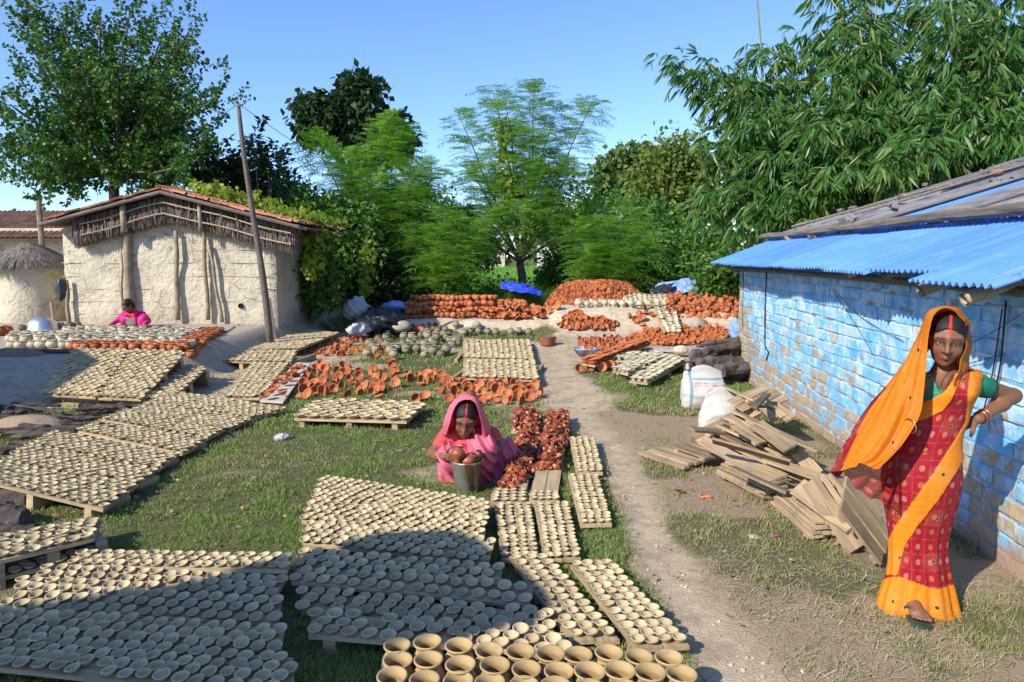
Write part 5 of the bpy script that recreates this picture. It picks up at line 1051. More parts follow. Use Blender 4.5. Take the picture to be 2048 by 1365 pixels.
def tree(name, label, base, blobs, n, leafL, leafW, mat, cat='tree', trunk=.12, clump=14, jit=.18, group=None, droop=-.35, r=rv, bark='trunk'):
    base = np.asarray(base, float); e = empty(name, base, label, cat, group); p, c = blob_pts(blobs, n, r, clump, jit); d = unit(p - c) * .7 + r.normal(0, .6, p.shape) + [0, 0, droop]
    k = len(p); mb = MB(); V, F = leaves(p, d, leafL * r.uniform(.65, 1.25, k), leafW * r.uniform(.7, 1.2, k), r); mb.add(V - base, F); mb.obj('crown', mat, e)
    mb = MB(); cm = np.mean([b_[0] for b_ in blobs], 0); fork = base + (cm - base) * .55; fork[2] = base[2] + (min(b_[0][2] - .3 * b_[1][2] for b_ in blobs) - base[2]) * .8; limb(mb, base - base - [0, 0, .1], fork - base, trunk, trunk * .75, r)
    for c_, rad in blobs:
        limb(mb, fork - base, np.asarray(c_) - base, trunk * .6, trunk * .2, r)
        for _ in range(4): limb(mb, fork - base + (np.asarray(c_) - fork) * .6, np.asarray(c_) - base + r.normal(0, .5, 3) * rad, trunk * .25, trunk * .06, r, 6)
    mb.obj('trunk', M[bark], e, smooth=True); return e
def Bl(u, v, y, ru, rvv, dep=None):
    c = D(u, v, y); s = y / FPX; return (c, (ru * s, (dep or (ru + rvv) / 2 * s), rvv * s))
# big ficus behind the hut: upright leafy shoots from a fan of limbs
y = 19.0; base = np.array([D(220, 400, y)[0], y, .3]); e = empty('ficus_tree', base, 'large leafy dark green tree rising behind the mud hut', 'tree')
fork = D(226, 352, y); mb = MB(); limb(mb, [0, 0, 0], fork - base, .17, .13, rv); tips = []
for (u, v) in ((20, 210), (70, 120), (130, 60), (200, 30), (260, 20), (330, 60), (390, 110), (420, 200), (410, 270), (330, 290), (230, 170), (120, 210), (40, 290), (100, 310), (180, 290), (270, 110), (300, 200), (350, 180), (30, 330), (80, 355), (150, 350), (290, 345), (350, 340), (395, 320), (60, 40), (110, 20), (160, 130), (380, 60)):
    for dy in (-1.2, .6):
        t_ = D(u, v, y + dy + rv.normal(0, .5)); limb(mb, fork - base, t_ - base, .055, .014, rv); tips.append(t_)
mb.obj('trunk', M['trunk'], e, smooth=True)
tips = np.array(tips); st = []; di = []
for t_ in tips:
    for k in range(21):
        s = fork + (t_ - fork) * rv.uniform(.30, 1.0) + rv.normal(0, .25, 3); d = unit(unit(t_ - fork) * .9 + rv.normal(0, .55, 3) + [0, 0, .25]); st.append(s); di.append(d)
mb = MB(); V, F = shoots(np.array(st), np.array(di), rv.uniform(.5, 1.05, len(st)), 34, .125, .043, rv, (0, 0, .15), -.45); mb.add(V - base, F); mb.obj('crown', M['l_ficus'], e)
for lab, uu, vv, hh in (('broad leaved dark shoots behind the pole, left', 420, 330, 80), ('tall dark leafy shoots right of the pole', 515, 310, 90), ('low dark leafy shrub behind the hut roof', 470, 370, 60)):
    y2 = 19.5; a = D(uu, vv, y2); base = np.array([a[0], y2, .0]); e = empty('leafy_shrub', base, lab, 'shrub', 'shrubs behind the hut'); st = []; di = []; mb = MB()
    for k in range(26):
        s = np.array([a[0] + rv.normal(0, .45), y2 + rv.normal(0, .4), a[2] - hh * .009 + rv.normal(0, .3)]); d = unit([rv.normal(0, .35), rv.normal(0, .3), 1.0]); st.append(s); di.append(d)
        if k < 8: limb(mb, [0, 0, 0], s - base, .035, .015, rv)
    mb.obj('trunk', M['trunk'], e); mb = MB(); V, F = shoots(np.array(st), np.array(di), rv.uniform(.6, 1.25, len(st)), 46, .21, .05, rv, (0, 0, 0), -.25); mb.add(V - base, F); mb.obj('crown', M['l_dark'], e)
# feathery trees (bipinnate fronds)
def fronds(p, d, L, r, npin=7, nleaf=9, lw=.012):
    """each frond: a rachis with pairs of pinnae, each pinna a row of tiny leaflets"""
    n = len(p); d = unit(d); s = unit(np.cross(d, [0, 0, 1.0]) + 1e-3); up = np.cross(s, d); Vs = []
    for k in range(npin):
        t = (k + .6) / npin; c = p + d * (L * t)[:, None] + np.array([0, 0, -1.0]) * (L * .35 * t ** 2)[:, None]
        for sg in (-1, 1):
            pl = L * .42 * (1 - .55 * abs(t - .45) * 1.6); pd = unit(s * sg * .9 + d * .55 + np.array([0, 0, -.25]) + r.normal(0, .10, (n, 3)))
            for j in range(nleaf):
                q = c + pd * (pl * (j + .7) / nleaf)[:, None]; w_ = (L * .066)[:, None]; o = d * w_ * .9 + up * w_ * .15 * r.normal(0, 1, (n, 1))
                wd = pd * (pl * .36 / nleaf)[:, None]; Vs.append(np.stack([q - o, q + wd, q + o, q - wd], 1))
    V = np.concatenate([v.reshape(-1, 3) for v in Vs]); return V, [np.arange(len(V)).reshape(-1, 4)]
def feather_tree(name, label, base, fork, tips, per, fl, mat, trunk, spread=.5, seed=0, low=.35, npin=6, nleaf=6, group=None):
    r = np.random.default_rng(seed); base = np.asarray(base, float); e = empty(name, base, label, 'tree', group); mb = MB(); limb(mb, [0, 0, -.1], fork - base, trunk, trunk * .8, r, 8, .12); Pp = []; Dd = []; Ll = []
    for t_ in tips:
        q = limb(mb, fork - base, t_ - base, trunk * .34, trunk * .06, r, 12, .08) + base
        for k in range(per):
            f = low + (1 - low) * r.random() ** .75; i = f * 11; i0 = min(int(i), 10); s = q[i0] + (q[i0 + 1] - q[i0]) * (i - i0); ax = unit(q[i0 + 1] - q[i0]); a = r.uniform(0, 6.28)
            sd = unit(np.cross(ax, [.2, 1, .1])); u2 = np.cross(sd, ax); o = math.cos(a) * sd + math.sin(a) * u2; s = s + o * r.random() * spread * (1.25 - f)
            Pp.append(s); Dd.append(o + ax * .45 + [0, 0, .1] + r.normal(0, .2, 3)); Ll.append(fl * r.uniform(.7, 1.2))
    mb.obj('trunk', M['trunk'], e, smooth=True); mb = MB(); V, F = fronds(np.array(Pp), np.array(Dd), np.array(Ll), r, npin, nleaf); mb.add(V - base, F); mb.obj('crown', mat, e); return e
y = 22.0; base = np.array([D(1048, 600, y)[0], y, 0]); tp = lambda L, y0: [D(u, v, y0 + dy) for u, v, dy in L]
feather_tree('feathery_tree', 'tall feathery light green tree with a forked dark trunk in the centre', base, D(1040, 525, y), tp([(915, 225, 0), (985, 180, .4), (1010, 200, -.5), (1070, 165, 0), (1060, 260, -.8), (1115, 215, .5), (1185, 205, 0), (1150, 330, -.6), (940, 340, -.6), (1010, 350, .6), (1090, 330, -.9), (1120, 410, -.9), (970, 430, -.9), (1040, 420, -1.1), (1190, 420, 0), (900, 430, .3)], y), 150, .62, M['l_feather'], .16, .8, 4)
y = 21.0; feather_tree('feathery_tree', 'feathery green tree left of the centre tree, before the dark tree', (D(760, 600, y)[0], y, 0), D(760, 520, y), tp([(620, 280, 0), (700, 300, -.5), (760, 235, 0), (800, 250, .4), (830, 330, -.4), (680, 370, -.6), (740, 360, -.9), (800, 400, -.9), (860, 390, 0), (650, 420, -.5), (720, 450, -1), (870, 330, .3), (790, 480, -1)], y), 150, .62, M['l_feather'], .12, .8, 6)
y = 20.0; feather_tree('feathery_bush', 'low feathery bush between the two feathery trees', (D(880, 620, y)[0], y, 0), D(880, 590, y), tp([(830, 450, 0), (880, 420, 0), (930, 440, 0), (960, 480, 0), (800, 500, 0), (860, 510, -.5), (920, 510, -.4)], y), 130, .6, M['l_feather'], .06, .8, 8, .1)
y = 20.5; feather_tree('feathery_bush', 'feathery bush right of the centre tree before the hedge', (D(1210, 620, y)[0], y, 0), D(1210, 590, y), tp([(1150, 450, 0), (1200, 440, 0), (1250, 420, 0), (1290, 450, 0), (1170, 510, -.4), (1240, 500, -.5), (1310, 500, -.3)], y), 130, .6, M['l_feather'], .06, .8, 9, .1)
# other trees
tree('dark_tree', 'dark glossy leaved tree standing above the feathery ones', (D(720, 560, 30)[0], 30, 0), [Bl(722, 190, 30, 36, 32), Bl(632, 220, 30, 38, 18), Bl(680, 240, 30, 75, 34), Bl(795, 275, 30, 24, 40), Bl(630, 260, 30, 30, 20), Bl(745, 290, 30, 50, 40)], 8000, .38, .13, M['l_dark'], trunk=.25, jit=.24, droop=-.7)
tree('rounded_tree', 'dark rounded tree far back beside the yellowish tree', (D(1250, 520, 48)[0], 48, 0), [Bl(1250, 350, 48, 45, 38), Bl(1225, 385, 48, 30, 30), Bl(1280, 330, 48, 30, 25)], 3500, .5, .2, M['l_far'], trunk=.3, jit=.5)
tree('yellowish_tree', 'yellowish green airy tree before the bamboo', (D(1350, 540, 34)[0], 34, 0), [Bl(1350, 320, 34, 60, 38), Bl(1310, 370, 34, 50, 40), Bl(1390, 370, 34, 60, 50), Bl(1340, 430, 34, 80, 50)], 7500, .3, .11, M['l_yel'], trunk=.25, jit=.4)
for k, (u, v, y, ru, rr, lab) in enumerate(((1310, 470, 24, 70, 75, 'mid green bush left of the bamboo'), (1400, 510, 22, 80, 60, 'leafy bush below the bamboo tips'), (1240, 545, 21.5, 70, 38, 'low bush behind the tall red heap'), (1370, 545, 21, 90, 35, 'hedge bush behind the pale tarp'), (1460, 560, 17.5, 50, 40, 'bush at the shed corner'), (1130, 545, 23, 50, 40, 'small bush right of the tree trunk'),
        (690, 480, 19.5, 70, 90, 'dense green bush right of the hut roof'), (620, 450, 19.5, 60, 60, 'bush rising over the right end of the hut roof'), (618, 545, 16.3, 42, 80, 'shaded bush beside the hut wall'), (760, 545, 20.0, 80, 60, 'dark bush in the shade behind the plastic heaps'), (860, 555, 20.6, 60, 45, 'dark bush left of the paddy'), (560, 395, 21, 60, 40, 'bush behind the hut roof near the pole'), (850, 440, 26, 90, 70, 'green bush filling the gap between the feathery trees'), (930, 490, 27, 70, 45, 'bush behind the gap left of the trunk'), (1160, 450, 26, 80, 70, 'green bush behind the right limb of the centre tree'), (1240, 440, 30, 70, 60, 'bush under the far dark tree'), (560, 440, 22, 50, 50, 'bush rising behind the hut ridge at right'), (1000, 590, 20.6, 60, 14, 'low weeds before the trunk'), (900, 592, 20.2, 70, 16, 'low pale weeds behind the kiln heap'))):
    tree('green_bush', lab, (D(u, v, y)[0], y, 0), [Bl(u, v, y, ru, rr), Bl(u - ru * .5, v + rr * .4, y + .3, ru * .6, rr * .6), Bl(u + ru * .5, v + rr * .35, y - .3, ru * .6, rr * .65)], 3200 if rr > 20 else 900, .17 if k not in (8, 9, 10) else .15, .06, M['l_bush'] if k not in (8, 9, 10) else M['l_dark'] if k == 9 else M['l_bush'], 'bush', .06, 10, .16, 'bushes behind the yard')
for k in range(26):                                    # tree line beyond the paddy
    x = -95 + k * 8.5 + rv.normal(0, 2); y = 125 + rv.uniform(-10, 30); h = rv.uniform(5, 10); c = np.array([x, y, h * .55])
    if -8 < x < 14 and False: continue
    tree('distant_tree', 'far tree in the line beyond the paddy field', (x, y, 0), [(c, (5, 4, h * .5)), (c + [2.5, 0, -1], (3.5, 3, h * .4))], 700, 1.1, .5, M['l_far'], trunk=.25, clump=8, jit=.9, group='trees beyond the paddy')
# bamboo clumps over the shed
def bamboo(label, culms, ncl, seed, cl_per):
    r = np.random.default_rng(seed); base = np.array(culms[0][0], float); e = empty('bamboo_clump', base, label, 'bamboo'); Pp = []; Dd = []; Ll = []
    for (b0, tip, arch) in culms:
        b0 = np.asarray(b0, float); tip = np.asarray(tip, float); t = np.linspace(0, 1, 16)[:, None]; q = b0 + (tip - b0) * t; q[:, 2] += arch * np.sin(t[:, 0] * math.pi) ; q[:, :2] = b0[:2] + (tip - b0)[:2] * (t ** 1.7)
        mb = MB(); mb.add(*tube(q - base, np.linspace(.05, .012, 16), 7)); mb.obj('culm', M['culm'], e, smooth=True)
        for k in range(cl_per):
            f = .22 + .78 * r.random() ** .8; i = f * 15; i0 = min(int(i), 14); s = q[i0] + (q[i0 + 1] - q[i0]) * (i - i0); o = r.normal(0, 1, 3) * [1, 1, .5]; o = unit(o); rad = r.random() ** .6 * (1.25 * (1.12 - f) + .30); s = s + o * rad
            nlv = r.integers(5, 10); ax = unit(o * .7 + [0, 0, -.35] + r.normal(0, .3, 3)); sd = unit(np.cross(ax, [0, 0, 1.0]) + r.normal(0, .2, 3)); L = r.uniform(.26, .42)
            for j in range(nlv):
                a = (j / (nlv - 1) - .5) * 1.9; Pp.append(s + ax * (.03 * j)); Dd.append(ax * math.cos(a) + sd * math.sin(a) + [0, 0, -.55] + r.normal(0, .12, 3)); Ll.append(L * (1 - .25 * abs(a)))
    Pp = np.array(Pp); Dd = unit(np.array(Dd)); Ll = np.array(Ll); n = len(Pp); s = unit(np.cross(Dd, r.normal(0, 1, (n, 3)) * [1, 1, .4])); Wd = (Ll * .075)[:, None]; L = Ll[:, None]
    nn = np.cross(s, Dd); m1 = Pp + Dd * L * .3; m2 = Pp + Dd * L * .68 + [0, 0, -.03]; V = np.stack([Pp, m1 + s * Wd + nn * Wd * .3, m2 + s * Wd * .7 + nn * Wd * .3, Pp + Dd * L + [0, 0, -.08] * L * 2, m2 - s * Wd * .7 + nn * Wd * .3, m1 - s * Wd + nn * Wd * .3], 1).reshape(-1, 3)
    k = np.arange(n)[:, None] * 6; mb = MB(); mb.add(V - base, [k + [[0, 1, 5]], k + [[2, 3, 4]], k + [[1, 2, 4, 5]]]); mb.obj('foliage', M['l_bamboo'], e)
M['culm'] = simple('bamboo_culm', (.20, .25, .09), (.30, .28, .12), 6, .5, .1, 40, .2)
def cul(b0, L, y0): return [((D(b0[0], 600, y0)[0] + rv.normal(0, .4), y0 + rv.normal(0, .4), 0), D(u, v, y0 + dy), a) for u, v, dy, a in L]
bamboo('left part of the bamboo clump, its loose tips against the sky', cul((1620, 0), [(1345, 120, .5, 1.0), (1400, 130, .2, 1.2), (1480, 170, -.3, 1.0), (1530, 100, .3, .8), (1500, 240, -1.2, 1.4), (1420, 300, -.6, 1.6), (1440, 390, -1.2, 1.8), (1480, 450, -1.5, 1.9), (1540, 420, -1.8, 1.9), (1400, 430, -.8, 1.6),  (1550, 310, -1.5, 1.4), (1600, 200, -.8, .8), (1600, 70, .4, .5)], 16.0), 0, 3, 190)
bamboo('middle of the bamboo clump above the shed roof', cul((1780, 0), [(1640, 60, 0, .6), (1680, 150, -1, .7), (1620, 260, -1.8, 1.4), (1700, 10, .5, .4), (1760, 100, -1, .6), (1720, 240, -2, 1.2), (1600, 380, -2, 1.9), (1560, 440, -1.5, 2.0), (1640, 430, -1.5, 2.0), (1690, 340, -2.2, 1.7), (1800, 30, 0, .3), (1650, -20, .5, .3), (1750, -60, .2, .3), (1720, 60, -.5, .4), (1800, 180, -1.5, .8)], 15.5), 0, 4, 200)
bamboo('right part of the bamboo clump at the picture edge', cul((1950, 0), [(1850, -20, 0, .4), (1900, 60, -.8, .5), (1870, 180, -1.6, .9), (1960, -40, -.2, .3), (1980, 120, -1.4, .6), (1940, 240, -2, 1.2), (2060, 60, -.6, .4), (1860, -120, .5, .2), (1950, -100, .3, .2), (2060, -60, 0, .2), (1900, 0, -1, .3), (2000, 20, -1.2, .3), (2060, 200, -1.6, .8), (1830, 290, -2.2, 1.5), (2010, 270, -2.2, 1.4), (1760, 340, -2.3, 1.7)], 14.5), 0, 5, 200)
bamboo('far right continuation of the bamboo, mostly past the picture edge', cul((2300, 0), [(2150, 20, -.5, .4), (2200, 150, -1.2, .7), (2300, 0, 0, .4), (2380, 120, -1, .6), (2480, 60, -.4, .5), (2260, 240, -1.6, 1.0), (2420, 230, -1.5, 1.0)], 14.5), 0, 6, 170)
e = empty('dead_culm', D(1530, 300, 16.5), 'bare thin bamboo pole standing up left of the clump', 'bamboo'); mb = MB(); a = D(1530, 300, 16.5); mb.add(*tube(np.array([a, D(1522, 90, 16.5), D(1512, -30, 16.5)]) - a, [.035, .025, .02], 6)); mb.obj('culm', M['culm'], e)
# vine on the hut roof and corner
def vine(pts, spread, n, size, label, base):
    pts = catmull(pts, 40); k = rv.integers(0, 40, n); p = pts[k] + rv.normal(0, 1, (n, 3)) * spread; d = rv.normal(0, .6, (n, 3)) + [.1, -.5, -.5]; mb = MB(); V, F = leaves(p, d, size * rv.uniform(.6, 1.3, n), size * .42 * rv.uniform(.7, 1.2, n), rv, .1); base = np.asarray(base)
    e = empty('climbing_vine', base, label, 'vine'); mb.add(V - base, F); mb.obj('foliage', M['l_vine'], e); mb = MB(); mb.add(*tube(pts - base, .012, 5)); mb.obj('stem', M['trunk'], e)
vine([D(400, 372, 15.5), D(450, 385, 15.5), D(500, 400, 15.3), D(550, 420, 15.2), D(600, 432, 15.0), D(650, 445, 15.4)], [.22, .28, .06], 760, .14, 'yellow green vine spreading over the hut roof', P(640, 640, .1))
vine([D(645, 440, 15.2), D(635, 480, 14.9), D(625, 520, 14.8), D(622, 545, 14.8)], [.12, .15, .10], 260, .15, 'yellow green vine hanging down the hut corner', P(622, 640, .1))
vine([D(735, 480, 18.3), D(732, 540, 18.2), D(728, 590, 18.1)], [.10, .12, .1], 160, .17, 'vine strand hanging in the shade right of the hut', P(728, 640, .1))
vine([D(1000, 250, 21.6), D(1010, 320, 21.5), D(1020, 400, 21.5)], [.16, .2, .2], 420, .17, 'yellow leaved vine climbing the centre tree', P(1040, 640, 0)); vine([D(1140, 360, 21.5), D(1150, 420, 21.3), D(1120, 470, 21.2)], [.2, .2, .2], 260, .17, 'yellow leaved vine on the right limb of the centre tree', P(1060, 640, 0))
# grass, rice and litter: blades nobody could count
def blades(X, Y, Z, h, w_, r, lean=.6):
    n = len(X); a = r.uniform(0, 6.28, n); L = r.normal(0, lean, n); d = np.stack([np.cos(a) * L, np.sin(a) * L, np.ones(n)], 1); d = unit(d); s = np.stack([-np.sin(a * 1.7), np.cos(a * 1.7), 0 * a], 1) * w_[:, None]
    p = np.stack([X, Y, Z], 1); m = p + d * (h * .55)[:, None]; t = m + unit(d + np.stack([np.cos(a) * .8, np.sin(a) * .8, -.25 * np.ones(n)], 1)) * (h * .55)[:, None]
    V = np.stack([p - s, p + s, m + s * .7, t, m - s * .7], 1).reshape(-1, 3); k = np.arange(n)[:, None] * 5; return V, [k + [[2, 3, 4]], k + [[0, 1, 2, 4]]]
def grassmat():
    b = NB('grass_blade'); r = b.rnd(); p = b.pos(); dry = b.ramp(b.math('ADD', b.noise(1.1, 4, p), b.math('MULTIPLY', b.attr('dry').outputs['Fac'], .28)), .44, .66)
    g = b.mix(r, (.12, .24, .036), (.23, .35, .07)); s = b.mix(r, (.30, .25, .11), (.44, .38, .20)); f = b.math('GREATER_THAN', b.math('FRACT', b.math('MULTIPLY', r, 9.7)), b.math('SUBTRACT', .80, b.math('MULTIPLY', dry, .60)))
    c = b.mix(f, g, s); b.done(c, .6, .2); t = b.n('ShaderNodeBsdfTranslucent'); b.put(t.inputs[0], c); m = b.n('ShaderNodeMixShader'); m.inputs[0].default_value = .3; b.t.links.new(b.b.outputs[0], m.inputs[1]); b.t.links.new(t.outputs[0], m.inputs[2]); b.t.links.new(m.outputs[0], b.out.inputs[0]); return b.m
GM = grassmat(); mb = MB(); rg = np.random.default_rng(77); dryv = []
for (y0, y1, n, h0, wd) in ((2.6, 4.4, 120000, .034, .0022), (4.4, 7.0, 150000, .036, .0030), (7.0, 11.0, 110000, .045, .0050), (11.0, 21.0, 80000, .06, .010)):
    v = rg.random(n); yy = y0 + (y1 - y0) * v; xx = rg.uniform(-.80, .80, n) * yy; g = grassness(xx, yy); tuft = sst((fbm(xx * 5, yy * 5, 60, 3) - .30) / .3); keep = rg.random(n) < g * (.35 + .65 * tuft); xx, yy = xx[keep], yy[keep]; tf = tuft[keep]
    u_, v_ = xx, yy; ins = ((xx - SO[0]) * IN[0] + (yy - SO[1]) * IN[1]) > -.02; ok = ~ins; xx, yy, tf = xx[ok], yy[ok], tf[ok]
    h = h0 * rg.uniform(.5, 1.5, len(xx)) * (.6 + .7 * tf); V, F = blades(xx, yy, height(xx, yy) - .004, h, wd * rg.uniform(.7, 1.3, len(xx)), rg, .75); mb.add(V, F)
    dryv.append(np.repeat(sst((xx - np.interp(yy, PATH[::-1, 1], PATH[::-1, 0])) / .3) * (yy < 8), 5))
me = mb.mesh('grass', [GM]); vattr(me, 'dry', np.concatenate(dryv)); obj('grass', me, label='short patchy green lawn grass over the yard', cat='grass', kind='stuff')
n = 60000; yy = 22 + 75 * rg.random(n) ** 1.6; xx = rg.uniform(-.35, .55, n) * yy; V, F = blades(xx, yy, 0 * xx, rg.uniform(.5, .95, n), .012 + .0006 * yy, rg, .25); mb = MB(); mb.add(V, F); mb.obj('paddy_rice', M['l_rice'], label='bright green rice standing in the paddy behind the trees', cat='rice', kind='stuff')
n = 2600; xx = rg.uniform(-3.5, 1.5, n); yy = rg.uniform(19.6, 21.8, n); V, F = blades(xx, yy, 0 * xx, rg.uniform(.4, 1.1, n), rg.uniform(.008, .02, n), rg, .35); mb = MB(); mb.add(V, F); mb.obj('tall_weeds', M['l_bush'], label='tall weeds and grasses behind the kiln heaps', cat='weeds', kind='stuff')
# straw litter on the dry ground
n = 5500; u_ = rg.uniform(1180, 2048, n); v_ = rg.uniform(860, 1365, n); pts = np.array([P(a, c) for a, c in zip(u_, v_)]); ok = (seg_dist(pts[:, 0], pts[:, 1], PATH, PATHW) > rg.uniform(.3, 1.3, n)) & (((pts[:, 0] - SO[0]) * IN[0] + (pts[:, 1] - SO[1]) * IN[1]) < -.03) & (fbm(pts[:, 0] * 2, pts[:, 1] * 2, 70, 3) > .40); pts = pts[ok]; n = len(pts)
a = rg.uniform(0, 6.28, n); L = rg.uniform(.02, .085, n); d = np.stack([np.cos(a), np.sin(a), rg.normal(0, .12, n)], 1) * L[:, None] / 2; s = np.stack([-np.sin(a), np.cos(a), 0 * a], 1) * .0016; c = pts + [0, 0, .012]; c[:, 2] += height(pts[:, 0], pts[:, 1])
V = np.stack([c - d - s, c + d - s, c + d + s, c - d + s], 1).reshape(-1, 3); mb = MB(); mb.add(V, np.arange(4 * n).reshape(-1, 4)); mb.obj('straw_litter', simple('straw', (.48, .40, .25), (.30, .24, .15), 6, .8, 0, 40, .35), label='dry straw litter strewn over the bare ground at right', cat='straw', kind='stuff')

# fallen leaves and pebbles
n = 900; yy = rg.uniform(3, 10, n); xx = rg.uniform(-.72, .6, n) * yy; keep = ((xx - SO[0]) * IN[0] + (yy - SO[1]) * IN[1]) < -.05; xx, yy = xx[keep], yy[keep]; n = len(xx)
V, F = leaves(np.stack([xx, yy, height(xx, yy) + .03], 1), np.stack([rg.normal(0, 1, n), rg.normal(0, 1, n), rg.normal(0, .2, n)], 1), rg.uniform(.02, .055, n), rg.uniform(.006, .015, n), rg); mb = MB(); mb.add(V, F); mb.obj('fallen_leaves', leafmat('dry_leaf', (.30, .20, .09), (.42, .33, .16), (.20, .26, .08), .2), label='small dry leaves fallen over grass and path', cat='leaves', kind='stuff')
mb = MB(); n = 140
for k in range(n):
    t = rg.random() * (len(PATH) - 1.01); i = int(t); c = PATH[i] + (PATH[i + 1] - PATH[i]) * (t - i) + rg.normal(0, .16, 2); s_ = rg.uniform(.004, .014)
    V, F = rough_box((s_ * 1.5, s_ * 1.2, s_), .3, .15, k % 9); mb.add(V @ rotm((0, 0, 1), rg.uniform(0, 6)).T + [c[0], c[1], height1(c[0], c[1]) + s_ * .25], F)
mb.obj('path_pebbles', M['stone'], label='small pebbles and clods strewn along the footpath', cat='pebbles', kind='stuff')
# ------------------------------------------------------------------ people
class SDF:
    """smooth union of rounded cones and ellipsoids, meshed by surface nets"""
    def __init__(s): s.pr = []
    def cone(s, a, b, ra, rb, k=.02, sub=False): s.pr.append(('c', np.asarray(a, float), np.asarray(b, float), ra, rb, k, sub)); return s
    def chain(s, pts, rad, k=.02):
        for i in range(len(pts) - 1): s.cone(pts[i], pts[i + 1], rad[i], rad[i + 1], k)
        return s
    def ell(s, c, r, Rm=None, k=.02, sub=False): s.pr.append(('e', np.asarray(c, float), np.asarray(r, float), np.eye(3) if Rm is None else np.asarray(Rm), k, sub)); return s
    def mesh(s, h, disp=None):
        lo = np.full(3, 1e9); hi = -lo
        for p in s.pr:
            if p[-1]: continue
            if p[0] == 'c': l = np.minimum(p[1] - p[3], p[2] - p[4]); u = np.maximum(p[1] + p[3], p[2] + p[4])
            else: m = p[2].max(); l, u = p[1] - m, p[1] + m
            lo = np.minimum(lo, l); hi = np.maximum(hi, u)
        lo -= 4 * h + .02; hi += 4 * h + .02; n = np.ceil((hi - lo) / h).astype(int) + 1; F = np.full(n, .1, np.float32); ax = [lo[i] + h * np.arange(n[i]) for i in range(3)]
        for p in s.pr:
            k = p[-2]; pad = k + 3 * h
            if p[0] == 'c': l = np.minimum(p[1] - p[3], p[2] - p[4]) - pad; u = np.maximum(p[1] + p[3], p[2] + p[4]) + pad
            else: m = p[2].max() + pad; l, u = p[1] - m, p[1] + m
            i0 = np.clip(np.floor((l - lo) / h).astype(int), 0, n - 1); i1 = np.clip(np.ceil((u - lo) / h).astype(int) + 1, 1, n)
            sl_ = tuple(slice(a, b) for a, b in zip(i0, i1)); X = np.stack(np.meshgrid(*[ax[i][sl_[i]] for i in range(3)], indexing='ij'), -1)
            if p[0] == 'c':
                ba = p[2] - p[1]; t = np.clip(((X - p[1]) @ ba) / max(ba.dot(ba), 1e-9), 0, 1); d = np.linalg.norm(X - p[1] - t[..., None] * ba, axis=-1) - (p[3] + (p[4] - p[3]) * t)
            else:
                q = (X - p[1]) @ p[3]; k0 = np.linalg.norm(q / p[2], axis=-1); k1 = np.linalg.norm(q / p[2] ** 2, axis=-1) + 1e-9; d = k0 * (k0 - 1) / k1
            f = F[sl_]
            if p[-1]: d = -d; hh = np.clip(.5 - .5 * (f - d) / k, 0, 1); F[sl_] = f * (1 - hh) + d * hh + k * hh * (1 - hh)
            else: hh = np.clip(.5 + .5 * (f - d) / k, 0, 1); F[sl_] = f * (1 - hh) + d * hh - k * hh * (1 - hh)
        if disp is not None: F += disp(*np.meshgrid(*ax, indexing='ij')).astype(np.float32)
        S = F < 0; c = np.zeros(n - 1, np.int8)
        for dx in (0, 1):
            for dy in (0, 1):
                for dz in (0, 1): c += S[dx:n[0] - 1 + dx, dy:n[1] - 1 + dy, dz:n[2] - 1 + dz]
        act = (c > 0) & (c < 8); idx = np.full(act.shape, -1, np.int64); I = np.argwhere(act); idx[act] = np.arange(len(I)); acc = np.zeros((len(I), 3)); cnt = np.zeros(len(I))
        cor = np.array([[0, 0, 0], [1, 0, 0], [0, 1, 0], [1, 1, 0], [0, 0, 1], [1, 0, 1], [0, 1, 1], [1, 1, 1]]); val = np.stack([F[I[:, 0] + a, I[:, 1] + b, I[:, 2] + d] for a, b, d in cor], 1)
        for a, b in ((0, 1), (2, 3), (4, 5), (6, 7), (0, 2), (1, 3), (4, 6), (5, 7), (0, 4), (1, 5), (2, 6), (3, 7)):
            va, vb = val[:, a], val[:, b]; m = (va < 0) != (vb < 0); t = np.where(m, va / np.where(m, va - vb, 1), 0); acc += np.where(m[:, None], cor[a] + t[:, None] * (cor[b] - cor[a]), 0); cnt += m
        V = lo + h * (I + acc / cnt[:, None]); Q_ = []
        for axis_ in range(3):
            o = [np.arange(3) == k for k in range(3)]; sA = [slice(0, n[k] - 1) if k == axis_ else slice(1, n[k] - 1) for k in range(3)]; sB = [slice(1, n[k]) if k == axis_ else slice(1, n[k] - 1) for k in range(3)]
            a = S[tuple(sA)]; b = S[tuple(sB)]; E = np.argwhere(a != b); fl = a[tuple(E.T)]; E = E + np.array([0 if k == axis_ else 1 for k in range(3)]); u, v = [(1, 2), (2, 0), (0, 1)][axis_]
            e1 = np.zeros(3, int); e1[u] = 1; e2 = np.zeros(3, int); e2[v] = 1; g = lambda w_: idx[tuple(w_.T)]
            q = np.stack([g(E - e1 - e2), g(E - e2), g(E), g(E - e1)], 1); q[~fl] = q[~fl][:, ::-1]; Q_.append(q)
        return V, [np.concatenate(Q_)]
def skinmat(name, c):
    b = NB(name); a = b.attr('tint').outputs['Color']; n_ = b.noise(30, 4, b.oc()); col = b.mix(b.ramp(n_, .3, .7), c, tuple(k * .85 for k in c)); f = b.attr('tintf').outputs['Fac']; col = b.mix(f, col, a)
    b.b.inputs['Subsurface Weight'].default_value = .08; b.b.inputs['Subsurface Radius'].default_value = (.02, .008, .004); b.bump(b.noise(120, 3, b.oc()), .12, .002); return b.done(col, .52, .3)
M['skin'] = skinmat('brown_skin', (.205, .095, .05)); M['hair'] = simple('black_hair', (.012, .010, .010), (.02, .017, .016), 30, .45, .4, 90, 0, .4)
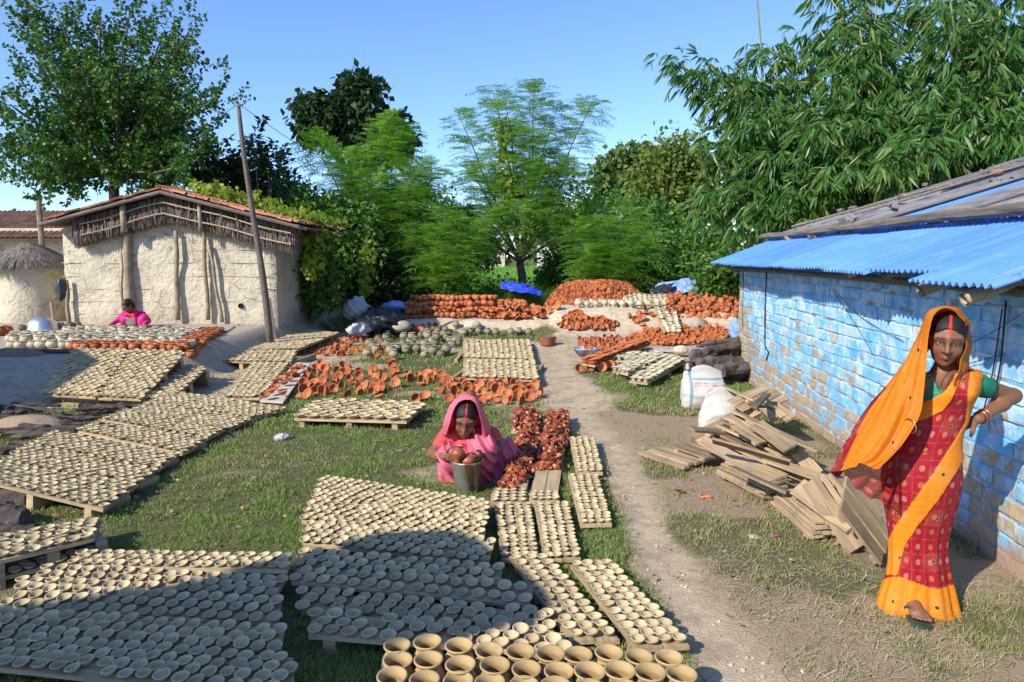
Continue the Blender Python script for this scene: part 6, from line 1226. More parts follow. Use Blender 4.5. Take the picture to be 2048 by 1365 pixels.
M['eyew'] = simple('eye_white', (.36, .33, .31), None, 5, .25, 0, 9, 0, .5); M['iris'] = simple('dark_iris', (.015, .01, .008), None, 5, .15, 0, 9, 0, .6)
def head(S, c, Rm, s):
    """face in a local frame: x to the person's left, y forward, z up"""
    g = lambda *p: np.asarray(c) + Rm @ (np.array(p) * s)
    E = lambda p, r, k=.02, sub=False: S.ell(g(*p), np.array(r) * s, Rm, k * s, sub)
    E((0, -.012, .035), (.075, .094, .080)); E((0, .02, -.018), (.063, .074, .086), .03); E((0, .036, -.074), (.046, .046, .036), .03); E((0, .066, -.098), (.02, .018, .016), .02)
    for q in (-1, 1): E((q * .036, .060, -.030), (.026, .024, .026), .02); E((q * .075, -.004, -.004), (.010, .020, .030), .01)
    S.cone(g(-.045, .066, .030), g(.045, .066, .030), .012 * s, .012 * s, .02 * s); S.cone(g(0, .078, .030), g(0, .084, .030), .012 * s, .010 * s, .015 * s)
    for q in (-1, 1): E((q * .030, .098, .008), (.019, .020, .012), .012, True)
    for q in (-1, 1):
        S.cone(g(q * .017, .082, .0145), g(q * .045, .074, .0125), .0055 * s, .005 * s, .004 * s); S.cone(g(q * .018, .082, -.0015), g(q * .044, .075, .0), .0045 * s, .0045 * s, .004 * s)
    S.cone(g(0, .088, .016), g(0, .110, -.022), .0075 * s, .0125 * s, .010 * s)
    for q in (-1, 1): E((q * .0125, .098, -.027), (.009, .010, .0075), .006)
    for zz, r_, y_ in ((-.052, .0062, .092), (-.063, .0072, .090)):
        S.cone(g(-.022, y_ - .010, zz - .001), g(0, y_ + .004, zz), .004 * s, r_ * s, .006 * s); S.cone(g(0, y_ + .004, zz), g(.022, y_ - .010, zz - .001), r_ * s, .004 * s, .006 * s)
def face_tint(V, c, Rm, s, sindoor=True):
    q = ((V - c) @ Rm) / s; x, y, z = q.T; T = np.zeros((len(V), 3)); f = np.zeros(len(V)); fr = y > .05
    def put(m, col, a):
        m = np.clip(m, 0, 1) * a; sel = m > f * .5; T[sel] = col; np.maximum(f, m, out=f)
    lip = fr * np.exp(-((np.abs(x) / .024) ** 4)) * np.exp(-(((z + .0575) / .0105) ** 4)); put(lip, (.26, .075, .06), .75)
    bz = .031 - 6.5 * (np.abs(x) - .032) ** 2; brow = fr * np.exp(-(((z - bz) / .0042) ** 4)) * ((np.abs(x) > .010) & (np.abs(x) < .052)); put(brow, (.015, .01, .008), .85)
    lid = fr * np.exp(-(((np.hypot((np.abs(x) - .031) / 1.6, z - .008)) - .0115) / .004) ** 2); put(lid, (.02, .012, .01), .7)
    if sindoor:
        put(fr * np.exp(-(x / .0045) ** 4) * ((z > .045) & (z < .12)), (.62, .035, .02), .95); put(fr * np.exp(-(np.hypot(x, z - .032) / .005) ** 4), (.5, .02, .02), .95)
    return T, f
def head_extras(par, c, Rm, s, base):
    g = lambda *p: np.asarray(c) + Rm @ (np.array(p) * s) - base
    for q in (-1, 1):
        V, F = lathe([(0, -1), (.5, -.87), (.87, -.5), (1, 0), (.87, .5), (.5, .87), (0, 1)], 14); mb = MB(); mb.add(V * .0125 * s * [1.15, 1, 1] + g(q * .031, .0690, .0068), F); e = mb.obj('eye', M['eyew'], par, smooth=True)
        mb = MB(); mb.add(V * .0080 * s + g(q * .031, .0750, .0066), F); mb.obj('iris', M['iris'], e, smooth=True)
    S = SDF(); w = lambda *p: np.asarray(c) + Rm @ (np.array(p) * s); S.ell(w(0, -.014, .040), np.array((.081, .102, .085)) * s, Rm, .01); S.ell(w(0, -.05, -.02), np.array((.078, .06, .09)) * s, Rm, .03)
    S.ell(w(0, .095, -.018), np.array((.066, .075, .095)) * s, Rm, .012, True); S.ell(w(0, -.085, -.03), np.array((.045, .04, .045)) * s, Rm, .02)
    V, F = S.mesh(.006 * s); q = ((V - c) @ Rm) / s; mb = MB(); mb.add(V - base, F); me = mb.mesh('hair', [M['hair_p']], True); f = ((np.abs(q[:, 0]) < .0048) & (q[:, 1] > -.01) & (q[:, 2] > .06)).astype(float); vattr(me, 'part', f); obj('hair', me, par)
b = NB('hair_with_red_parting'); b.bump(b.noise(1, 3, b.mapv(b.oc(), (160, 18, 18))), .5, .004); M['hair_p'] = b.done(b.mix(b.attr('part').outputs['Fac'], (.012, .010, .010), (.55, .03, .02)), .6, .3)
def add_body(S, h, par, base, hd=None, mat=None, sindoor=True):
    V, F = S.mesh(h); mb = MB(); mb.add(V - base, F); me = mb.mesh('body', [mat or M['skin']], True)
    if hd: T, f = face_tint(V, *hd, sindoor)
    else: T, f = np.zeros((len(V), 3)), np.zeros(len(V))
    vattr(me, 'tint', T); vattr(me, 'tintf', f); return obj('body', me, par)
def hand(S, wr, pd, pn, s, curl, thumb=1, k=.006):
    """wr wrist, pd direction of the palm, pn palm normal (fingers curl towards it)"""
    pd = unit(np.asarray(pd, float)); pn = np.asarray(pn, float); pn = unit(pn - pd * pn.dot(pd)); sd = np.cross(pd, pn) * thumb; wr = np.asarray(wr, float)
    S.cone(wr, wr + pd * .03 * s, .022 * s, .026 * s, .012)
    for q in (-.022, -.008, .007, .021): S.cone(wr + pd * .02 * s + sd * q * .7 * s, wr + pd * .078 * s + sd * q * s, .014 * s, .0125 * s, .010)
    for q, L in ((-.027, .058), (-.009, .070), (.009, .074), (.026, .066)):
        p = wr + pd * .080 * s + sd * q * s; a = 0
        for j, f in enumerate((.45, .32, .23)):
            a += curl[j]; d = pd * math.cos(a) + pn * math.sin(a); p2 = p + d * L * f * s; S.cone(p, p2, (.0092 - .0008 * j) * s, (.0085 - .0008 * j) * s, k * .6); p = p2
    p = wr + pd * .022 * s + sd * .022 * s; d = unit(pd * .6 + sd * .7 + pn * .35); p2 = p + d * .04 * s; S.cone(p, p2, .0125 * s, .0105 * s, k); d = unit(pd * .9 + sd * .1 + pn * .6); S.cone(p2, p2 + d * .034 * s, .0105 * s, .008 * s, k)
def sarimat(name, translucent=.25, alpha=1.0):
    b = NB(name); col = b.attr('col').outputs['Color']; uv = b.n('ShaderNodeUVMap').outputs[0]; orange = b.attr('orange').outputs['Fac']
    def cells(scale, off=0.0, stag=0):
        m = b.n('ShaderNodeVectorMath', operation='MULTIPLY_ADD'); b.put(m.inputs[0], uv); m.inputs[1].default_value = (scale,) * 3; m.inputs[2].default_value = (off, off * .7, 0); s = b.n('ShaderNodeSeparateXYZ'); b.put(s.inputs[0], m.outputs[0])
        x = b.math('SUBTRACT', b.math('FRACT', s.outputs[0]), .5); y = b.math('SUBTRACT', b.math('FRACT', s.outputs[1]), .5); d = b.math('SQRT', b.math('ADD', b.math('MULTIPLY', x, x), b.math('MULTIPLY', y, y)))
        return x, y, d
    def band(d, c, hw): return b.math('LESS_THAN', b.math('ABSOLUTE', b.math('SUBTRACT', d, c)), hw)
    x, y, d = cells(1 / .082); ang = b.math('ARCTAN2', y, x); dots = b.math('GREATER_THAN', b.math('SINE', b.math('MULTIPLY', ang, 11.0)), -.3)
    ring = b.math('MAXIMUM', b.math('MULTIPLY', band(d, .16, .024), dots), b.math('MAXIMUM', band(d, .085, .016), b.math('LESS_THAN', d, .03)))
    lat = b.math('MAXIMUM', b.math('GREATER_THAN', b.math('ABSOLUTE', x), .485), b.math('GREATER_THAN', b.math('ABSOLUTE', y), .485)); lat = b.math('MULTIPLY', lat, b.ramp(b.noise(60, 2, uv), .4, .55))
    x2, y2, d2 = cells(1 / .23, .31); 
    pale = b.mix(b.ramp(b.noise(9, 1, uv), .45, .55), (.80, .62, .50), (.82, .42, .12))
    c = b.mix(b.math('MULTIPLY', ring, b.math('SUBTRACT', .55, b.math('MULTIPLY', orange, .38))), col, pale); c = b.mix(b.math('MULTIPLY', lat, .24), c, (.78, .50, .28))
    q = b.math('SQRT', b.math('ADD', b.math('POWER', b.math('ABSOLUTE', b.math('MULTIPLY', x2, .62)), 2.0), b.math('MULTIPLY', y2, y2)))
    fea = b.math('MULTIPLY', band(q, .13, .075), b.math('GREATER_THAN', b.math('SINE', b.math('MULTIPLY', b.math('ADD', x2, b.math('MULTIPLY', y2, 1.6)), 190.0)), .1)); c = b.mix(b.math('MULTIPLY', fea, .13), c, (.62, .45, .30))
    c = b.mix(b.math('MULTIPLY', b.math('LESS_THAN', d2, .05), .8), c, (.35, .32, .05)); c = b.mix(b.math('LESS_THAN', d2, .034), c, (.07, .015, .03))
    wv = b.noise(420, 2, uv); b.bump(b.math('ADD', wv, b.noise(26, 3, uv)), .25, .003); b.done(c, .62, .25)
    t = b.n('ShaderNodeBsdfTranslucent'); b.put(t.inputs[0], c); m = b.n('ShaderNodeMixShader'); m.inputs[0].default_value = translucent; b.t.links.new(b.b.outputs[0], m.inputs[1]); b.t.links.new(t.outputs[0], m.inputs[2]); last = m
    if alpha < 1:
        tr = b.n('ShaderNodeBsdfTransparent'); m2 = b.n('ShaderNodeMixShader'); m2.inputs[0].default_value = alpha; b.t.links.new(tr.outputs[0], m2.inputs[1]); b.t.links.new(m.outputs[0], m2.inputs[2]); last = m2
    b.t.links.new(last.outputs[0], b.out.inputs[0]); return b.m
ORANGE = np.array((.74, .23, .008)); RED = np.array((.33, .010, .018)); GREEN = np.array((.02, .22, .13))
def cloth(name, V, Fq, uv, col, orange, mat, par, base, th=.003, keep=None):
    if keep is not None:
        Fq = Fq[keep[Fq].all(1)]
    mb = MB(); mb.add(V - base, Fq); me = mb.mesh(name, [mat], True); uvlayer(me, uv); vattr(me, 'col', col); vattr(me, 'orange', orange); o = obj(name, me, par); md = o.modifiers.new('s', 'SOLIDIFY'); md.thickness = th; md.offset = 0; return o

# --- standing woman in the red and orange sari
Y0 = 3.32; base = np.array([*P(1850, 1268, 0)[:1], Y0, 0.0]); woman = empty('person', base, 'woman in a red and orange sari standing with one hand on her hip', 'person')
J = lambda u, v, dy=0.0: D(u, v, Y0 + dy)
S = SDF(); hc_ = J(1893, 678, -.01); fw = unit(np.array([-.46, -.85, -.26])); lf = unit(np.cross(fw, [-.05, 0, 1.0])) * -1; lf = unit(np.cross(np.array([.06, 0, 1.0]), fw)); 
lf = lf if lf[0] > 0 else -lf; upv = unit(np.cross(lf, fw)); upv = upv if upv[2] > 0 else -upv; HR = np.stack([lf, fw, upv], 1); HS = 1.04
head(S, hc_, HR, HS); S.chain([J(1893, 700, .02), J(1889, 742, .03), J(1888, 765, .02)], [.047, .045, .055], .03)
S.cone(J(1838, 768, .02), J(1942, 762, .03), .052, .052, .05); S.ell(J(1888, 815, .02), (.115, .07, .14), None, .04)
S.ell(J(1858, 935, .02), (.125, .08, .13), None, .05); S.ell(J(1870, 875, .02), (.10, .07, .12), None, .05)
h1 = np.array([P(1862, 1262, 0)[0], 3.335, .028]); f1 = np.array([-.16, -1, 0]); h2 = h1 + np.array([.03, .10, 0])
for u0, hh in ((1838, h2), (1878, h1)): S.chain([J(u0, 950, .01), (J(u0, 950, .01) + hh) / 2 + [0, 0, .06], hh + [0, 0, .09]], [.070, .046, .032], .03)
sh_l, el_l, wr_l = J(1947, 768, .03), J(2026, 792, .08), J(1957, 838, -.02)
S.chain([sh_l, el_l], [.046, .036], .03); S.chain([el_l, el_l + (wr_l - el_l) * .35, wr_l], [.036, .037, .0235], .02); hand(S, wr_l, J(1934, 848, .03) - wr_l, (0.3, .2, -.4), 1.0, (.35, .5, .3), 1)
sh_r, el_r, wr_r = J(1835, 772, .02), J(1806, 845, .02), J(1812, 900, .02); S.chain([sh_r, el_r], [.046, .036], .03); S.chain([el_r, wr_r], [.036, .024], .02); hand(S, wr_r, J(1818, 945, .02) - wr_r, (.8, 0, -.1), 1.0, (.3, .4, .3), 1)
# feet
def foot(S, heel, dirf, s=1.0):
    d = unit(np.array([dirf[0], dirf[1], 0])); sd = np.array([d[1], -d[0], 0]); u = np.array([0, 0, 1.0])
    S.cone(heel + u * .10, heel + u * .035, .034, .034, .03); S.chain([heel + u * .03, heel + d * .09 + u * .036, heel + d * .155 + u * .026], [.033, .030, .026], .03); S.cone(heel + d * .15 + sd * .026 + u * .024, heel + d * .15 - sd * .026 + u * .022, .020, .019, .02)
    for k, (o, L, r_) in enumerate(((-.032, .058, .0135), (-.013, .060, .0095), (.003, .054, .009), (.018, .046, .0085), (.032, .036, .008))): S.cone(heel + d * .150 + sd * o + u * .022, heel + d * (.150 + L * .8) + sd * o * 1.08 + u * .017, r_, r_ * .95, .004)
foot(S, h1, f1); foot(S, h2, np.array([-.2, -1, 0]))
add_body(S, .0055, woman, base, (hc_, HR, HS)); head_extras(woman, hc_, HR, HS, base)
# sandals
M['sandal'] = simple('green_rubber', (.05, .075, .045), (.035, .05, .035), 8, .6, .2, 60, 0)
for hh, fd in ((h1, f1), (h2, np.array([-.2, -1, 0]))):
    d = unit(np.array([fd[0], fd[1], 0])); sd = np.array([d[1], -d[0], 0]); e = None
    out = [(-.045, 0), (-.04, .026), (.0, .036), (.08, .036), (.15, .046), (.195, .044), (.225, .020), (.228, -.015), (.205, -.042), (.15, -.044), (.08, -.034), (.0, -.034), (-.04, -.024)]; o = catmull(np.array(out + out[:1]), 50)[:-1]; n = len(o)
    top = hh - [0, 0, .028] + o[:, :1] * d + o[:, 1:] * sd; V = np.vstack([top + [0, 0, .003], top + [0, 0, .022], [hh - [0, 0, .006] + d * .09], [hh - [0, 0, .025] + d * .09]]); i = np.arange(n); j = (i + 1) % n; mb = MB()
    mb.add(V - base, [np.stack([i, j, j + n, i + n], -1), np.stack([i + n, j + n, np.full(n, 2 * n)], -1), np.stack([j, i, np.full(n, 2 * n + 1)], -1)]); e = mb.obj('sandal', M['sandal'], woman)
    mb = MB()
    for sg in (-1, 1): q = catmull([hh + d * .165 + sd * -.012 + [0, 0, .014], hh + d * .14 + sd * sg * .018 + [0, 0, .040], hh + d * .10 + sd * sg * .036 + [0, 0, .030], hh + d * .075 + sd * sg * .040 + [0, 0, -.004]], 10); mb.add(*tube(q - base, .0075, 6))
    mb.obj('strap', M['sandal'], e, smooth=True)
# skirt and torso drape: one lofted garment
OUT = np.array([(1252, 1757, 1920), (1225, 1762, 1919), (1190, 1772, 1912), (1150, 1784, 1903), (1100, 1787, 1896), (1050, 1783, 1902), (1000, 1775, 1917), (960, 1771, 1924), (920, 1779, 1922), (890, 1796, 1920), (860, 1812, 1926), (830, 1826, 1936), (800, 1836, 1946), (775, 1840, 1956), (755, 1842, 1962), (742, 1850, 1958)], float)
nr, nth = 250, 240; o = catmull(OUT, nr); a = np.array([J(l, v) for v, l, r in o]); c = np.array([J(r, v) for v, l, r in o]); cx = (a[:, 0] + c[:, 0]) / 2; rx = (c[:, 0] - a[:, 0]) / 2; cz = (a[:, 2] + c[:, 2]) / 2; t = np.linspace(0, 1, nr)
ry = rx * np.interp(t, [0, .25, .45, .55, .7, .85, 1], [.60, .68, .70, .70, .72, .74, .55]); th = np.linspace(0, 2 * math.pi, nth, endpoint=False)
TT, TH = np.meshgrid(t, th, indexing='ij'); lowf = sst((.55 - TT) / .5); ct, st_ = np.cos(TH), np.sin(TH)
fold = lowf * (.05 * np.sin(9 * TH + 2.5 * TT + .8 * np.sin(6 * TT)) + .036 * np.sin(17 * TH - 3 * TT + np.sin(9 * TT)) + .02 * np.sin(5 * TH + 9 * TT)) + sst((TT - .5) / .15) * (.016 * np.sin(46 * TT + 5.5 * TH) + .010 * np.sin(80 * TT + 9 * TH)) + .05 * (fbm(TH * 2.2 + 3, TT * 9, 4, 4) - .47)
edge_guard = 1 - .6 * np.abs(ct) ** 6
Rf = 1 + fold * edge_guard; X = cx[:, None] + rx[:, None] * ct * Rf; Yy = Y0 + ry[:, None] * st_ * Rf + .02; Z = np.repeat(cz[:, None], nth, 1)
hem = sst((.10 - TT) / .10); Z = Z + hem * (.030 - .052 * np.sin(TH) + .012 * np.sin(11 * TH) + .014 * np.sin(3 * TH + 1)); G = np.stack([X, Yy, Z], -1)
bust = np.exp(-(((TT - .845) / .055) ** 2)); G[..., 1] -= bust * .035 * np.clip(-st_, 0, 1) * (np.exp(-((G[..., 0] - J(1864, 812)[0]) / .06) ** 2) + np.exp(-((G[..., 0] - J(1914, 812)[0]) / .06) ** 2))
pu = np.zeros(G.shape[:2]); pv = pu.copy(); q = G - [0, 0, CAMZ]; f_ = q[..., 1] * CP - q[..., 2] * SP; pu = 1024 + FPX * q[..., 0] / f_; pv = 682.5 - FPX * (q[..., 1] * SP + q[..., 2] * CP) / f_
front = st_ < .25; wob_ = 6 * (fbm(pu / 30, pv / 30, 2, 2) - .5)
vL = np.interp(pu, [1830, 1860, 1885, 1905, 1925, 1940], [814, 805, 792, 765, 710, 690]) + wob_ * .5; above = front & (pv < vL - 4) & (pu < 1935); band1 = front & (pv >= vL - 4) & (pv < vL + 30) & (pu < 1942)
band2 = front & (pu > 1940 - .10 * (pv - 740) ) & (pu < 1965) & (pv < 850)
dgx = np.interp(pv, [835, 880, 940, 1000, 1050, 1090, 1150], [1946, 1925, 1893, 1852, 1815, 1792, 1784]); dgw = np.interp(pv, [835, 900, 1000, 1060, 1150], [12, 19, 24, 21, 12]); band3 = front & (np.abs(pu - dgx) < dgw + wob_ * .5) & (pv >= 835) & (pv < 1150)
hemb = pv > 1158 + .16 * (pu - 1780) + wob_ + 6 * np.sin(TH * 3); orange = band1 | band2 | band3 | hemb
col = np.where(orange[..., None], ORANGE, np.where(above[..., None], GREEN, RED)); vN = 738 + (pu - 1845) * .95 + 5 * np.sin(pu / 9)
keep = ~(front & above & ((pv < vN) | (pu > 1897))) & ~((pv < 748) & (pu < 1925))
Nn = normals(G); cm_ = np.stack([cx, np.full(nr, Y0 + .02), cz], -1)[:, None]; Nn = Nn * np.sign(((G - cm_) * [1, 1, 0] * Nn).sum(-1))[..., None]
G = G + Nn * (.007 * (band1 | band2 | band3) + 0.0)[..., None] + Nn * (hemb * .003)[..., None]; G = G - Nn * (above * .006)[..., None]
idx = np.arange(nr * nth).reshape(nr, nth); j2 = np.roll(idx, -1, 1); Fq = np.stack([idx[:-1], j2[:-1], j2[1:], idx[1:]], -1).reshape(-1, 4)
uv = np.stack([TH * .2, G[..., 2]], -1).reshape(-1, 2); uv2 = uv.copy(); M['sari'] = sarimat('printed_sari', .12)
cloth('sari', G.reshape(-1, 3), Fq, uv, col.reshape(-1, 3), orange.reshape(-1).astype(float) + above.reshape(-1), M['sari'], woman, base, .004, keep.reshape(-1))
# sleeve
mb = MB(); q = sh_l + np.linspace(-.12, .36, 8)[:, None] * (el_l - sh_l); mb.add(*tube(q - base, np.array([.052, .056, .056, .055, .053, .052, .051, .0505]), 18, False, .02, 3)); o_ = mb.obj('blouse_sleeve', simple('green_cotton', tuple(GREEN), None, 6, .8, .3, 80, 0), woman, smooth=True); o_.modifiers.new('s', 'SOLIDIFY').thickness = .004
# veil over head and shoulder
VC = [[(1908, 772, -.12), (1932, 765, -.03), (1936, 765, .06), (1895, 770, .14)],
      [(1918, 735, -.10), (1934, 735, -.02), (1934, 738, .07), (1900, 740, .14)],
      [(1931, 695, -.075), (1940, 695, 0), (1938, 696, .07), (1902, 700, .14)],
      [(1930, 655, -.08), (1938, 652, 0), (1934, 654, .07), (1900, 660, .14)],
      [(1916, 628, -.085), (1922, 623, 0), (1916, 626, .06), (1898, 640, .13)],
      [(1890, 616, -.09), (1888, 613, 0), (1886, 620, .07), (1886, 640, .13)],
      [(1866, 630, -.095), (1856, 626, -.01), (1858, 634, .06), (1872, 655, .13)],
      [(1857, 672, -.11), (1842, 664, -.02), (1840, 674, .06), (1858, 700, .14)],
      [(1853, 725, -.14), (1824, 712, -.05), (1812, 720, .03), (1835, 750, .15)],
      [(1849, 775, -.17), (1806, 765, -.09), (1776, 770, .0), (1810, 800, .15)],
      [(1842, 825, -.19), (1790, 820, -.13), (1738, 815, -.03), (1780, 850, .12)],
      [(1818, 872, -.21), (1768, 875, -.16), (1710, 858, -.05), (1735, 895, .08)],
      [(1788, 912, -.22), (1742, 915, -.17), (1686, 905, -.06), (1700, 930, .05)],
      [(1757, 942, -.22), (1722, 930, -.16), (1668, 948, -.06), (1680, 955, .02)]]
C = np.array([[J(*p) for p in row] for row in VC]); nu, nv = 190, 90; G = sheet(C, nu, nv); N_ = normals(G); su, sv = np.meshgrid(np.linspace(0, 1, nu), np.linspace(0, 1, nv), indexing='ij')
G = G + N_ * ((sst((su - .5) / .3)) * (.012 * np.sin(sv * 19 + su * 5) + .007 * np.sin(sv * 41 - su * 9)) + .012 * (fbm(su * 16, sv * 9, 8, 4) - .47) + .0035 * np.sin(su * 70) * sst((.45 - su) / .2))[..., None]
vred = (su > .70) & (sv > .60 - .10 * (su - .7)); col = np.where(vred[..., None], RED, ORANGE); arc = np.cumsum(np.linalg.norm(np.diff(G, axis=0, prepend=G[:1]), axis=2), 0); arv = np.cumsum(np.linalg.norm(np.diff(G, axis=1, prepend=G[:, :1]), axis=2), 1)
M['veil'] = sarimat('sheer_veil', .38); cloth('veil', G.reshape(-1, 3), grid_faces(nu, nv), np.stack([arc, arv], -1).reshape(-1, 2), col.reshape(-1, 3), (~vred).reshape(-1).astype(float), M['veil'], woman, base, .002)
C = np.array([[J(*p) for p in row] for row in [[(1712, 905, -.04), (1745, 925, -.08), (1780, 915, -.10), (1800, 905, -.08)], [(1690, 935, -.03), (1735, 960, -.06), (1778, 965, -.08), (1798, 960, -.08)], [(1690, 952, -.02), (1722, 985, -.04), (1765, 1005, -.06), (1795, 1020, -.08)]]]); G = sheet(C, 50, 60); N_ = normals(G); su, sv = np.meshgrid(np.linspace(0, 1, 50), np.linspace(0, 1, 60), indexing='ij'); G = G + N_ * (.012 * np.sin(sv * 24 + su * 3) * (.4 + su))[..., None]
cloth('sheer_end', G.reshape(-1, 3), grid_faces(50, 60), np.stack([su * .25, sv * .3], -1).reshape(-1, 2), np.repeat(RED[None], 3000, 0), np.zeros(3000), sarimat('sheer_red', .3, .55), woman, base, .001)
M['gold'] = simple('gold', (.75, .55, .22), None, 5, .3, 0, 9, 0, .5, metal=.9); M['bangle_red'] = simple('red_glass', (.35, .02, .04), None, 5, .2, 0, 9, 0, .5)
def ring_at(c, axis_, rad, rr, par, base, mat, name='bangle'):
    Rm = rotm(axis_); t = np.linspace(0, 2 * math.pi, 25); q = np.stack([rad * np.cos(t), rad * np.sin(t), 0 * t], 1) @ Rm.T + c; mb = MB(); mb.add(*tube(q - base, rr, 5, False)); mb.obj(name, mat, par, smooth=True)
ax = unit(wr_l - el_l)
for k in range(4): ring_at(wr_l - ax * (.012 + .011 * k), ax + np.array([0, 0, .1 * (k % 2)]), .031, .0028, woman, base, M['gold'] if k % 2 else M['bangle_red'])
ring_at(J(1821, 852, -.20), (1, .2, .2), .034, .003, woman, base, M['gold'])
q = catmull([J(1862, 735, -.045), J(1868, 760, -.085), J(1880, 778, -.11), J(1886, 760, -.095), J(1902, 740, -.06)], 24); mb = MB(); mb.add(*tube(q - base, .0018, 5)); mb.obj('necklace', M['wire'], woman)

# --- squatting woman in pink, dipping pots
PINK = np.array((.86, .19, .27)); Y1 = 5.5; J = lambda u, v, dy=0.0: D(u, v, Y1 + dy); base = np.array([D(955, 975, Y1)[0], Y1, 0.0]); w2 = empty('person', base, 'woman in a pink sari squatting behind the bucket, holding two pots', 'person')
S = SDF(); hc_ = J(931, 838, -.16); fw = unit(np.array([-.02, -.86, -.42])); lf = unit(np.cross(fw, [0.12, 0, 1.0])); lf = lf if lf[0] > 0 else -lf; upv = np.cross(lf, fw); upv = upv if upv[2] > 0 else -upv; HR = np.stack([lf, fw, upv], 1); HS = 1.15
head(S, hc_, HR, HS); S.chain([J(932, 850, -.08), J(935, 872, .0)], [.052, .06], .03); S.cone(J(897, 872, .0), J(978, 868, .02), .06, .06, .05); S.chain([J(936, 885, .02), J(945, 920, .10), J(955, 950, .16)], [.13, .13, .15], .05)
for kn, ft in (((905, 912, -.16), (905, 968, -.08)), ((966, 905, -.16), (962, 970, -.06))): S.chain([J(955, 950, .16), J(*kn), J(*ft)], [.10, .065, .04], .03)
sr, er, wr = J(893, 874, .0), J(864, 908, -.10), J(897, 917, -.30); S.chain([sr, er], [.055, .042], .03); S.chain([er, er + (wr - er) * .35, wr], [.043, .043, .028], .02)
pot1 = J(914, 908, -.42); pot2 = J(941, 922, -.40); hand(S, wr, pot1 + [-.02, 0, -.02] - wr, (.55, -.1, .5), 1.12, (.5, .6, .4), 1)
sl2, el2, wl2 = J(984, 870, .02), J(996, 897, -.08), J(962, 913, -.28); S.chain([sl2, el2], [.056, .044], .03); S.chain([el2, el2 + (wl2 - el2) * .35, wl2], [.044, .043, .028], .02); hand(S, wl2, pot2 + [.03, .0, .0] - wl2, (-.6, -.1, .3), 1.12, (.5, .6, .4), -1)
add_body(S, .0065, w2, base, (hc_, HR, HS)); head_extras(w2, hc_, HR, HS, base)
def pinkmat(name, c, tr=.25):
    b = NB(name); n_ = b.noise(7, 4, b.pos()); k = b.mix(b.ramp(n_, .3, .7), tuple(c), tuple(q * .88 for q in c)); b.bump(b.math('ADD', b.noise(30, 4, b.pos()), b.noise(90, 2, b.pos())), .4, .01); b.done(k, .6, .25); t = b.n('ShaderNodeBsdfTranslucent'); b.put(t.inputs[0], k); m = b.n('ShaderNodeMixShader'); m.inputs[0].default_value = tr; b.t.links.new(b.b.outputs[0], m.inputs[1]); b.t.links.new(t.outputs[0], m.inputs[2]); b.t.links.new(m.outputs[0], b.out.inputs[0]); return b.m
M['pink'] = pinkmat('pink_cotton', PINK); M['coral'] = pinkmat('coral_blouse', (.66, .075, .07), .05)
S = SDF(); S.chain([J(934, 884, .01), J(943, 915, .08)], [.142, .14], .05); S.cone(J(894, 874, .0), J(980, 870, .02), .070, .070, .05); S.cone(sr, sr + (er - sr) * .45, .068, .062, .02); S.cone(sl2, sl2 + (el2 - sl2) * .4, .068, .064, .02); S.ell(J(931, 868, -.13), (.07, .09, .055), None, .03, True)
V, F = S.mesh(.008); mb = MB(); mb.add(V - base, F); mb.obj('blouse', M['coral'], w2, smooth=True)
S = SDF(); pel = J(957, 948, .17)
for kn, ft in (((903, 914, -.17), (900, 966, -.10)), ((962, 900, -.17), (958, 968, -.06))): S.chain([pel, J(*kn), J(*ft)], [.17, .105, .085], .06)
S.ell(J(935, 935, -.04), (.15, .16, .15), None, .08); S.ell(J(1004, 912, .20), (.16, .16, .17), None, .08); S.ell(J(1000, 950, .06), (.15, .17, .08), None, .07); S.ell(J(905, 968, -.12), (.08, .09, .05), None, .05); S.ell(J(975, 972, -.10), (.10, .08, .05), None, .05)
def dsp(X, Y, Z):
    a = X * 1.0 + Z * .45; return .013 * np.sin(a * 62 + 5 * np.sin(Z * 7 + X * 4)) + .006 * np.sin(a * 118 + Z * 30) + .035 * (fbm(X * 8 + 2, Z * 8 + Y * 6, 5, 3) - .45)
V, F = S.mesh(.009, dsp); V[:, 2] = np.maximum(V[:, 2], .008 + .004 * np.sin(V[:, 0] * 60)); mb = MB(); mb.add(V - base, F); mb.obj('skirt', M['pink'], w2, smooth=True)
VC = [[(905, 962, -.19), (893, 955, -.12), (884, 940, -.05), (890, 930, .03)], [(897, 905, -.12), (888, 900, -.06), (884, 890, .02), (900, 885, .12)], [(893, 872, -.17), (884, 870, -.10), (886, 868, .02), (915, 868, .13)], [(896, 845, -.27), (886, 846, -.18), (890, 842, -.05), (918, 850, .05)], [(903, 820, -.25), (896, 814, -.19), (902, 810, -.07), (922, 830, .02)], [(916, 802, -.24), (914, 792, -.19), (918, 792, -.08), (928, 815, .0)], [(938, 797, -.24), (938, 786, -.19), (936, 789, -.08), (934, 815, .0)], [(955, 806, -.245), (960, 797, -.19), (955, 800, -.07), (942, 825, .02)], [(965, 830, -.25), (972, 826, -.18), (970, 828, -.05), (948, 845, .05)], [(971, 852, -.24), (980, 852, -.14), (980, 852, -.0), (955, 862, .13)], [(965, 880, -.20), (978, 880, -.12), (986, 876, .02), (965, 880, .15)], [(955, 905, -.22), (968, 905, -.16), (978, 905, -.06), (985, 900, .04)]]
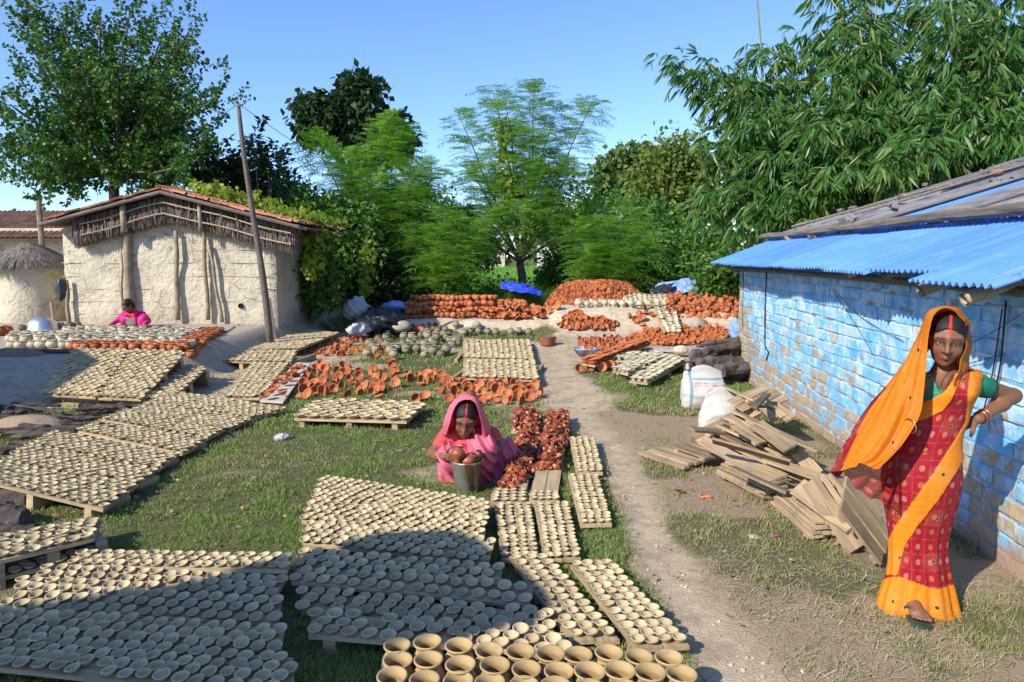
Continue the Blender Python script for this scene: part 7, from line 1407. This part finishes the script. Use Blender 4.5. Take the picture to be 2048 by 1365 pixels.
VC = [[tuple(np.array(p) + (np.array([931, 836, p[2]]) - np.array(p)) * np.array([.14 if k < 2 else .05, .06, 0]) * (1 if p[1] < 870 else 0)) for k, p in enumerate(row)] for row in VC[2:]]; C = np.array([[J(*p) for p in row] for row in VC]); nu, nv = 120, 60; G = sheet(C, nu, nv); N_ = normals(G); su, sv = np.meshgrid(np.linspace(0, 1, nu), np.linspace(0, 1, nv), indexing='ij'); G = G + N_ * (.010 * np.sin(sv * 22 + su * 7) * sst(np.abs(su - .45) / .4) + .015 * (fbm(su * 12, sv * 8, 5, 4) - .47))[..., None]
mb = MB(); mb.add(G.reshape(-1, 3) - base, grid_faces(nu, nv)); o_ = mb.obj('veil', M['pink'], w2, smooth=True); o_.modifiers.new('s', 'SOLIDIFY').thickness = .003
for c_, ax in ((wr, wr - er), (wl2, wl2 - el2)):
    for k in range(2): ring_at(c_ - unit(ax) * .012 * k, ax, .034, .003, w2, base, M['bangle_red'])
q = catmull([J(918, 858, -.16), J(924, 875, -.15), J(936, 880, -.15), J(946, 870, -.15), J(948, 858, -.14)], 20); mb = MB(); mb.add(*tube(q - base, .003, 5)); mb.obj('necklace', M['gold'], w2)
for c_, lab, ax in ((pot1, 'slip coated pot in her right hand above the bucket', (.1, .25, 1)), (pot2, 'slip coated pot in her left hand over the bucket', (-.3, .3, 1))):
    V, F = lathe(KALASH, 20); obj('held_pot', mesh_np('held_pot', V, F, [M['slipclay']] if 'slipclay' in M else [M['terra_wet']], True), mw=m4(rotm(ax), c_ - np.array([0, 0, .07]), .058), label=lab, cat='pot', group='pots in her hands')

# --- far woman in magenta by the terrace pots
Y2 = P(266, 657, TZ)[1] + .25; J = lambda u, v, dy=0.0: D(u, v, Y2 + dy); base = np.array([*P(266, 657, TZ)[:1], Y2, TZ]); w3 = empty('person', base, 'woman in magenta squatting on the terrace, reaching towards the pots', 'person')
S = SDF(); hc_ = J(256, 612, -.12); fw = unit(np.array([-.35, -.75, -.6])); lf = unit(np.cross(fw, [0, 0, 1.0])); lf = lf if lf[0] > 0 else -lf; upv = np.cross(lf, fw); upv = upv if upv[2] > 0 else -upv; HR = np.stack([lf, fw, upv], 1)
head(S, hc_, HR, 1.1); S.chain([J(258, 618, -.05), J(266, 628, .05)], [.05, .06], .03); S.chain([J(268, 632, .05), J(276, 648, .15)], [.13, .15], .05); S.cone(J(252, 629, .0), J(284, 629, .05), .055, .055, .05)
ra = [J(250, 629, 0), J(238, 640, -.15), J(221, 650, -.35)]; la = [J(285, 630, .03), J(296, 642, -.08), J(288, 651, -.25)]; S.chain(ra, [.05, .04, .027], .03); S.chain(la, [.05, .04, .027], .03); hand(S, ra[2], (-.7, -.5, -.5), (0, 0, -1), 1.1, (.2, .3, .2)); hand(S, la[2], (-.2, -.6, -.7), (0, 0, -1), 1.1, (.2, .3, .2))
S.chain([J(276, 650, .15), J(250, 640, -.12), J(254, 655, -.05)], [.10, .07, .045], .03); S.chain([J(276, 650, .15), J(284, 640, -.1), J(284, 655, -.05)], [.10, .07, .045], .03); add_body(S, .012, w3, base, (hc_, HR, 1.1), None, False); head_extras(w3, hc_, HR, 1.1, base)
M['magenta'] = pinkmat('magenta_cotton', (.72, .03, .22), .1); M['redcot'] = pinkmat('red_scarf', (.62, .03, .04), .1)
dsp3 = lambda X, Y, Z: .03 * (fbm(X * 9, Z * 9 + Y * 5, 6, 3) - .45)
S = SDF(); S.chain([J(268, 632, .05), J(276, 648, .15)], [.145, .16], .05); S.cone(J(252, 630, 0), J(284, 630, .05), .068, .068, .05); S.chain([ra[0], ra[1], ra[1] + (ra[2] - ra[1]) * .8], [.062, .054, .045], .03); S.chain([la[0], la[1], la[1] + (la[2] - la[1]) * .7], [.062, .055, .045], .03); V, F = S.mesh(.014, dsp3); mb = MB(); mb.add(V - base, F); mb.obj('tunic', M['magenta'], w3, smooth=True)
S = SDF(); S.chain([J(276, 650, .15), J(250, 640, -.13), J(252, 657, -.08)], [.13, .092, .075], .05); S.chain([J(276, 650, .15), J(286, 640, -.11), J(286, 657, -.08)], [.13, .092, .075], .05); V, F = S.mesh(.014, dsp3); V[:, 2] = np.maximum(V[:, 2], TZ - .02); mb = MB(); mb.add(V - base, F); mb.obj('trousers', M['magenta'], w3, smooth=True)
S = SDF(); S.chain([J(256, 626, -.03), J(268, 632, -.10), J(271, 645, -.12)], [.05, .055, .045], .03); V, F = S.mesh(.014, dsp3); mb = MB(); mb.add(V - base, F); mb.obj('scarf', M['redcot'], w3, smooth=True)
